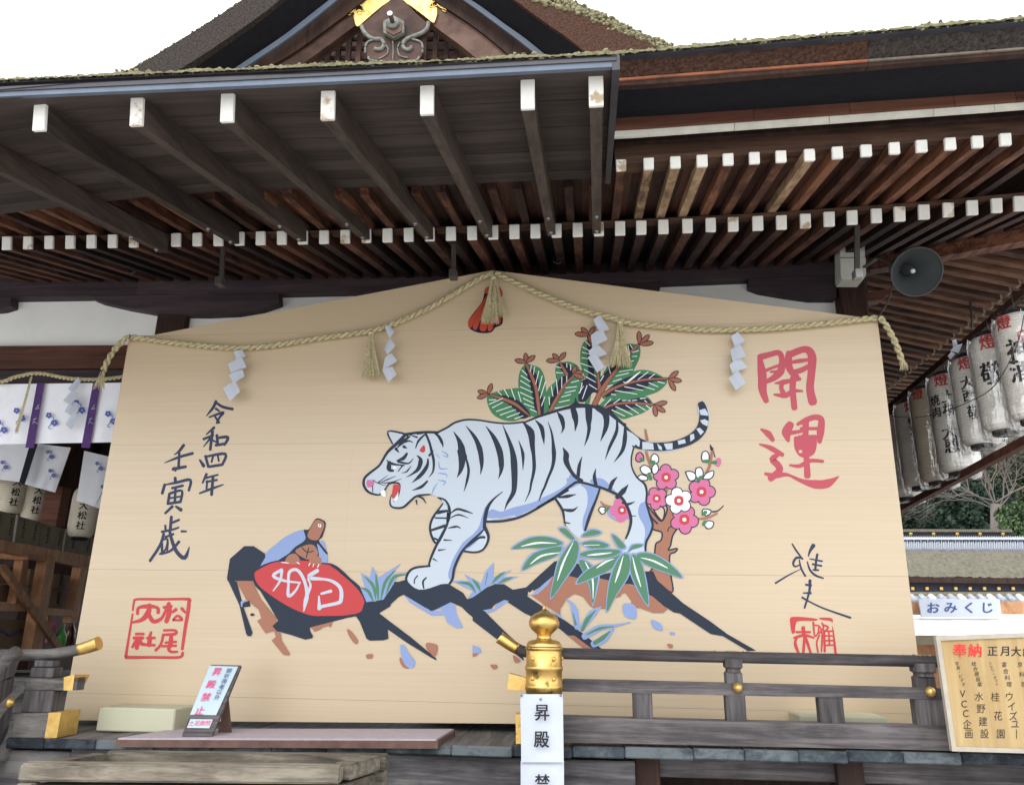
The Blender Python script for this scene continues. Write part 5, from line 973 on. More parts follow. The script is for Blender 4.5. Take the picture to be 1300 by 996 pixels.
def railpost(pl, pr, xcap, stud=True):
    """post between base rail and handrail: shaft, block, waisted cap"""
    f = lambda px, py: onY(px, py, YR - .05); a, b = f(pl, 900).x, f(pr, 900).x; c_ = (f(xcap[0], 850).x + f(xcap[1], 850).x) / 2; hw = (f(xcap[1], 850).x - f(xcap[0], 850).x) / 2
    dy = interp([(716, 0), (880, 4), (1180, 11)], pl)
    m = MB(); m.cbox(a, b, YR - .033, YR + .050, f(pl, 918 + dy * .9).z, f(pl, 876 + dy).z, .004); p = m.build('rail_post', 'grey_post', rail)
    if xcap[0] != pl or stud:
        m = MB(); m.cbox(c_ - hw, c_ + hw, YR - .033, YR + .05, f(pl, 864 + dy).z, f(pl, 848 + dy).z, .005); m.build('block', 'grey_post', p)
        z0, z1, z2, z3 = (f(pl, q + dy).z for q in (848, 844, 841.5, 831)); m = MB()
        for (za, ha, zb, hb) in ((z0, hw * .82, z1, hw * .78), (z1, hw * .78, z2, hw * 1.02), (z2, hw * 1.03, z3, hw * 1.03)):
            m.hexa([(c_ - ha, YR - ha, za), (c_ + ha, YR - ha, za), (c_ + ha, YR + ha, za), (c_ - ha, YR + ha, za), (c_ - hb, YR - hb, zb), (c_ + hb, YR - hb, zb), (c_ + hb, YR + hb, zb), (c_ - hb, YR + hb, zb)])
        m.build('cap', 'grey_post', p)
        q = onY(xcap[2], 868.5 + dy * .85, YR - .04); m = MB(); m.lathe(q, [(0, -.030), (.010, -.028), (.018, -.020), (.026, -.010), (.028, 0.0), (.024, .004)], 20, axis='Y'); m.build('stud', 'gold', p)
def strut(pl, pr):
    f = lambda px, py: onY(px, py, YR - .05); dy = interp([(716, 0), (880, 4), (1180, 11)], pl); m = MB(); m.cbox(f(pl, 900).x, f(pr, 900).x, YR - .030, YR + .045, f(pl, 916 + dy * .9).z, f(pl, 874 + dy).z, .004); m.build('strut', 'grey_post', rail)
railpost(923, 948, (922, 943, 936.5)); railpost(1165, 1204, (1164, 1188, 1181)); strut(804, 829); strut(1042, 1073)
railpost(1420, 1450, (1420, 1445, 1430)); strut(1300, 1328)
m = MB(); rn = random.Random(2)                         # dead moss lying on the handrail
P = [(x + rn.uniform(-.1, .1), YR + rn.uniform(-.015, .015), zt(x) + .031) for x in (onY(928, 826, YR).x, onY(1180, 832, YR).x, onY(1160, 832, YR).x) for _ in range(14)]
clumps(m, P, .003, .007); o = m.build('moss', ['moss_dry', 'moss'], rail, fix=False); o['kind'] = 'stuff'
# ---- railing on the left with the top of the stair balustrade
CR['V'] = (0, 760, 150 / 633); CR['W'] = (0, 780, 300 / 1300)
lrail = thing('railing', (-3.6, -.5, .88), 'grey railing with three gilded beam ends and swept stair handrails at left', 'railing')
def V(s): return pts('V ' + s)
P = [Vector(q) for q in catmull([tuple(onY(px, py, YR)) for px, py in V('-900,290 -300,296 0,299 180,299 260,297 330,288 400,275 470,257 530,235')], 5)]
m = MB(); m.tube(P[:-6], .034, 18); m.build('handrail', 'grey_stair', lrail)
g2 = P[-9:]; m = MB(); m.tube(g2, [.0355 + .006 * i / len(g2) for i in range(len(g2))], 20); m.build('gold_cap', 'gold', lrail)
def lbeam(name, top, bot, y0, y1, x0, x1, mat): strip(name, y0, y1, V(top), V(bot), mat, lrail, x0, x1)
f = lambda px, py=870, y=YR - .035: onY(*V('%f,%f' % (px, py))[0], y).x
lbeam('middle_rail', '-900,425 0,423 480,421', '-900,488 0,488 480,488', YR - .035, YR + .04, f(-900), f(345), 'grey_stair')
y0_, y1_ = YR - .042, YR + .09
def vp_(px, py, y): return tuple(onY(*V('%f,%f' % (px, py))[0], y))
fl_b, fr_b, fr_t, fl_t = vp_(340, 489, y0_), vp_(388, 488, y0_), vp_(400, 403, y0_), vp_(342, 418, y0_)
m = MB(); m.hexa([fl_b, fr_b, vp_(440, 487, y1_), (fl_b[0], y1_, fl_b[2]), fl_t, fr_t, vp_(481, 403, y1_), (fl_t[0], y1_, fl_t[2])]); m.build('gold_cap', 'gold', lrail)
yb0, yb1 = YR - .07, YR + .09
lbeam('base_rail', '-900,612 0,612 320,611', '-900,742 0,742 320,741', yb0, yb1, f(-900, 680, yb0), f(258, 680, yb0), 'grey_stair')
lbeam('gold_cap', '250,608 325,606', '250,745 325,742', yb0 - .004, yb1 + .02, f(250, 680, yb0), f(318, 680, yb0), 'gold')
def lpost(x0, x1, yt, yb_, y0, y1, mat='grey_post', c=.005):
    a, b = onY(*V('%f,%f' % (x0, yt))[0], y0), onY(*V('%f,%f' % (x1, yb_))[0], y0); m = MB(); m.cbox(a.x, onY(*V('%f,%f' % (x1, yt))[0], y0).x, y0, y1, b.z, a.z, c); return m.build('rail_post', mat, lrail)
lpost(130, 285, 489, 611, YR - .045, YR + .06); lpost(165, 290, 366, 422, YR - .045, YR + .05); lpost(185, 283, 328, 365, YR - .040, YR + .04)
# stair side: swept rails lie in one upright plane running towards the viewer
xst = onY(*V('100,560')[0], YR - .06).x
def sweep(name, s, th, mat='grey_stair'):
    P2 = [onX(px, py, xst) for px, py in V(s)]; m = MB(); m.prism([tuple(q) for q in P2], (th, 0, 0)); return m.build(name, mat, lrail)
sweep('stair_rail', '185,612 110,625 60,655 0,735 -160,930 -160,1120 0,905 60,830 105,770 140,745 190,741', -.14)
sweep('stair_rail', '232,424 170,424 110,452 60,505 0,560 -160,760 -160,860 0,648 60,560 110,508 160,488 232,488', -.09)
Q = [onX(px, py, xst - .045) for px, py in V('90,282 50,318 0,368 -60,425 -160,540')]; m = MB(); m.tube(Q, .040, 16); m.build('handrail', 'grey_stair', lrail)
sweep('rail_post', '60,340 105,322 78,405 60,425 0,440 0,405', -.08, 'grey_post'); sweep('rail_post', '0,440 75,410 78,425 62,500 0,560', -.10, 'grey_post'); sweep('rail_post', '60,560 75,545 40,720 0,790 0,640', -.09, 'grey_post')
q = onX(*V('50,553')[0], xst + .003); m = MB(); m.lathe(q, [(0, .030), (.010, .028), (.020, .018), (.028, .008), (.030, 0), (.026, -.004)], 20, axis='X'); m.build('stud', 'gold', lrail)
# ---- carpeted board at the head of the steps
plain('cloth_sky_sheen', (0.40, 0.35, 0.39), 0.7, noise=0.08, nscale=30, bump=.2); plain('board_brown', (0.13, 0.075, 0.06), 0.6, noise=.2, nscale=12); plain('cream_cloth', (0.50, 0.50, 0.37), 0.8, noise=.04, nscale=4)  # the cloth's mauve is sky reflection put into its colour
YB0 = -.66
a, b = onY(147, 937.5, YB0), onY(556, 939, YB0); c2 = onY(583, 924, -.24)
step = thing('platform_board', ((a.x + b.x) / 2, -.45, zd(a.x)), 'low brown edged board covered in cloth with a painted mauve sky sheen lying at the head of the steps', 'platform')
zb = zd(a.x) + .006
m = MB(); m.hexa([(a.x, YB0, a.z - .042), (b.x, YB0, b.z - .042), (b.x + .02, -.20, b.z - .035), (a.x + .1, -.20, a.z - .035), (a.x, YB0, a.z - .004), (b.x, YB0, b.z - .004), (b.x + .02, -.20, b.z - .004), (a.x + .1, -.20, a.z - .004)]); m.build('wood_base', 'board_brown', step)
m = MB(); m.hexa([(a.x + .01, YB0 + .004, a.z - .0035), (b.x - .01, YB0 + .004, b.z - .0035), (b.x + .01, -.205, b.z - .0035), (a.x + .11, -.205, a.z - .0035), (a.x + .01, YB0 + .004, a.z + .006), (b.x - .01, YB0 + .004, b.z + .006), (b.x + .01, -.205, b.z + .006), (a.x + .11, -.205, a.z + .006)]); m.build('cloth', 'cloth_sky_sheen', step)
# ---- cream covered counterweights holding the big board
def weight(pl, pr, yt, yb_, lab, y0=-.28):
    a, b = onY(pl, yb_, y0), onY(pr, yb_, y0); zt_2 = onY(pl, yt, y0).z; t = thing('counterweight', ((a.x + b.x) / 2, -.15, a.z), lab, 'weight block', 'cloth covered blocks at the foot of the big board')
    z0 = zd((a.x + b.x) / 2) + .002; m = MB(); m.cbox(a.x, b.x, y0, -.016, z0, zt_2, .008); m.build('cloth_cover', 'cream_cloth', t)
    m = MB(); m.box(a.x + .004, b.x - .004, y0 + .004, -.02, z0 - .0015, z0 + .002); m.build('underside', 'board_brown', t)
weight(121, 219.5, 897, 926, 'pale cream cloth covered block at the left foot of the tiger board'); weight(1017, 1129, 907, 932, 'pale cream cloth covered block behind the railing struts, right foot of the board')
# ---- small leaning notice
sA, sB, sC, sD = onY(231, 933, -.60), onY(269, 933.5, -.60), onY(306, 844, -.33), onY(268, 843, -.33)
easel = thing('easel_sign', ((sA.x + sB.x) / 2, -.5, sA.z), 'small leaning wooden sign with red characters on white, standing on the platform board', 'sign')
nrm = (sB - sA).cross(sD - sA).normalized(); 
if nrm.y > 0: nrm = -nrm
m = MB(); m.prism([tuple(q) for q in (sA, sB, sC, sD)], tuple(-nrm * .018)); m.build('back_board', 'grey_rail', easel)
def on_sign(px, py, off=.0):                       # point of the leaning face hit by a sight line
    d = ray(px, py); t = (sA - CAM).dot(nrm) / d.dot(nrm); return CAM + d * t + nrm * off
plain('sign_white', (0.44, 0.55, 0.61), .5, noise=.02)
m = MB(); m.prism([tuple(on_sign(px, py, .0015)) for px, py in ((241.5, 907), (274.5, 907.5), (302.5, 846), (266.5, 845))], tuple(nrm * .002)); fc = m.build('white_face', 'sign_white', easel)
m = MB(); m.prism([tuple(on_sign(px, py, .0015)) for px, py in ((237.5, 923.5), (266, 924), (270.5, 913), (242, 912.5))], tuple(nrm * .002)); pl = m.build('name_plate', 'sign_white', easel)
def sl(m, ch, px, py, size, bold=.0):
    a = on_sign(px, py, .0085); u = (sD - sA).normalized(); r = (sB - sA).normalized(); letter(m, ch, a, r, u, size, bold)
su = (sD - sA).length / 90
m = MB()
for ch, px, py in (('昇', 276, 853), ('殿', 268.5, 869), ('禁', 262, 885), ('止', 254.5, 902)): sl(m, ch, px, py, 11.5 * su, .008)
m.build('lettering', 'print_pink', fc, fix=False)
m = MB()
for i, ch in enumerate('御祈祷者以外'): sl(m, ch, 291 - i * 3.0, 851.5 + i * 6.8, 7.2 * su, .0)
m.build('lettering', 'print_navy', fc, fix=False)
m = MB()
for i, ch in enumerate('土足厳禁'): sl(m, ch, 243.5 + i * 7, 918, 6.6 * su, .0)
m.build('lettering', 'print_pink', pl, fix=False)
e0, e1, e2 = on_sign(287, 884, -.02), onY(291, 930, -.36), onY(275, 930, -.36)
m = MB(); m.prism([tuple(q) for q in (onY(289, 884, -.40), onY(293, 930, -.40), onY(276, 930, -.40), onY(286, 890, -.40))], (0, .015, 0)); m.build('prop_leg', 'board_brown', easel)
# ---- offering box in the foreground
ZB = 1.0
A_, B_, C_, D_ = onZ(25, 968.5, ZB), onZ(433, 972.5, ZB), onZ(495, 955, ZB), onZ(168, 950.5, ZB)
D_ = A_ + (C_ - B_) * 1.0; D_ = D_.lerp(onZ(165, 950.5, ZB), 0.35)
obox = thing('offering_box', ((A_.x + C_.x) / 2, (A_.y + C_.y) / 2, 0), 'weathered wooden offering box with slatted top in the left foreground', 'offering box')
Z_ = Vector((0, 0, 1))
def rimb(p, q, inn, w, h):
    d = (q - p).normalized(); s = Z_.cross(d).normalized()
    if (inn - p).dot(s) < 0: s = -s
    m = MB(); bm = bmesh.new(); c8 = [p - Z_ * h, q - Z_ * h, q - Z_ * h + s * w, p - Z_ * h + s * w, p, q, q + s * w, p + s * w]; vs = [bm.verts.new(tuple(v)) for v in c8]
    for ff in [(3, 2, 1, 0), (4, 5, 6, 7), (0, 1, 5, 4), (1, 2, 6, 5), (2, 3, 7, 6), (3, 0, 4, 7)]: bm.faces.new([vs[i] for i in ff])
    bmesh.ops.bevel(bm, geom=bm.edges[:], offset=.008, segments=2, affect='EDGES'); bm.verts.index_update(); m.add([v.co[:] for v in bm.verts], [[v.index for v in ff.verts] for ff in bm.faces]); bm.free()
    return m.build('rim_board', 'box_timber', obox)
cen = (A_ + B_ + C_ + D_) / 4
rimb(A_, B_, cen, .075, .066); rimb(D_, C_, cen, .07, .06)
dA, dB = (D_ - A_).normalized(), (C_ - B_).normalized()
rimb(A_ + dA * .077 - Z_ * .0015, D_ - dA * .074 - Z_ * .0015, cen, .085, .062); rimb(B_ + dB * .077 - Z_ * .0015, C_ - dB * .074 - Z_ * .0015, cen, .085, .062)
for i in range(5):
    t = .24 + i * .13; p, q = A_.lerp(D_, t) + (B_ - A_).normalized() * .087, B_.lerp(C_, t) - (B_ - A_).normalized() * .087; m = MB(); m.beam(p - Z_ * (.035 + .004 * i), q - Z_ * (.035 + .004 * i), .032, .02); m.build('slat', 'box_timber', obox)
ins = [v.lerp(cen, .06) for v in (A_, B_, C_, D_)]; m = MB(); m.prism([(v.x, v.y, .02) for v in ins], (0, 0, .90)); m.build('box_body', 'box_timber', obox)
for v in ins: m = MB(); m.cbox(v.x - .03, v.x + .03, v.y - .03, v.y + .03, 0, .93, .004); m.build('corner_post', 'box_timber', obox)
# ---- donors' board leaning at the right end of the railing
YN = -.74
plain('pale_frame', (.40, .36, .30), .6, noise=.12)
donor = thing('donor_board', (onY(1260, 953, YN).x, YN, .88), 'pale wooden donor board lettered in red and black, at the right end of the railing', 'sign board')
O4 = [onY(px, py, YN) for px, py in ((1209, 953), (1420, 959), (1403, 799), (1188, 807))]
def inset(P4, e): c_ = sum((p for p in P4), Vector()) / 4; return [p + Vector((e if p.x < c_.x else -e, 0, e if p.z < c_.z else -e)) for p in P4]
I4 = inset(O4, .022); m = MB()
for i in range(4):
    j = (i + 1) % 4; m = MB(); m.prism([tuple(q) for q in (O4[i], O4[j], I4[j], I4[i])], (0, .03, 0)); m.build('frame', 'pale_frame', donor)
m = MB(); m.prism([(p.x, YN + .008, p.z) for p in inset(O4, .0225)], (0, .015, 0)); face = m.build('face', 'pale_board', donor)
yt = YN + .0065
lettering('lettering', [('奉', 1218.5, 825, 18.5), ('納', 1237.5, 825, 18.5)], yt, 'print_red', face, .018)
lettering('lettering', [('正', 1260, 826, 13.5), ('月', 1275.5, 826, 13.5), ('大', 1290, 826.3, 13.5), ('絵', 1305, 826.5, 13.5), ('馬', 1320, 826.5, 13.5)], yt, 'print_black', face, .014)
m = MB()
for colx, y0, y1, t in ((1215, 842, 868, '写真・ビデオ'), (1236.5, 842, 868, '総合建設業'), (1257, 842, 868, 'フラワーギフト'), (1275, 843, 868, '宴会料理'), (1295, 843, 868, '京料理')):
    n = len(t)
    for i, ch in enumerate(t): letter_px(m, ch, colx + i * 5.0 * 0.9 * 5 / n * .2 + i * .9, lerp(y0, y1, i / (n - 1)), min(7.2, 30 / n * 1.05), yt, .0)
for t, P_ in (('VCC企画', ((1222, 880), (1224, 893), (1226, 905), (1228, 918.5), (1230, 931))), ('水野建設', ((1243, 883.5), (1245.5, 899), (1248, 915), (1250, 930.5))), ('桂花園', ((1263.5, 884), (1267, 908), (1270.5, 931))), ('ウイズユ|', ((1281.5, 883.5), (1284, 896), (1286.5, 908), (1288.5, 918.5), (1290.5, 931)))):
    for ch, (px, py) in zip(t, P_): letter_px(m, ch, px, py, 12.6, yt, .0, sx=.92)
m.build('lettering', 'print_black', face, fix=False)
# ================================================================ straw ropes, tassels, paper streamers
def rope(name, path, r, pitch, label, mats='straw', parent=None, n=2):
    """twisted rope: strands wound round a smoothed path"""
    t = thing(name, path[0], label, 'rope') if parent is None else parent
    P = [Vector(p) for p in catmull([tuple(p) for p in path], 8)]; L = [0]
    for a, b in zip(P, P[1:]): L.append(L[-1] + (b - a).length)
    def at(s):
        i = 0
        while i < len(L) - 2 and L[i + 1] < s: i += 1
        f = (s - L[i]) / max(1e-9, L[i + 1] - L[i]); return P[i].lerp(P[i + 1], f), (P[i + 1] - P[i]).normalized()
    N = int(L[-1] / (pitch / 8)); rn = random.Random(4)
    fr = [at(L[-1] * j / N) for j in range(N + 1)]
    for k in range(n):
        m = MB(); Q = []
        for j, (p, d) in enumerate(fr):
            s = d.cross(Vector((0, 1, 0))).normalized(); u = s.cross(d); a = 2 * math.pi * (L[-1] * j / N / pitch + k / n); Q.append(p + (s * math.cos(a) + u * math.sin(a)) * r * .50)
        m.tube(Q, [r * .56 * (1 + rn.uniform(-.07, .07)) for _ in Q], 7); m.build('strand', mats, t)
    return t
def straws(m, top, bot, half_top, half_bot, n, rnd, r=.0022, curl=.02, ydepth=.03):
    for i in range(n):
        u = rnd.uniform(-1, 1); v = rnd.uniform(-1, 1); a = top + Vector((u * half_top, v * half_top * .8, rnd.uniform(-.01, .0)))
        b = bot + Vector((u * half_bot + rnd.gauss(0, .004), -abs(v) * ydepth * .5 - .004, rnd.uniform(-.012, .03))); c = (a + b) / 2 + Vector((u * half_bot * -.15 + rnd.gauss(0, .003), -ydepth * .25 * abs(v), 0)); q = [a, a.lerp(c, .5) + Vector((rnd.gauss(0, .0015), 0, 0)), c, c.lerp(b, .5) + Vector((rnd.gauss(0, .002), 0, 0)), b]
        m.tube(q, [r, r, r, r * .9, r * .4], 3, caps=False, mi=rnd.randrange(2), smooth=False)
YRP = -.035
rp = 'S 166,428.5 208,433.5 250,438 300,441.5 346,438.5 392,431 430,426 469,420 497,412 546,390 577,372 608,354 627,347 640,352 672,367 705,381 746,396 775,403 800,410 850,415 890,418 950,418 1000,415 1060,409 1112,403.5'
PP = [onY(px, py, YRP) for px, py in pts(rp)]
tailL = [onY(130, 476, YRP + .02), onY(133, 466, YRP), onY(140, 452, YRP), onY(151, 438, YRP)]
tailR = [onY(1121, 408, YRP), onY(1129, 420, YRP), onY(1137, 436, YRP), onY(1144, 455, YRP), onY(1145.5, 461, YRP)]
big = rope('straw_rope', tailL + PP + tailR, .0225, .115, 'long twisted straw rope draped across the top of the tiger board')
rs = random.Random(21)
def fray(parent, a, b, hb, n=45):
    m = MB(); straws(m, a, b, .012, hb, n, rs, .002, ydepth=.02); o = m.build('frayed_end', ['straw', 'straw_pale'], parent, fix=False); return o
fray(big, onY(130, 472, YRP + .02), onY(126, 494, YRP), .048); fray(big, onY(1145, 456, YRP), onY(1147.5, 469, YRP), .03, 50)
for px, py in ((166, 428.5), (627, 347), (1112, 403.5), (130, 474)):
    q = onY(px, py, YRP); m = MB(); m.tube([q + Vector((.0, -.021, -.02)), q + Vector((.012, -.024, 0)), q + Vector((0, -.021, .02))], .004, 6); m.build('tie', 'iron', big)
def tassel(top, bot, half_px, label, n=150, two=False):
    a, b = onY(*top, YRP - .012), onY(*bot, YRP - .02); w = half_px * px2m(YRP, bot[1], bot[0]); t = thing('straw_tassel', a, label, 'tassel', 'straw tassels on the big rope')
    m = MB(); straws(m, a, b, .014, w, n, rs, .0026, ydepth=.06)
    if two: straws(m, a, b + Vector((.075, .02, .06)), .014, w * .6, n // 2, rs, .0022, ydepth=.04)
    o = m.build('straw_bundle', ['straw', 'straw_pale'], t, fix=False)
    m = MB(); m.lathe(a + Vector((0, 0, -.012)), [(0, -.014), (.017, -.012), (.021, 0), (.017, .012), (0, .014)], 12); m.build('binding', 'straw_pale', t)
tassel((627, 351), (622, 411), 11, 'straw tassel hanging from the rope at the apex over the red painted tassel', 190, True)
tassel((471, 421), (472, 480), 11.5, 'straw tassel on the rope left of centre beside a paper streamer')
tassel((787, 407), (787, 466), 15, 'straw tassel on the rope above the painted palm leaves', 190)
def shide(name, quads, y, label, cat='paper streamer', grp='zigzag paper streamers on the big rope', mat='paper'):
    q0 = onY(*pts('S ' + quads[0])[0], y); t = thing(name, q0, label, cat, grp)
    for i, q in enumerate(quads):
        p = pts('S ' + q); m = MB(); d = [0, -.012, -.020, -.006]; off = -.006 * i
        V_ = [onY(px, py, y + off + d[k] * (1 if i % 2 else -1) - .012) for k, (px, py) in enumerate(p)]; c_ = [lerp(V_[0], V_[1], .5) + Vector((0, -.006, 0)), lerp(V_[3], V_[2], .5) + Vector((0, -.006, 0))]
        V2 = [V_[0], c_[0], V_[1], V_[3], c_[1], V_[2]]; m.add([tuple(v) for v in V2], [(0, 1, 4, 3), (1, 2, 5, 4)]); m.build('fold', mat, t, fix=False)
shide('paper_streamer', ('297,446 307,444 312,452 300,457', '289,462 307,453 313,466 293,473', '290,476 308,468 310,478 297,487', '283,493 298,483 305,497 292,509'), YRP - .02, 'white zigzag paper streamer at the left end of the rope above the date lettering')
shide('paper_streamer', ('488.5,415 494,412 501,421 494.5,429.5', '494.5,428.5 502,439 492,450 487.5,443', '489,454 497,448 504.5,458 485,471.5', '485.5,469.5 498,465 503.5,475.5 493,485.5'), YRP - .02, 'white zigzag paper streamer just right of the left straw tassel')
shide('paper_streamer', ('753,406 762,400 774,418 762,423', '750,425 765,417 771,431 752,441', '747,446 758,436 771,449 751,457', '746,453 757,449 768,466 758,473'), YRP - .02, 'white zigzag paper streamer hanging over the painted palm leaves')
shide('paper_streamer', ('928,427 937,421 946,433 933,441', '927,444 940,437 947,452 930,458', '926,463 938,452 949,466 930,474', '925,480 937,470 947,486 934,495'), YRP - .02, 'white zigzag paper streamer at the right beside the red brush characters')
# ================================================================ curtain and small rope under the lintel, left
YC = WY - .16
plain('curtain_white', (0.84, 0.86, 0.92), .85, noise=.05, nscale=4); plain('curtain_purple', (0.085, 0.035, 0.16), .8, noise=.1); plain('curtain_blue', (0.10, 0.13, 0.42), .8, noise=.1); plain('curtain_black', (0.010, 0.010, 0.022), .8)
rope('small_straw_rope', [onY(px, py, YC - .05) for px, py in pts('S -90,470 -40,482 0,484.5 18,479 38,474.5 50,474 62,475.5 90,480.5 125,481.5 150,479 175,476 200,477')], .0175, .075, 'straw rope looped above the white flowered curtain at the left', 'straw')
def hang_cloth(name, quad, y, folds, mat, parent, amp=.012, nx=40, lean=0.0):
    p = pts('S ' + quad); m = MB(); V_ = []; nz = 8
    for i in range(nx + 1):
        for j in range(nz + 1):
            u, v = i / nx, j / nz; a = (lerp(p[0][0], p[1][0], u), lerp(p[0][1], p[1][1], u)); b = (lerp(p[3][0], p[2][0], u), lerp(p[3][1], p[2][1], u))
            yy = y + amp * math.sin(u * folds * 6.283 + v * 1.3) * (.3 + .7 * v) + amp * .4 * math.sin(u * folds * 17 + 2) * v + lean * v; V_.append(tuple(onY(lerp(a[0], b[0], v), lerp(a[1], b[1], v), yy)))
    m.add(V_, [(i * (nz + 1) + j, (i + 1) * (nz + 1) + j, (i + 1) * (nz + 1) + j + 1, i * (nz + 1) + j + 1) for i in range(nx) for j in range(nz)], smooth=True); return m.build(name, mat, parent, fix=False)
def motif(m, px, py, s, y):
    """plum spray print: two blossoms, stem and bud"""
    for cx, cy, r in ((0, 0, 5), (7.5, 10, 5.5)):
        for k in range(5):
            a = k * 1.2566 + .3; c_ = (px + (cx + math.cos(a) * r * .50) * s, py + (cy + math.sin(a) * r * .50) * s); q = r * .36 * s
            m.add([tuple(onY(c_[0] + math.cos(b) * q, c_[1] + math.sin(b) * q, y - .0004 * k)) for b in [j * .785 for j in range(8)]], [tuple(range(8))[::-1]])
    for seg in (((4, 7), (2, 14)), ((-1, 16), (2, 13)), ((-1, 17), (3, 18)), ((5, 1), (7, 6))):
        (x0, y0), (x1, y1) = seg; dx, dy = x1 - x0, y1 - y0; L_ = math.hypot(dx, dy); nx_, ny_ = -dy / L_ * .5, dx / L_ * .5
        m.add([tuple(onY(px + (a + e * nx_) * s, py + (b + e * ny_) * s, y - .0022)) for a, b, e in ((x0, y0, 1), (x1, y1, 1), (x1, y1, -1), (x0, y0, -1))], [(0, 1, 2, 3)])
cur = thing('noren_curtain', onY(70, 487, YC), 'short white curtain printed with blue plum sprays and purple straps, under the left lintel', 'curtain')
hang_cloth('cloth', '-120,489 158,485.5 152,561 -130,566', YC, 5, 'curtain_white', cur)
m = MB()
for px, py in ((21, 521), (-2, 536), (62, 527), (97, 511), (137, 525), (160, 512), (-40, 520)): motif(m, px, py, .95, YC - .026)
o = m.build('flower_print', 'curtain_blue', cur, fix=False)
def strap(px, col='curtain_purple'):
    s_ = hang_cloth('strap', '%f,486 %f,486 %f,568.5 %f,568' % (px, px + 9.5, px - 4, px - 15), YC - .024, 1, col, cur, .001, 4)
    m = MB()
    for a, b in (((px + 3, 513), (px - 2, 519)), ((px - 2, 519), (px + 3, 518)), ((px + 1, 514), (px + 2, 519)), ((px - 5, 532), (px, 531)), ((px - 2, 530), (px - 6, 538)), ((px - 4, 535), (px + 1, 538))):
        m.tube([onY(*a, YC - .027), onY(*b, YC - .027)], .0025, 4)
    m.build('crest_mark', 'paper', s_)
strap(47); strap(118); strap(-30)
shide('paper_streamer', ('100,478 102.5,484 93,498 86,493', '92,495 99,499 90,514 80,508', '90,508 100,512 92,528 82,522', '95,520 100,530 90,545 83,538'), YC - .06, 'thin white zigzag paper streamer in front of the left curtain', grp='streamer before the curtain', mat='paper')
t = thing('straw_tassel', onY(40, 478, YC - .07), 'slim straw tassel hanging from the small rope over the left curtain', 'tassel'); m = MB(); straws(m, onY(40, 478, YC - .07), onY(21.5, 549, YC - .07), .006, .012, 40, rs, .0022, ydepth=.01); m.build('straw_bundle', ['straw_pale', 'straw'], t, fix=False)
# ---- inside the hall, seen below the curtain
YI = 2.2
for i, (q, sq) in enumerate((('-60,560 40,563 26,612 -62,600', '38,563 48,563 31,616 24,612'), ('46,563 90,568 70,625 30,614', None), ('107,572 150,582 140,650 97,635', '133,620 150,590 152,580 118,647'))):
    c_ = thing('inner_curtain', onY(*pts('S ' + q)[0], YI), ['white plum printed curtain panel deep inside at the far left edge', 'white plum printed curtain panel between dark strap and dark pillar', 'white plum printed curtain panel beside the board edge, inside'][i], 'curtain')
    hang_cloth('cloth', q, YI + .05 * i, 1, 'curtain_white', c_, .02, 12)
    p = pts('S ' + q); m = MB()
    for u, v in ((.45, .3), (.70, .70)): a = (lerp(lerp(p[0][0], p[1][0], u), lerp(p[3][0], p[2][0], u), v), lerp(lerp(p[0][1], p[1][1], u), lerp(p[3][1], p[2][1], u), v)); motif(m, a[0], a[1] - 8, .62, YI + .05 * i - .03)
    m.build('flower_print', 'curtain_blue', c_, fix=False)
    if sq: hang_cloth('strap', sq, YI + .05 * i - .05, 1, 'curtain_black', c_, .001, 4)
m = MB(); a, b = onY(56, 600, 6.0), onY(112, 600, 6.0); m.cbox(a.x, b.x, 6.0, 6.15, .85, 4.55, .01); m.build('pillar', 'roof_timber_dark', hall)
m = MB(); m.box(-9, -1.6, 6.2, 6.25, onY(60, 690, 6.2).z, 4.6); m.build('wall_panel', 'roof_timber_dark', hall)
m = MB(); a, b = onY(54, 640, 2.6), onY(76, 640, 2.6); m.cbox(a.x, b.x, 2.6, 2.75, onY(60, 668, 2.6).z, onY(60, 617, 2.6).z, .005); bb_ = m.build('cupboard', 'lintel_timber', None); tag(bb_, 'brown wooden cupboard end beside the dark inner pillar', 'cupboard')
# ================================================================ paper lanterns
def NTp(name, col, tr=.25):
    N = NT(name); N.b.inputs['Base Color'].default_value = (*col, 1); N.b.inputs['Roughness'].default_value = .7
    tc = N.n('ShaderNodeTexCoord'); w = N.n('ShaderNodeTexWave', Scale=14.0, Distortion=.3, bands_direction='Z'); N.l(tc.outputs['Object'], w.inputs['Vector'])
    bp = N.n('ShaderNodeBump', Strength=.35, Distance=.01); N.l(w.outputs[0], bp.inputs['Height']); N.l(bp.outputs[0], N.b.inputs['Normal'])
    nz = N.n('ShaderNodeTexNoise', Scale=3.0, Detail=4.0); N.l(tc.outputs['Object'], nz.inputs['Vector'])
    N.l(ramp(N, nz.outputs[0], [(.35, tuple(c * .82 for c in col)), (.6, col)]), N.b.inputs['Base Color'])
NTp('lantern_paper', (0.88, 0.86, 0.80)); NTp('lantern_paper_old', (0.72, 0.65, 0.52))
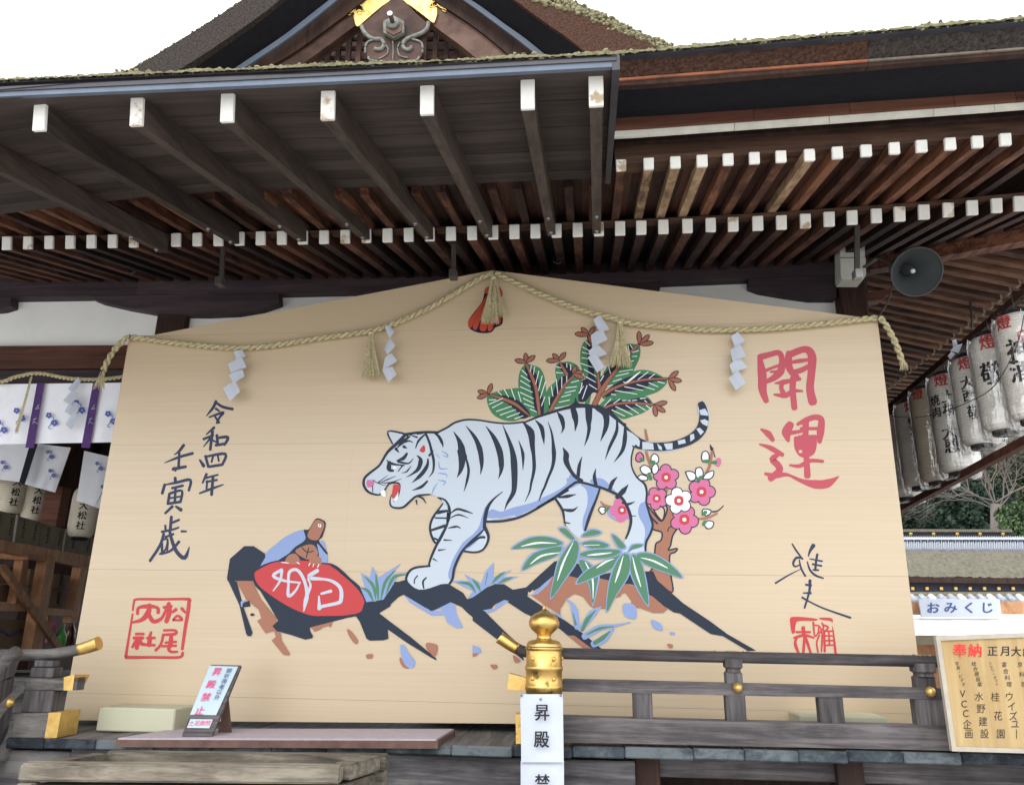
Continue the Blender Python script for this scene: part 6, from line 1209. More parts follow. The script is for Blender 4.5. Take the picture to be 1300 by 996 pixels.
N = NT('clear_film'); _out = N.t.nodes['Material Output']; _tr = N.n('ShaderNodeBsdfTransparent'); _gl = N.n('ShaderNodeBsdfGlossy'); _gl.inputs['Roughness'].default_value = .07; _lw = N.n('ShaderNodeLayerWeight', Blend=.35); _mm = N.n('ShaderNodeMath', operation='MULTIPLY_ADD'); N.l(_lw.outputs['Facing'], _mm.inputs[0]); _mm.inputs[1].default_value = .55; _mm.inputs[2].default_value = .15; _mx = N.n('ShaderNodeMixShader'); N.l(_mm.outputs[0], _mx.inputs[0]); N.l(_tr.outputs[0], _mx.inputs[1]); N.l(_gl.outputs[0], _mx.inputs[2]); N.l(_mx.outputs[0], _out.inputs['Surface']); N.b.inputs['Base Color'].default_value = (.92, .95, .95, 1); N.b.inputs['Roughness'].default_value = .12; N.b.inputs['Alpha'].default_value = .22; N.b.inputs['Specular IOR Level'].default_value = .9
nz = N.n('ShaderNodeTexNoise', Scale=9.0, Detail=3.0); tc = N.n('ShaderNodeTexCoord'); mp = N.n('ShaderNodeMapping'); mp.inputs['Scale'].default_value = (2, 2, .35); N.l(tc.outputs['Object'], mp.inputs[0]); N.l(mp.outputs[0], nz.inputs['Vector']); bp = N.n('ShaderNodeBump', Strength=.9, Distance=.03); N.l(nz.outputs[0], bp.inputs['Height']); N.l(bp.outputs[0], _gl.inputs['Normal'])
ink('lantern_red', (0.50, .05, .05))
def cyl_text(m, ch, c, R_, ang, z, size, bold=.02):
    """lettering wrapped round a lantern; ang = direction of the middle of the glyph"""
    vs, fs = text_mesh(ch, size, 0.0)
    for i, (a, b) in enumerate(BOLDS[:4]):
        r = R_ + .0003 * i; m.add([(c.x + r * math.cos(ang + (v.x + a * bold * size) / R_), c.y + r * math.sin(ang + (v.x + a * bold * size) / R_), z + v.y + b * bold * size) for v in vs], fs)
def lantern(x, y, zt_2, zb_2, R_, label, texts, grp, old=False, cover=True):
    c = Vector((x, y, 0)); H = zt_2 - zb_2; t = thing('paper_lantern', (x, y, zb_2), label, 'lantern', grp)
    pr = [(R_ * .55, 0), (R_ * .80, .012), (R_ * .93, .045), (R_, .11)]; prof = pr + [(R_ * (1 + .012 * math.sin(i * 2.6)), .11 + (H - .22) * i / 22) for i in range(1, 22)] + [(r, H - h) for r, h in pr[::-1]]
    m = MB(); m.lathe((x, y, zb_2), prof, 26); body = m.build('paper_body', 'lantern_paper_old' if old else 'lantern_paper', t)
    m = MB(); m.lathe((x, y, zb_2 - .028), [(0, 0), (R_ * .56, 0), (R_ * .58, .004), (R_ * .58, .034), (R_ * .5, .035)], 22); m.build('base_ring', 'curtain_black', t)
    m = MB(); m.lathe((x, y, zt_2 - .004), [(R_ * .5, 0), (R_ * .58, 0), (R_ * .58, .03), (0, .031)], 22); m.build('top_ring', 'curtain_black', t)
    m = MB(); m.tube([(x, y, zt_2 + .03), (x, y, zt_2 + .14)], .006, 6); m.build('hook', 'iron', t)
    to = math.atan2(CAM.y - y, CAM.x - x)
    for col in ('print_black', 'lantern_red'):
        m = MB()
        for cc, ch, da, zf, s in texts:
            if cc == col: cyl_text(m, ch, c, R_ * 1.018, to + da, zb_2 + H * zf, s)
        if m.v: m.build('lettering', col, body, fix=False)
    if cover:
        cp = [(R_ * .6, -.055), (R_ * 1.0, -.04), (R_ * 1.10, .03), (R_ * 1.08, .2), (R_ * 1.06, H * .6), (R_ * 1.07, H - .06), (R_ * .95, H + .01)]
        m = MB(); n_ = 26; o0 = random.Random(int(y * 100)); m.lathe((x, y, zb_2), [(r * (1 + o0.uniform(-.012, .012)), h) for r, h in cp], n_); m.build('clear_cover', 'clear_film', t, fix=False)
K_, Rd = 'print_black', 'lantern_red'
XLN = onY(1287, 470, -.1).x
specs = [(1289, -.12, 401, 533, 'nearest white paper lantern at the right edge of the photo under the side eaves', [(Rd, '燈', -.55, .90, .10), (Rd, '印', .25, .72, .11), (K_, '神', -.1, .62, .16), (K_, '酒', -.1, .42, .16)]),
         (1256, .20, 428, 547, 'white paper lantern with a large black 敬 character, second from the right edge', [(Rd, '燈', -.1, .89, .11), (K_, '敬', -.1, .56, .17)]),
         (1230, .52, 455, 565, 'white paper lantern with three black characters, third from the right edge', [(Rd, '燈', -.2, .89, .10), (K_, '大', -.25, .67, .10), (K_, '西', -.25, .52, .10), (K_, '敬', -.1, .33, .11), (K_, '株式', .45, .60, .06)]),
         (1200, .86, 477, 600, 'white paper lantern lettered 上桂 大恩, in the middle of the row', [(Rd, '燈', -.25, .91, .10), (K_, '上', .0, .74, .11), (K_, '桂', .0, .60, .11), (K_, '焼', -.75, .72, .09), (K_, '肉', -.75, .60, .09), (K_, '大', -.2, .38, .12), (K_, '恩', -.2, .24, .12), (Rd, '印', .75, .68, .10)]),
         (1176, 1.20, 495, 612, 'yellowed paper lantern with a red seal, right of the lettered white one', [(Rd, '燈', -.5, .92, .09), (Rd, '印', .3, .66, .13)]),
         (1156, 1.54, 512, 618, 'slim white lantern with one small black column reading 桂花園 near the board', [(Rd, '燈', .0, .92, .11), (K_, '株', -.1, .74, .06), (K_, '式', -.08, .66, .06), (K_, '会', -.06, .58, .06), (K_, '社', -.04, .50, .06), (K_, '桂', .0, .38, .08), (K_, '花', .04, .28, .08), (K_, '園', .08, .17, .08)]),
         (1138, 1.88, 528, 632, 'last lantern, half hidden behind the right edge of the board', [(Rd, '印', .3, .68, .12)])]
for i, (px, y, pt, pb_2, lab, tx) in enumerate(specs):
    a, b = onY(px, pt, y), onY(px, pb_2, y); lantern(a.x, y, a.z, b.z, .140, lab, tx, 'paper lanterns under the side eaves', old=(i == 4))
# bars that carry and steady the lanterns
def dirbar(name, a, b, w, h, mat, label, cat):
    t = thing(name, (a + b) / 2, label, cat); m = MB(); d = (b - a).normalized(); m.beam(a - d * 1.0, b + d * 1.5, w, h); m.build('bar', mat, t); return t
a, b = onY(1300, 372, -.15), onY(1118, 527, 2.0); tb = dirbar('lantern_bar', a, b, .045, .05, 'roof_timber_dark', 'dark bar carrying the lantern row under the side eaves', 'bar')
for px, py, q in ((1232, 383, 428), (1297, 380, 372)):
    y = lerp(-.15, 2.0, (1300 - px) / 182); m = MB(); m.tube([onY(px, py, y), onY(px + 4, q + 10, y)], .008, 6); m.build('hanger', 'iron', tb)
a, b = onY(1300, 561, -.15), onY(1148, 643, 2.0); bb2 = dirbar('lantern_rail', a, b, .05, .055, 'lintel_timber', 'brown wooden rail below the lantern row', 'rail')
m = MB(); q = onY(1232, 597, .8); m.cbox(q.x - .03, q.x + .03, q.y - .03, q.y + .03, q.z + .02, q.z + .16, .004); m.build('stub', 'lintel_timber', bb2)
m = MB(); m.tube([Vector(v) for v in catmull([tuple(onY(px, py, y)) for px, py, y in ((1300, 400, -.4), (1290, 440, -.35), (1262, 490, -.2), (1225, 512, .3), (1190, 525, .7), (1160, 530, 1.2), (1132, 528, 1.6))], 6)], .0035, 5); o = m.build('cable', 'iron'); tag(o, 'thin black cable looping across the lantern row', 'cable')
q = onY(1212, 440, .3); t = thing('paper_streamer', q, 'crumpled white paper streamer on the lantern bar above the lanterns', 'paper streamer'); 
for quad in ('1209,432 1214,430 1216,440 1210,443', '1206,445 1214,438 1222,436 1217,448', '1203,452 1208,446 1213,449 1207,456'):
    m = MB(); p = [onY(px, py, .3 + .02 * k) for k, (px, py) in enumerate(pts('S ' + quad))]; m.add([tuple(v) for v in p], [(0, 1, 2, 3)]); m.build('fold', 'paper', t, fix=False)
# big lanterns inside at left
for i, (px, w, pt, pb_2, y, lab) in enumerate(((-18, 30, 590, 648, 2.6, 'dim white lantern inside, cut by the left photo edge'), (22, 30, 590, 652, 2.6, 'dim white lantern with a black column of characters inside at left'), (50, 24, 600, 662, 2.75, 'dim white lantern left of the brown cupboard, inside'), (112, 30, 620, 682, 2.5, 'dim white lantern with slanting brush writing beside the board edge'))):
    a, b = onY(px, pt, y), onY(px, pb_2, y); R_ = w * px2m(y, pt, px) / 2
    lantern(a.x, y, a.z, b.z, R_, lab, [(K_, ch, .25 if i != 3 else -.1, .62 - .2 * k, .09) for k, ch in enumerate(('大', '松', '社')[:3])], 'lanterns inside the hall', old=True, cover=False)
# ================================================================ rack of boxes in the hall, left
d_ = ray(486, 797); d_.z = 0; d_.normalize(); P0 = onY(0, 700, 1.5); nr = d_.cross(Z_).normalized()
if nr.dot(CAM - P0) < 0: nr = -nr
def rk(px, py, off=0.0):
    r = ray(px, py); t = (P0 + nr * off - CAM).dot(nr) / r.dot(nr); return CAM + r * t
def rslab(name, s, th, mat, parent, off=0.0):
    m = MB(); m.prism([tuple(rk(px, py, off)) for px, py in pts('S ' + s)], tuple(-nr * th)); return m.build(name, mat, parent)
plain('crate_card', (0.20, 0.175, 0.115), .8, noise=.15, nscale=6); plain('crate_mark', (0.06, 0.055, 0.05), .8); plain('carton', (0.22, 0.15, 0.09), .8, noise=.15); plain('cord', (.5, .48, .4), .8)
rack = thing('storage_rack', rk(30, 830), 'reddish timber rack holding boxes inside the hall at left', 'rack')
rslab('shelf_beam', '-80,672 0,684.5 118,706 118,722 0,699 -80,688', .10, 'fresh_timber', rack)
rslab('rack_post', '61,704 71,706 53,824 40,824', .10, 'fresh_timber', rack, .02); rslab('rack_post', '31,702 38,703 27,775 18,775', .08, 'fresh_timber', rack, -.05); rslab('rack_post', '104,712 112,714 98,790 90,790', .09, 'fresh_timber', rack)
rslab('shelf_beam', '-80,760 0,764 45,768 45,776 0,775 -80,773', .10, 'fresh_timber', rack); rslab('shelf_beam', '56,771 100,774 98,782 56,780', .10, 'fresh_timber', rack); rslab('shelf_beam', '35,703 62,705 62,712 35,710', .25, 'fresh_timber', rack, .01)
rslab('brace', '0,718 8,716 82,822 72,822', .04, 'fresh_timber', rack, .05); rslab('rack_post', '62,778 68,778 62,800 58,800', .04, 'fresh_timber', rack, -.1)
def crate(s, lab, mat='crate_card', grp='boxes on the rack', th=.3, marks=2, cord=False, off=-.01):
    p = pts('S ' + s); t = thing('storage_box', rk(*p[3], off), lab, 'box', grp); rslab('box_body', s, th, mat, t, off); rn = random.Random(int(p[0][0] * 7 + p[0][1])); m = MB()
    for k in range(marks):
        u = (k + .6) / marks; n_ = 6
        for j in range(n_):
            v = .15 + .7 * j / n_; a = (lerp(lerp(p[0][0], p[1][0], u), lerp(p[3][0], p[2][0], u), v), lerp(lerp(p[0][1], p[1][1], u), lerp(p[3][1], p[2][1], u), v)); w = 2.0 * (1 - k * .35)
            m.tube([rk(a[0] - w, a[1] + rn.uniform(-1, 1), off + .002), rk(a[0] + w, a[1] + rn.uniform(-1, 1), off + .002)], .004, 3); m.tube([rk(a[0] + rn.uniform(-1, 1), a[1] - 1.6, off + .002), rk(a[0] + rn.uniform(-1, 1), a[1] + 1.6, off + .002)], .004, 3)
    m.build('printed_marks', 'crate_mark', t, fix=False)
    if cord: m = MB(); m.tube([rk(lerp(p[1][0], p[0][0], .02), p[1][1] - 1, off + .01), rk(lerp(p[2][0], p[3][0], .02), p[2][1], off + .01)], .012, 6); m.build('cord', 'cord', t)
def tl(x): return 648 + .283 * x
def bl(x): return 684 + .20 * x
for i, (a, b, cd) in enumerate(((-40, -9, 0), (-8, 22.5, 1), (23.5, 53, 0), (54, 84.5, 1), (85.5, 122, 0))):
    w = [(a, a - 5), (b, b - 5)]; crate('%f,%f %f,%f %f,%f %f,%f' % (a, tl(a), b, tl(b), b - 5, bl(b - 5), a - 5, bl(a - 5)), ['dull printed box on the top shelf, cut by the left edge', 'dull printed box with a white cord, leftmost in the photo', 'dull printed box between the two corded boxes', 'dull printed box with a white cord near the rack post', 'dull printed box at the right end of the top shelf'][i], cord=cd)
for i, (s, lab) in enumerate((('-20,715 27,720 24,741 -20,739', 'dark box behind the diagonal brace, upper left'), ('-20,740 23,742 21,764 -20,762', 'dark box behind the diagonal brace, lower left'), ('39,722 60,725 57,745 36,743', 'dark box between the rack posts, upper'), ('36,744 57,746 54,768 33,766', 'dark box between the rack posts, lower'),
                     ('70,728 100,732 98,749 68,747', 'dark box right of the tall rack post, upper'), ('67,748 97,750 94,772 64,770', 'dark box right of the tall rack post, lower'))): crate(s, lab, 'crate_mark' if i > 20 else 'carton', marks=2, off=-.16, grp='boxes on the lower shelves')
for s in ('78,741 82,741 81,748 77,748', '75,763 80,763 79,769 74,769', '90,763 94,764 93,769 89,769'): pass
t = thing('beer_carton', rk(20, 822, -.1), 'brown carton with a dark wavy line below the rack at left', 'carton'); rslab('box_body', '-40,782 43,788 40,824 -40,824', .3, 'carton', t, -.12); m = MB(); m.tube([rk(px, py, -.115) for px, py in catmull([(-10, 796), (4, 801), (14, 806), (26, 800), (42, 803)], 5)], .012, 6); m.build('wave_print', 'print_navy', t)
plain('bottle_green', (0.10, .45, .10), .3); plain('bottle_brown', (0.09, .035, .02), .2, spec=.6); plain('cloth_pink', (.55, .15, .25), .8)
def bottle(px, pt, pb_2, wpx, mat, lab):
    a, b = rk(px, pt, -.18), rk(px, pb_2, -.18); R_ = wpx / 2 * (a - CAM).length / F; H = a.z - b.z; t = thing('bottle', b, lab, 'bottle'); m = MB(); m.lathe(b, [(0, 0), (R_, .004), (R_, H * .5), (R_ * .85, H * .6), (R_ * .35, H * .75), (R_ * .3, H)], 14); m.build('glass', mat, t); m = MB(); m.lathe(b + Vector((0, 0, H)), [(R_ * .36, -.02), (R_ * .36, .01), (0, .012)], 10); m.build('cap', 'bolt_steel', t)
bottle(75, 792, 822, 11, 'bottle_green', 'green bottle below the rack beside the brown bottle'); bottle(86.5, 783, 822, 10, 'bottle_brown', 'tall brown bottle below the rack near the board edge')
rslab('dark_backing', '58,735 135,748 120,850 40,850', .05, 'roof_timber_dark', rack, -.75)  # dark sheet added behind the bottles to make the bright gap dim
t = thing('folded_cloth', rk(68, 815, -.25), 'pink cloth hanging behind the green bottle', 'cloth'); rslab('cloth', '64,788 73,788 70,815 60,815', .02, 'cloth_pink', t, -.25)
# bright neighbouring building seen through the rack
plain('far_wall', (.5, .53, .58), .8, noise=.06); plain('tile_grey', (.30, .33, .38), .6, noise=.15, nscale=5)
fb = thing('far_building', (-20, 16, 0), 'bright neighbouring building with pale striped roof glimpsed through the rack', 'building')
m = MB(); m.box(-34, -8, 16, 17, 0, 4.2); m.build('wall', 'far_wall', fb)
for i in range(60): x = -34 + i * .44; m = MB(); m.beam((x, 14.6, 3.2), (x + .2, 16.2, 5.2), .16, .10); m.build('roof_tile_row', 'far_wall' if i % 2 else 'tile_grey', fb)
m = MB(); m.hexa([(-34, 14.8, 3.1), (-8, 14.8, 3.1), (-8, 16.4, 5.0), (-34, 16.4, 5.0), (-34, 14.8, 3.15), (-8, 14.8, 3.15), (-8, 16.4, 5.05), (-34, 16.4, 5.05)]); m.build('roof', 'tile_grey', fb)
# ================================================================ horn loudspeaker, white wall box
plain('horn_grey', (.060, .068, .070), .38, noise=.06, nscale=3, spec=.5); plain('box_white', (.55, .55, .50), .5, noise=.05)
hc = onY(1163.5, 345, -.25); ax = (CAM - hc).normalized(); ax = (ax + Vector((.34, 0, -.10))).normalized()   # mouth turned towards the forecourt
horn = thing('horn_loudspeaker', hc, 'round grey horn loudspeaker under the corner of the eaves', 'loudspeaker')
s1_ = ax.cross(Z_).normalized(); u1_ = s1_.cross(ax)
def hl(m, prof, n=40, cc=None):
    cc = hc if cc is None else cc; o = len(m.v)
    for r, h in prof:
        for k in range(n): a = 2 * math.pi * k / n; m.v.append(tuple(cc + s1_ * math.cos(a) * r + u1_ * math.sin(a) * r + ax * h))
    for i in range(len(prof) - 1):
        for k in range(n): a = o + i * n + k; b = o + i * n + (k + 1) % n; m.f.append((a, b, b + n, a + n)); m.mi.append(0); m.sm.append(True)
    return m
RH = 33.5 * (hc - CAM).length * .80 / F
hl(MB(), [(RH * 1.0, 0), (RH * .90, -.03), (RH * .70, -.075), (RH * .48, -.125), (RH * .30, -.17), (RH * .16, -.205)], cc=hc).build('bell', 'horn_grey', horn)
hl(MB(), [(RH * .995, -.004), (RH * 1.02, .002), (RH * 1.03, .010), (RH * 1.01, .016), (RH * .985, .012), (RH * .98, 0)]).build('rim', 'horn_grey', horn)
hl(MB(), [(RH * .30, -.18), (RH * .42, -.20), (RH * .42, -.34), (RH * .25, -.36), (0, -.36)]).build('driver', 'horn_grey', horn)
hl(MB(), [(0, -.06), (.012, -.062), (.017, -.07), (.030, -.12), (.045, -.19)], 20).build('reflector', 'horn_grey', horn); hl(MB(), [(0, -.055), (.014, -.056), (.016, -.064), (.013, -.07)], 16).build('centre_cap', 'box_white', horn)
q = hc - ax * .27; m = MB(); m.beam(q, q + Vector((-.10, .15, .16)), .03, .012); m.beam(q + Vector((-.10, .15, .16)), q + Vector((-.16, .50, .18)), .03, .012); m.build('bracket', 'iron', horn)
m = MB(); m.tube([Vector(v) for v in catmull([tuple(hc - ax * .3), tuple(hc - ax * .34 + Vector((-.05, 0, -.12))), tuple(hc - ax * .25 + Vector((-.10, .1, -.22))), tuple(hc + Vector((-.2, .4, -.25)))], 6)], .006, 6); m.build('cable', 'iron', horn)
YW = .30
wb = thing('wall_fixture', onY(1084, 355, YW), 'white wall fixture with a sloping top on the corner pillar beside the grey horn', 'fixture')
def fx(s, y0, th, name):
    m = MB(); m.prism([tuple(onY(px, py, y0)) for px, py in pts('S ' + s)], (0, th, 0)); return m.build(name, 'box_white', wb)
fx('1067,328 1099,327 1099.5,349 1096,354.5 1069,354.5 1067.5,350', YW, .14, 'housing'); fx('1066.5,312 1073,311 1083,304 1090,303 1098,306 1098,326 1067,327', YW + .02, .14, 'cover')
# ================================================================ right background: stall, corridor roofs, wooded hill
plain('awning', (.78, .80, .80), .7, noise=.03); plain('thatch', (.135, .125, .095), .95, nscale=9, bump=.8, col2=(.085, .08, .06)); plain('ridge_dark', (.02, .022, .035), .6); plain('roof_tiles', (.30, .33, .38), .5, noise=.2, nscale=14)
YS = 7.0
stall = thing('fortune_stall', onY(1235, 830, YS), 'stall with white awning and a white おみくじ sign, right of the big board', 'stall')
def ss(name, s, y, th, mat, parent): m = MB(); m.prism([tuple(onY(px, py, y)) for px, py in pts('S ' + s)], (0, th, 0)); return m.build(name, mat, parent)
sg = ss('sign_panel', '1166,759.5 1269,760 1272,783.5 1170,783', YS, .03, 'paper', stall)
m = MB()
for ch, px in zip('おみくじ', (1185, 1207, 1230, 1254)): letter_px(m, ch, px, 771, 15.5, YS - .004, .022, 0, 1.15)
m.build('lettering', 'print_navy', sg, fix=False)
m = MB(); A = [onY(1120, 784, YS + .1), onY(1420, 786, YS + .1)]; Bq = [onY(1120, 806, YS - .9), onY(1420, 806, YS - .9)]
V_ = []; n_ = 24
for i in range(n_ + 1):
    t = i / n_; s_ = .03 * math.sin(t * 40); V_ += [tuple(A[0].lerp(A[1], t)), tuple(A[0].lerp(A[1], t).lerp(Bq[0].lerp(Bq[1], t), .5) + Vector((0, 0, s_ - .03))), tuple(Bq[0].lerp(Bq[1], t) + Vector((0, 0, s_ * .5)))]
m.add(V_, [(i * 3 + j, i * 3 + 3 + j, i * 3 + 4 + j, i * 3 + 1 + j) for i in range(n_) for j in range(2)], smooth=True); m.build('awning_cloth', 'awning', stall, fix=False)
ss('beam', '1120,764 1420,762 1420,778 1120,780', YS + .12, .15, 'fresh_timber', stall); ss('valance', '1120,806 1420,806 1420,818 1120,818', YS - .88, .03, 'crate_card', stall); ss('counter', '1100,818 1430,818 1430,1000 1100,1000', YS - .3, .5, 'fresh_timber', stall)
YG = 22.0
cor = thing('corridor_roof', onY(1230, 760, YG), 'long low corridor with a gold dotted ridge and thick grey thatch, beyond the stall', 'building')
def gs(name, s, dy, th, mat, par=None): return ss(name, s, YG + dy, th, mat, par or cor)
gs('ridge_cap', '1100,671 1284,671.5 1286,675 1100,674.5', 1.9, .5, 'thatch'); rg = gs('ridge_board', '1100,674.5 1284,675 1285,681 1100,681', 2.0, .3, 'ridge_dark')
for px in (1156, 1185, 1215, 1244, 1273, 1127): q = onY(px, 677, YG + 1.98); m = MB(); m.lathe(q, [(0, -.06), (.05, -.05), (.075, 0), (.07, .03)], 14, axis='Y'); m.build('gold_disc', 'gold', rg)
m = MB(); a, b, c_, d2 = onY(1100, 681.5, YG + 1.8), onY(1420, 681.5, YG + 1.8), onY(1420, 698, YG + 1.0), onY(1100, 697, YG + 1.0); m.prism([tuple(v) for v in (a, b, c_, d2)], (0, .05, -.08)); m.build('roof', 'roof_tiles', cor)
for i in range(110):
    t = i / 109; p, q = a.lerp(b, t), d2.lerp(c_, t); m = MB(); m.tube([p + Vector((0, -.02, .02)), q + Vector((0, -.02, .02))], .022, 5); m.build('roof_tile_row', 'roof_tiles', cor)
m = MB(); a, b, c_, d2 = onY(1100, 699, YG + .9), onY(1420, 700, YG + .9), onY(1420, 734, YG - .8), onY(1100, 731, YG - .8)
nx_, nz_ = 120, 20; rn = random.Random(3); V_ = [tuple(a.lerp(b, i / nx_).lerp(d2.lerp(c_, i / nx_), j / nz_) + Vector((0, rn.uniform(-.03, .03), rn.uniform(-.03, .03)))) for i in range(nx_ + 1) for j in range(nz_ + 1)]
m.add(V_, [(i * (nz_ + 1) + j, (i + 1) * (nz_ + 1) + j, (i + 1) * (nz_ + 1) + j + 1, i * (nz_ + 1) + j + 1) for i in range(nx_) for j in range(nz_)]); m.build('thatch_slope', 'thatch', cor)
for k_ in range(60): q = onY(1105 + k_ * 4.4, 686.5, YG + 1.45); m = MB(); m.lathe(q, [(0, -.05), (.035, -.05), (.04, 0)], 8, axis='Y'); m.build('tile_end', 'ridge_dark', cor)
gs('tile_course', '1100,681.6 1420,681.6 1420,684.6 1100,684.4', 1.5, .1, 'far_wall')
ed = gs('eave_edge', '1100,731 1420,735 1420,742 1100,738', -.8, .4, 'roof_timber_dark'); er = gs('eave_board', '1100,738 1420,742 1420,752 1100,751', -.5, .3, 'ridge_dark')
for k in range(14): px = 1140 + k * 18.2; q = onY(px, 746.5, YG - .52); m = MB(); m.cbox(q.x - .05, q.x + .05, q.y - .05, q.y + .05, q.z - .05, q.z + .05, .01); m.build('gold_rafter_cap', 'gold', er)
gs('wall', '1000,752 1500,752 1500,860 1000,860', .2, .3, 'plaster')
lo = thing('tile_wall', onY(1240, 760, 15), 'low wall topped with grey tiles just above the おみくじ sign', 'wall'); ss('coping', '1100,751 1420,751 1420,756 1100,755', 15, .3, 'crate_card', lo)
for k in range(26): q = onY(1110 + k * 12.5, 760, 14.8); m = MB(); m.tube([q + Vector((0, -.12, -.08)), q + Vector((0, .15, .07))], .075, 8); m.build('roof_tile', 'roof_tiles' if k % 3 else 'far_wall', lo)
ss('wall', '1000,762 1500,762 1500,860 1000,860', 15, .3, 'plaster', lo)
# hill
m = MB(); nx_, ny_ = 40, 14; V_ = []
plain('forest_floor', (.045, .055, .03), .95, nscale=.3)
for i in range(nx_ + 1):
    for j in range(ny_ + 1):
        x = -60 + i * 5.0; y = 40 + j * 8.0; V_.append((x, y, max(0, (y - 42) * .46 + 2.0 * math.sin(x * .09 + y * .05) + 1.5 * math.sin(x * .21)) * min(1, max(.15, (x + 10) / 25))))
m.add(V_, [(i * (ny_ + 1) + j, (i + 1) * (ny_ + 1) + j, (i + 1) * (ny_ + 1) + j + 1, i * (ny_ + 1) + j + 1) for i in range(nx_) for j in range(ny_)], smooth=True); o = m.build('hill', 'forest_floor'); o['kind'] = 'structure'
for nm_, c1, c2 in (('foliage_dark', (.028, .048, .036), (.014, .026, .022)), ('foliage_mid', (.050, .074, .046), (.026, .042, .032)), ('foliage_olive', (.10, .095, .045), (.05, .055, .028)), ('foliage_light', (.075, .12, .05), (.06, .09, .04))): plain(nm_, c1, .9, nscale=1.2, col2=c2, spec=.1)  # distance haze put into the greens as a slight blue-grey tint
def leafcrown(m, c, rx, rz, n, rnd, leaf, conic=False):
    for i in range(n):
        z = rnd.uniform(-1, 1); r = math.sqrt(max(0, 1 - z * z)) if not conic else (1 - z) / 2 * .95 + .05; a = rnd.uniform(0, 6.283); k = rnd.uniform(.6, 1.05)
        lump = .8 + .25 * math.sin(a * 3 + z * 5 + c.x); p = c + Vector((math.cos(a) * r * rx * k * lump, math.sin(a) * r * rx * k * lump, z * rz * (k if not conic else 1)))
        n1_ = Vector((rnd.gauss(0, 1), rnd.gauss(0, 1), rnd.gauss(0, 1) - .2)).normalized(); t1 = n1_.orthogonal().normalized(); t2 = n1_.cross(t1); L_ = leaf * rnd.uniform(.6, 1.3); m.add([p - t1 * L_, p + t2 * L_ * .5, p + t1 * L_, p - t2 * L_ * .5], [(0, 1, 2, 3)], rnd.randrange(3))
plain('tree_bark', (.16, .145, .125), .9, nscale=6, bump=.5); plain('bare_bark', (.145, .125, .115), .9, nscale=8)
def tree(px, py, y, rx, rz, n, mats, label, leaf, conic, seed):
    c = onY(px, py, y); rnd = random.Random(seed); zg = max(0, (y - 42) * .46 - 1) if y > 42 else 0; t = thing('evergreen_tree', (c.x, y, zg), label, 'tree', 'evergreen trees on the wooded hill')
    m = MB(); m.tube([(c.x, y, zg - .5), (c.x + .1, y, (zg + c.z) / 2), (c.x, y, c.z + rz * .6)], [rz * .06 + .1, rz * .045 + .06, .03], 8); m.build('trunk', 'tree_bark', t)
    m = MB(); leafcrown(m, c, rx, rz, n, rnd, leaf, conic); leafcrown(m, c + Vector((rx * .4, -rx * .3, -rz * .4)), rx * .7, rz * .6, n // 2, rnd, leaf, conic); m.build('crown', mats, t, fix=False)
FD, FM, FO, FL = 'foliage_dark', 'foliage_mid', 'foliage_olive', 'foliage_light'
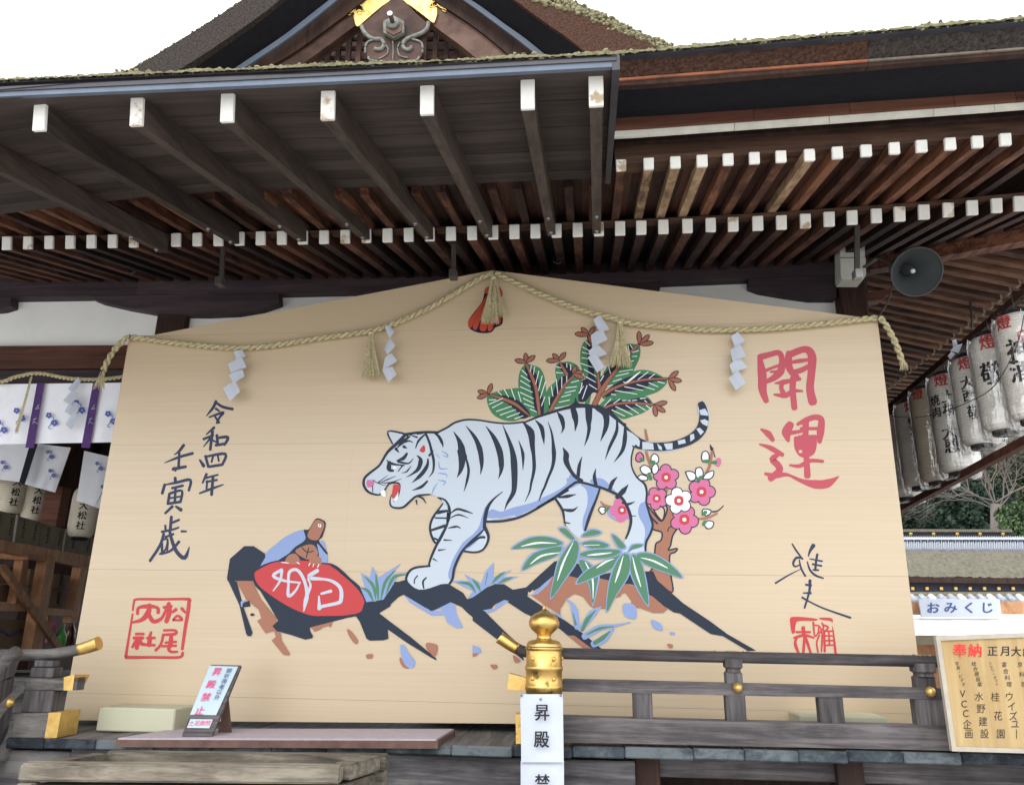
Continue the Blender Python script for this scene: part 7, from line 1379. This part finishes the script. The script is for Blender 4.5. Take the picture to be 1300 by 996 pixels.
TL = [(1160, 640, 46, 2.4, 3.2, [FM, FD, FM], 'round mid green tree low beside the board edge', .30, 0), (1195, 655, 44, 2.2, 2.4, [FD, FM, FD], 'dark bushy tree left of the bare tree trunk', .28, 0), (1180, 600, 52, 3.0, 4.5, [FD, FD, FM], 'dark conifer rising behind the lantern rail', .30, 1),
      (1225, 615, 56, 3.4, 4.5, [FD, FM, FD], 'dark evergreen directly behind the bare tree', .34, 0), (1270, 590, 60, 3.6, 6.0, [FD, FD, FM], 'tall dark conifer above the bare tree', .36, 1), (1240, 575, 62, 3.4, 5.5, [FM, FD, FD], 'dark green crown at the top of the hill gap', .36, 0),
      (1300, 610, 50, 2.6, 4.2, [FO, FM, FO], 'olive yellowish tree at the right photo edge', .28, 0), (1296, 675, 34, 1.2, 1.4, [FL, FM, FL], 'light green shrub like tree at the end of the corridor ridge', .18, 0), (1330, 640, 48, 3.0, 4.0, [FM, FD, FO], 'mixed green tree just outside the right photo edge', .3, 0),
      (1150, 600, 58, 3.5, 5.5, [FD, FM, FD], 'dark evergreen partly behind the board edge', .36, 0), (1300, 560, 66, 4.5, 6.0, [FM, FD, FM], 'mid green evergreen high at the right edge', .4, 0), (1205, 560, 68, 5, 7, [FD, FD, FM], 'tall dark evergreen topmost behind the lantern rail', .42, 1), (1250, 660, 45, 2.4, 2.2, [FD, FM, FD], 'dark shrubby tree right at the foot of the bare tree', .28, 0), (1360, 600, 60, 5, 7, [FD, FM, FD], 'dark evergreen outside the right edge', .4, 0)]
for i, (px, py, y, rx, rz, mats, lab, leaf, con) in enumerate(TL): tree(px, py, y, rx, rz, 5200, mats, lab, leaf * .6, con, i)
m = MB(); rnd = random.Random(99)
for i in range(110):
    x = rnd.uniform(5, 80); y = rnd.uniform(58, 130); z = max(0, (y - 42) * .46) + 2.5; leafcrown(m, Vector((x, y, z)), 3.2, 4.5, 420, rnd, .55, i % 2 == 0)
o = m.build('forest', [FD, FM, FD], fix=False); o['kind'] = 'stuff'; o['label'] = 'dense wooded slope behind the shrine'
# the bare tree
b0 = onY(1267, 680, 36); bt_ = thing('bare_tree', (b0.x, 36, 0), 'leafless pale grey tree in front of the dark wooded hill', 'tree'); rnd = random.Random(17)
tp_ = onY(1264, 640, 36); m = MB(); m.tube([(b0.x + .1, 36, 0), b0, tp_], [.42, .33, .24], 10); m.build('trunk', 'bare_bark', bt_)
m = MB()
def branch(p, d, L_, r, depth):
    q = p + d * L_; mid = (p + q) / 2 + Vector((rnd.gauss(0, 1), rnd.gauss(0, 1), rnd.gauss(0, 1))) * L_ * .05; m.tube([p, mid, q], [r, r * .8, r * .55], 5 if depth < 3 else 3, caps=False)
    if depth >= 7: return
    for k in range(3 if depth < 4 else 2):
        e = (d + Vector((rnd.gauss(0, .5), rnd.gauss(0, .4), rnd.gauss(.05, .32)))).normalized(); branch(p.lerp(q, rnd.uniform(.55, 1)), e, L_ * rnd.uniform(.62, .86), r * .62, depth + 1)
for dx, dz in ((-.55, .3), (.6, .7), (-.15, .95), (-.75, .55), (-.35, .9), (.05, 1), (.4, .85), (.8, .45), (-.9, .25), (.9, .15)): branch(tp_ + Vector((0, 0, rnd.uniform(-.8, .2))), Vector((dx, rnd.uniform(-.3, .3), dz)).normalized(), 1.9, .045, 1)
m.build('crown', 'bare_bark', bt_, fix=False)
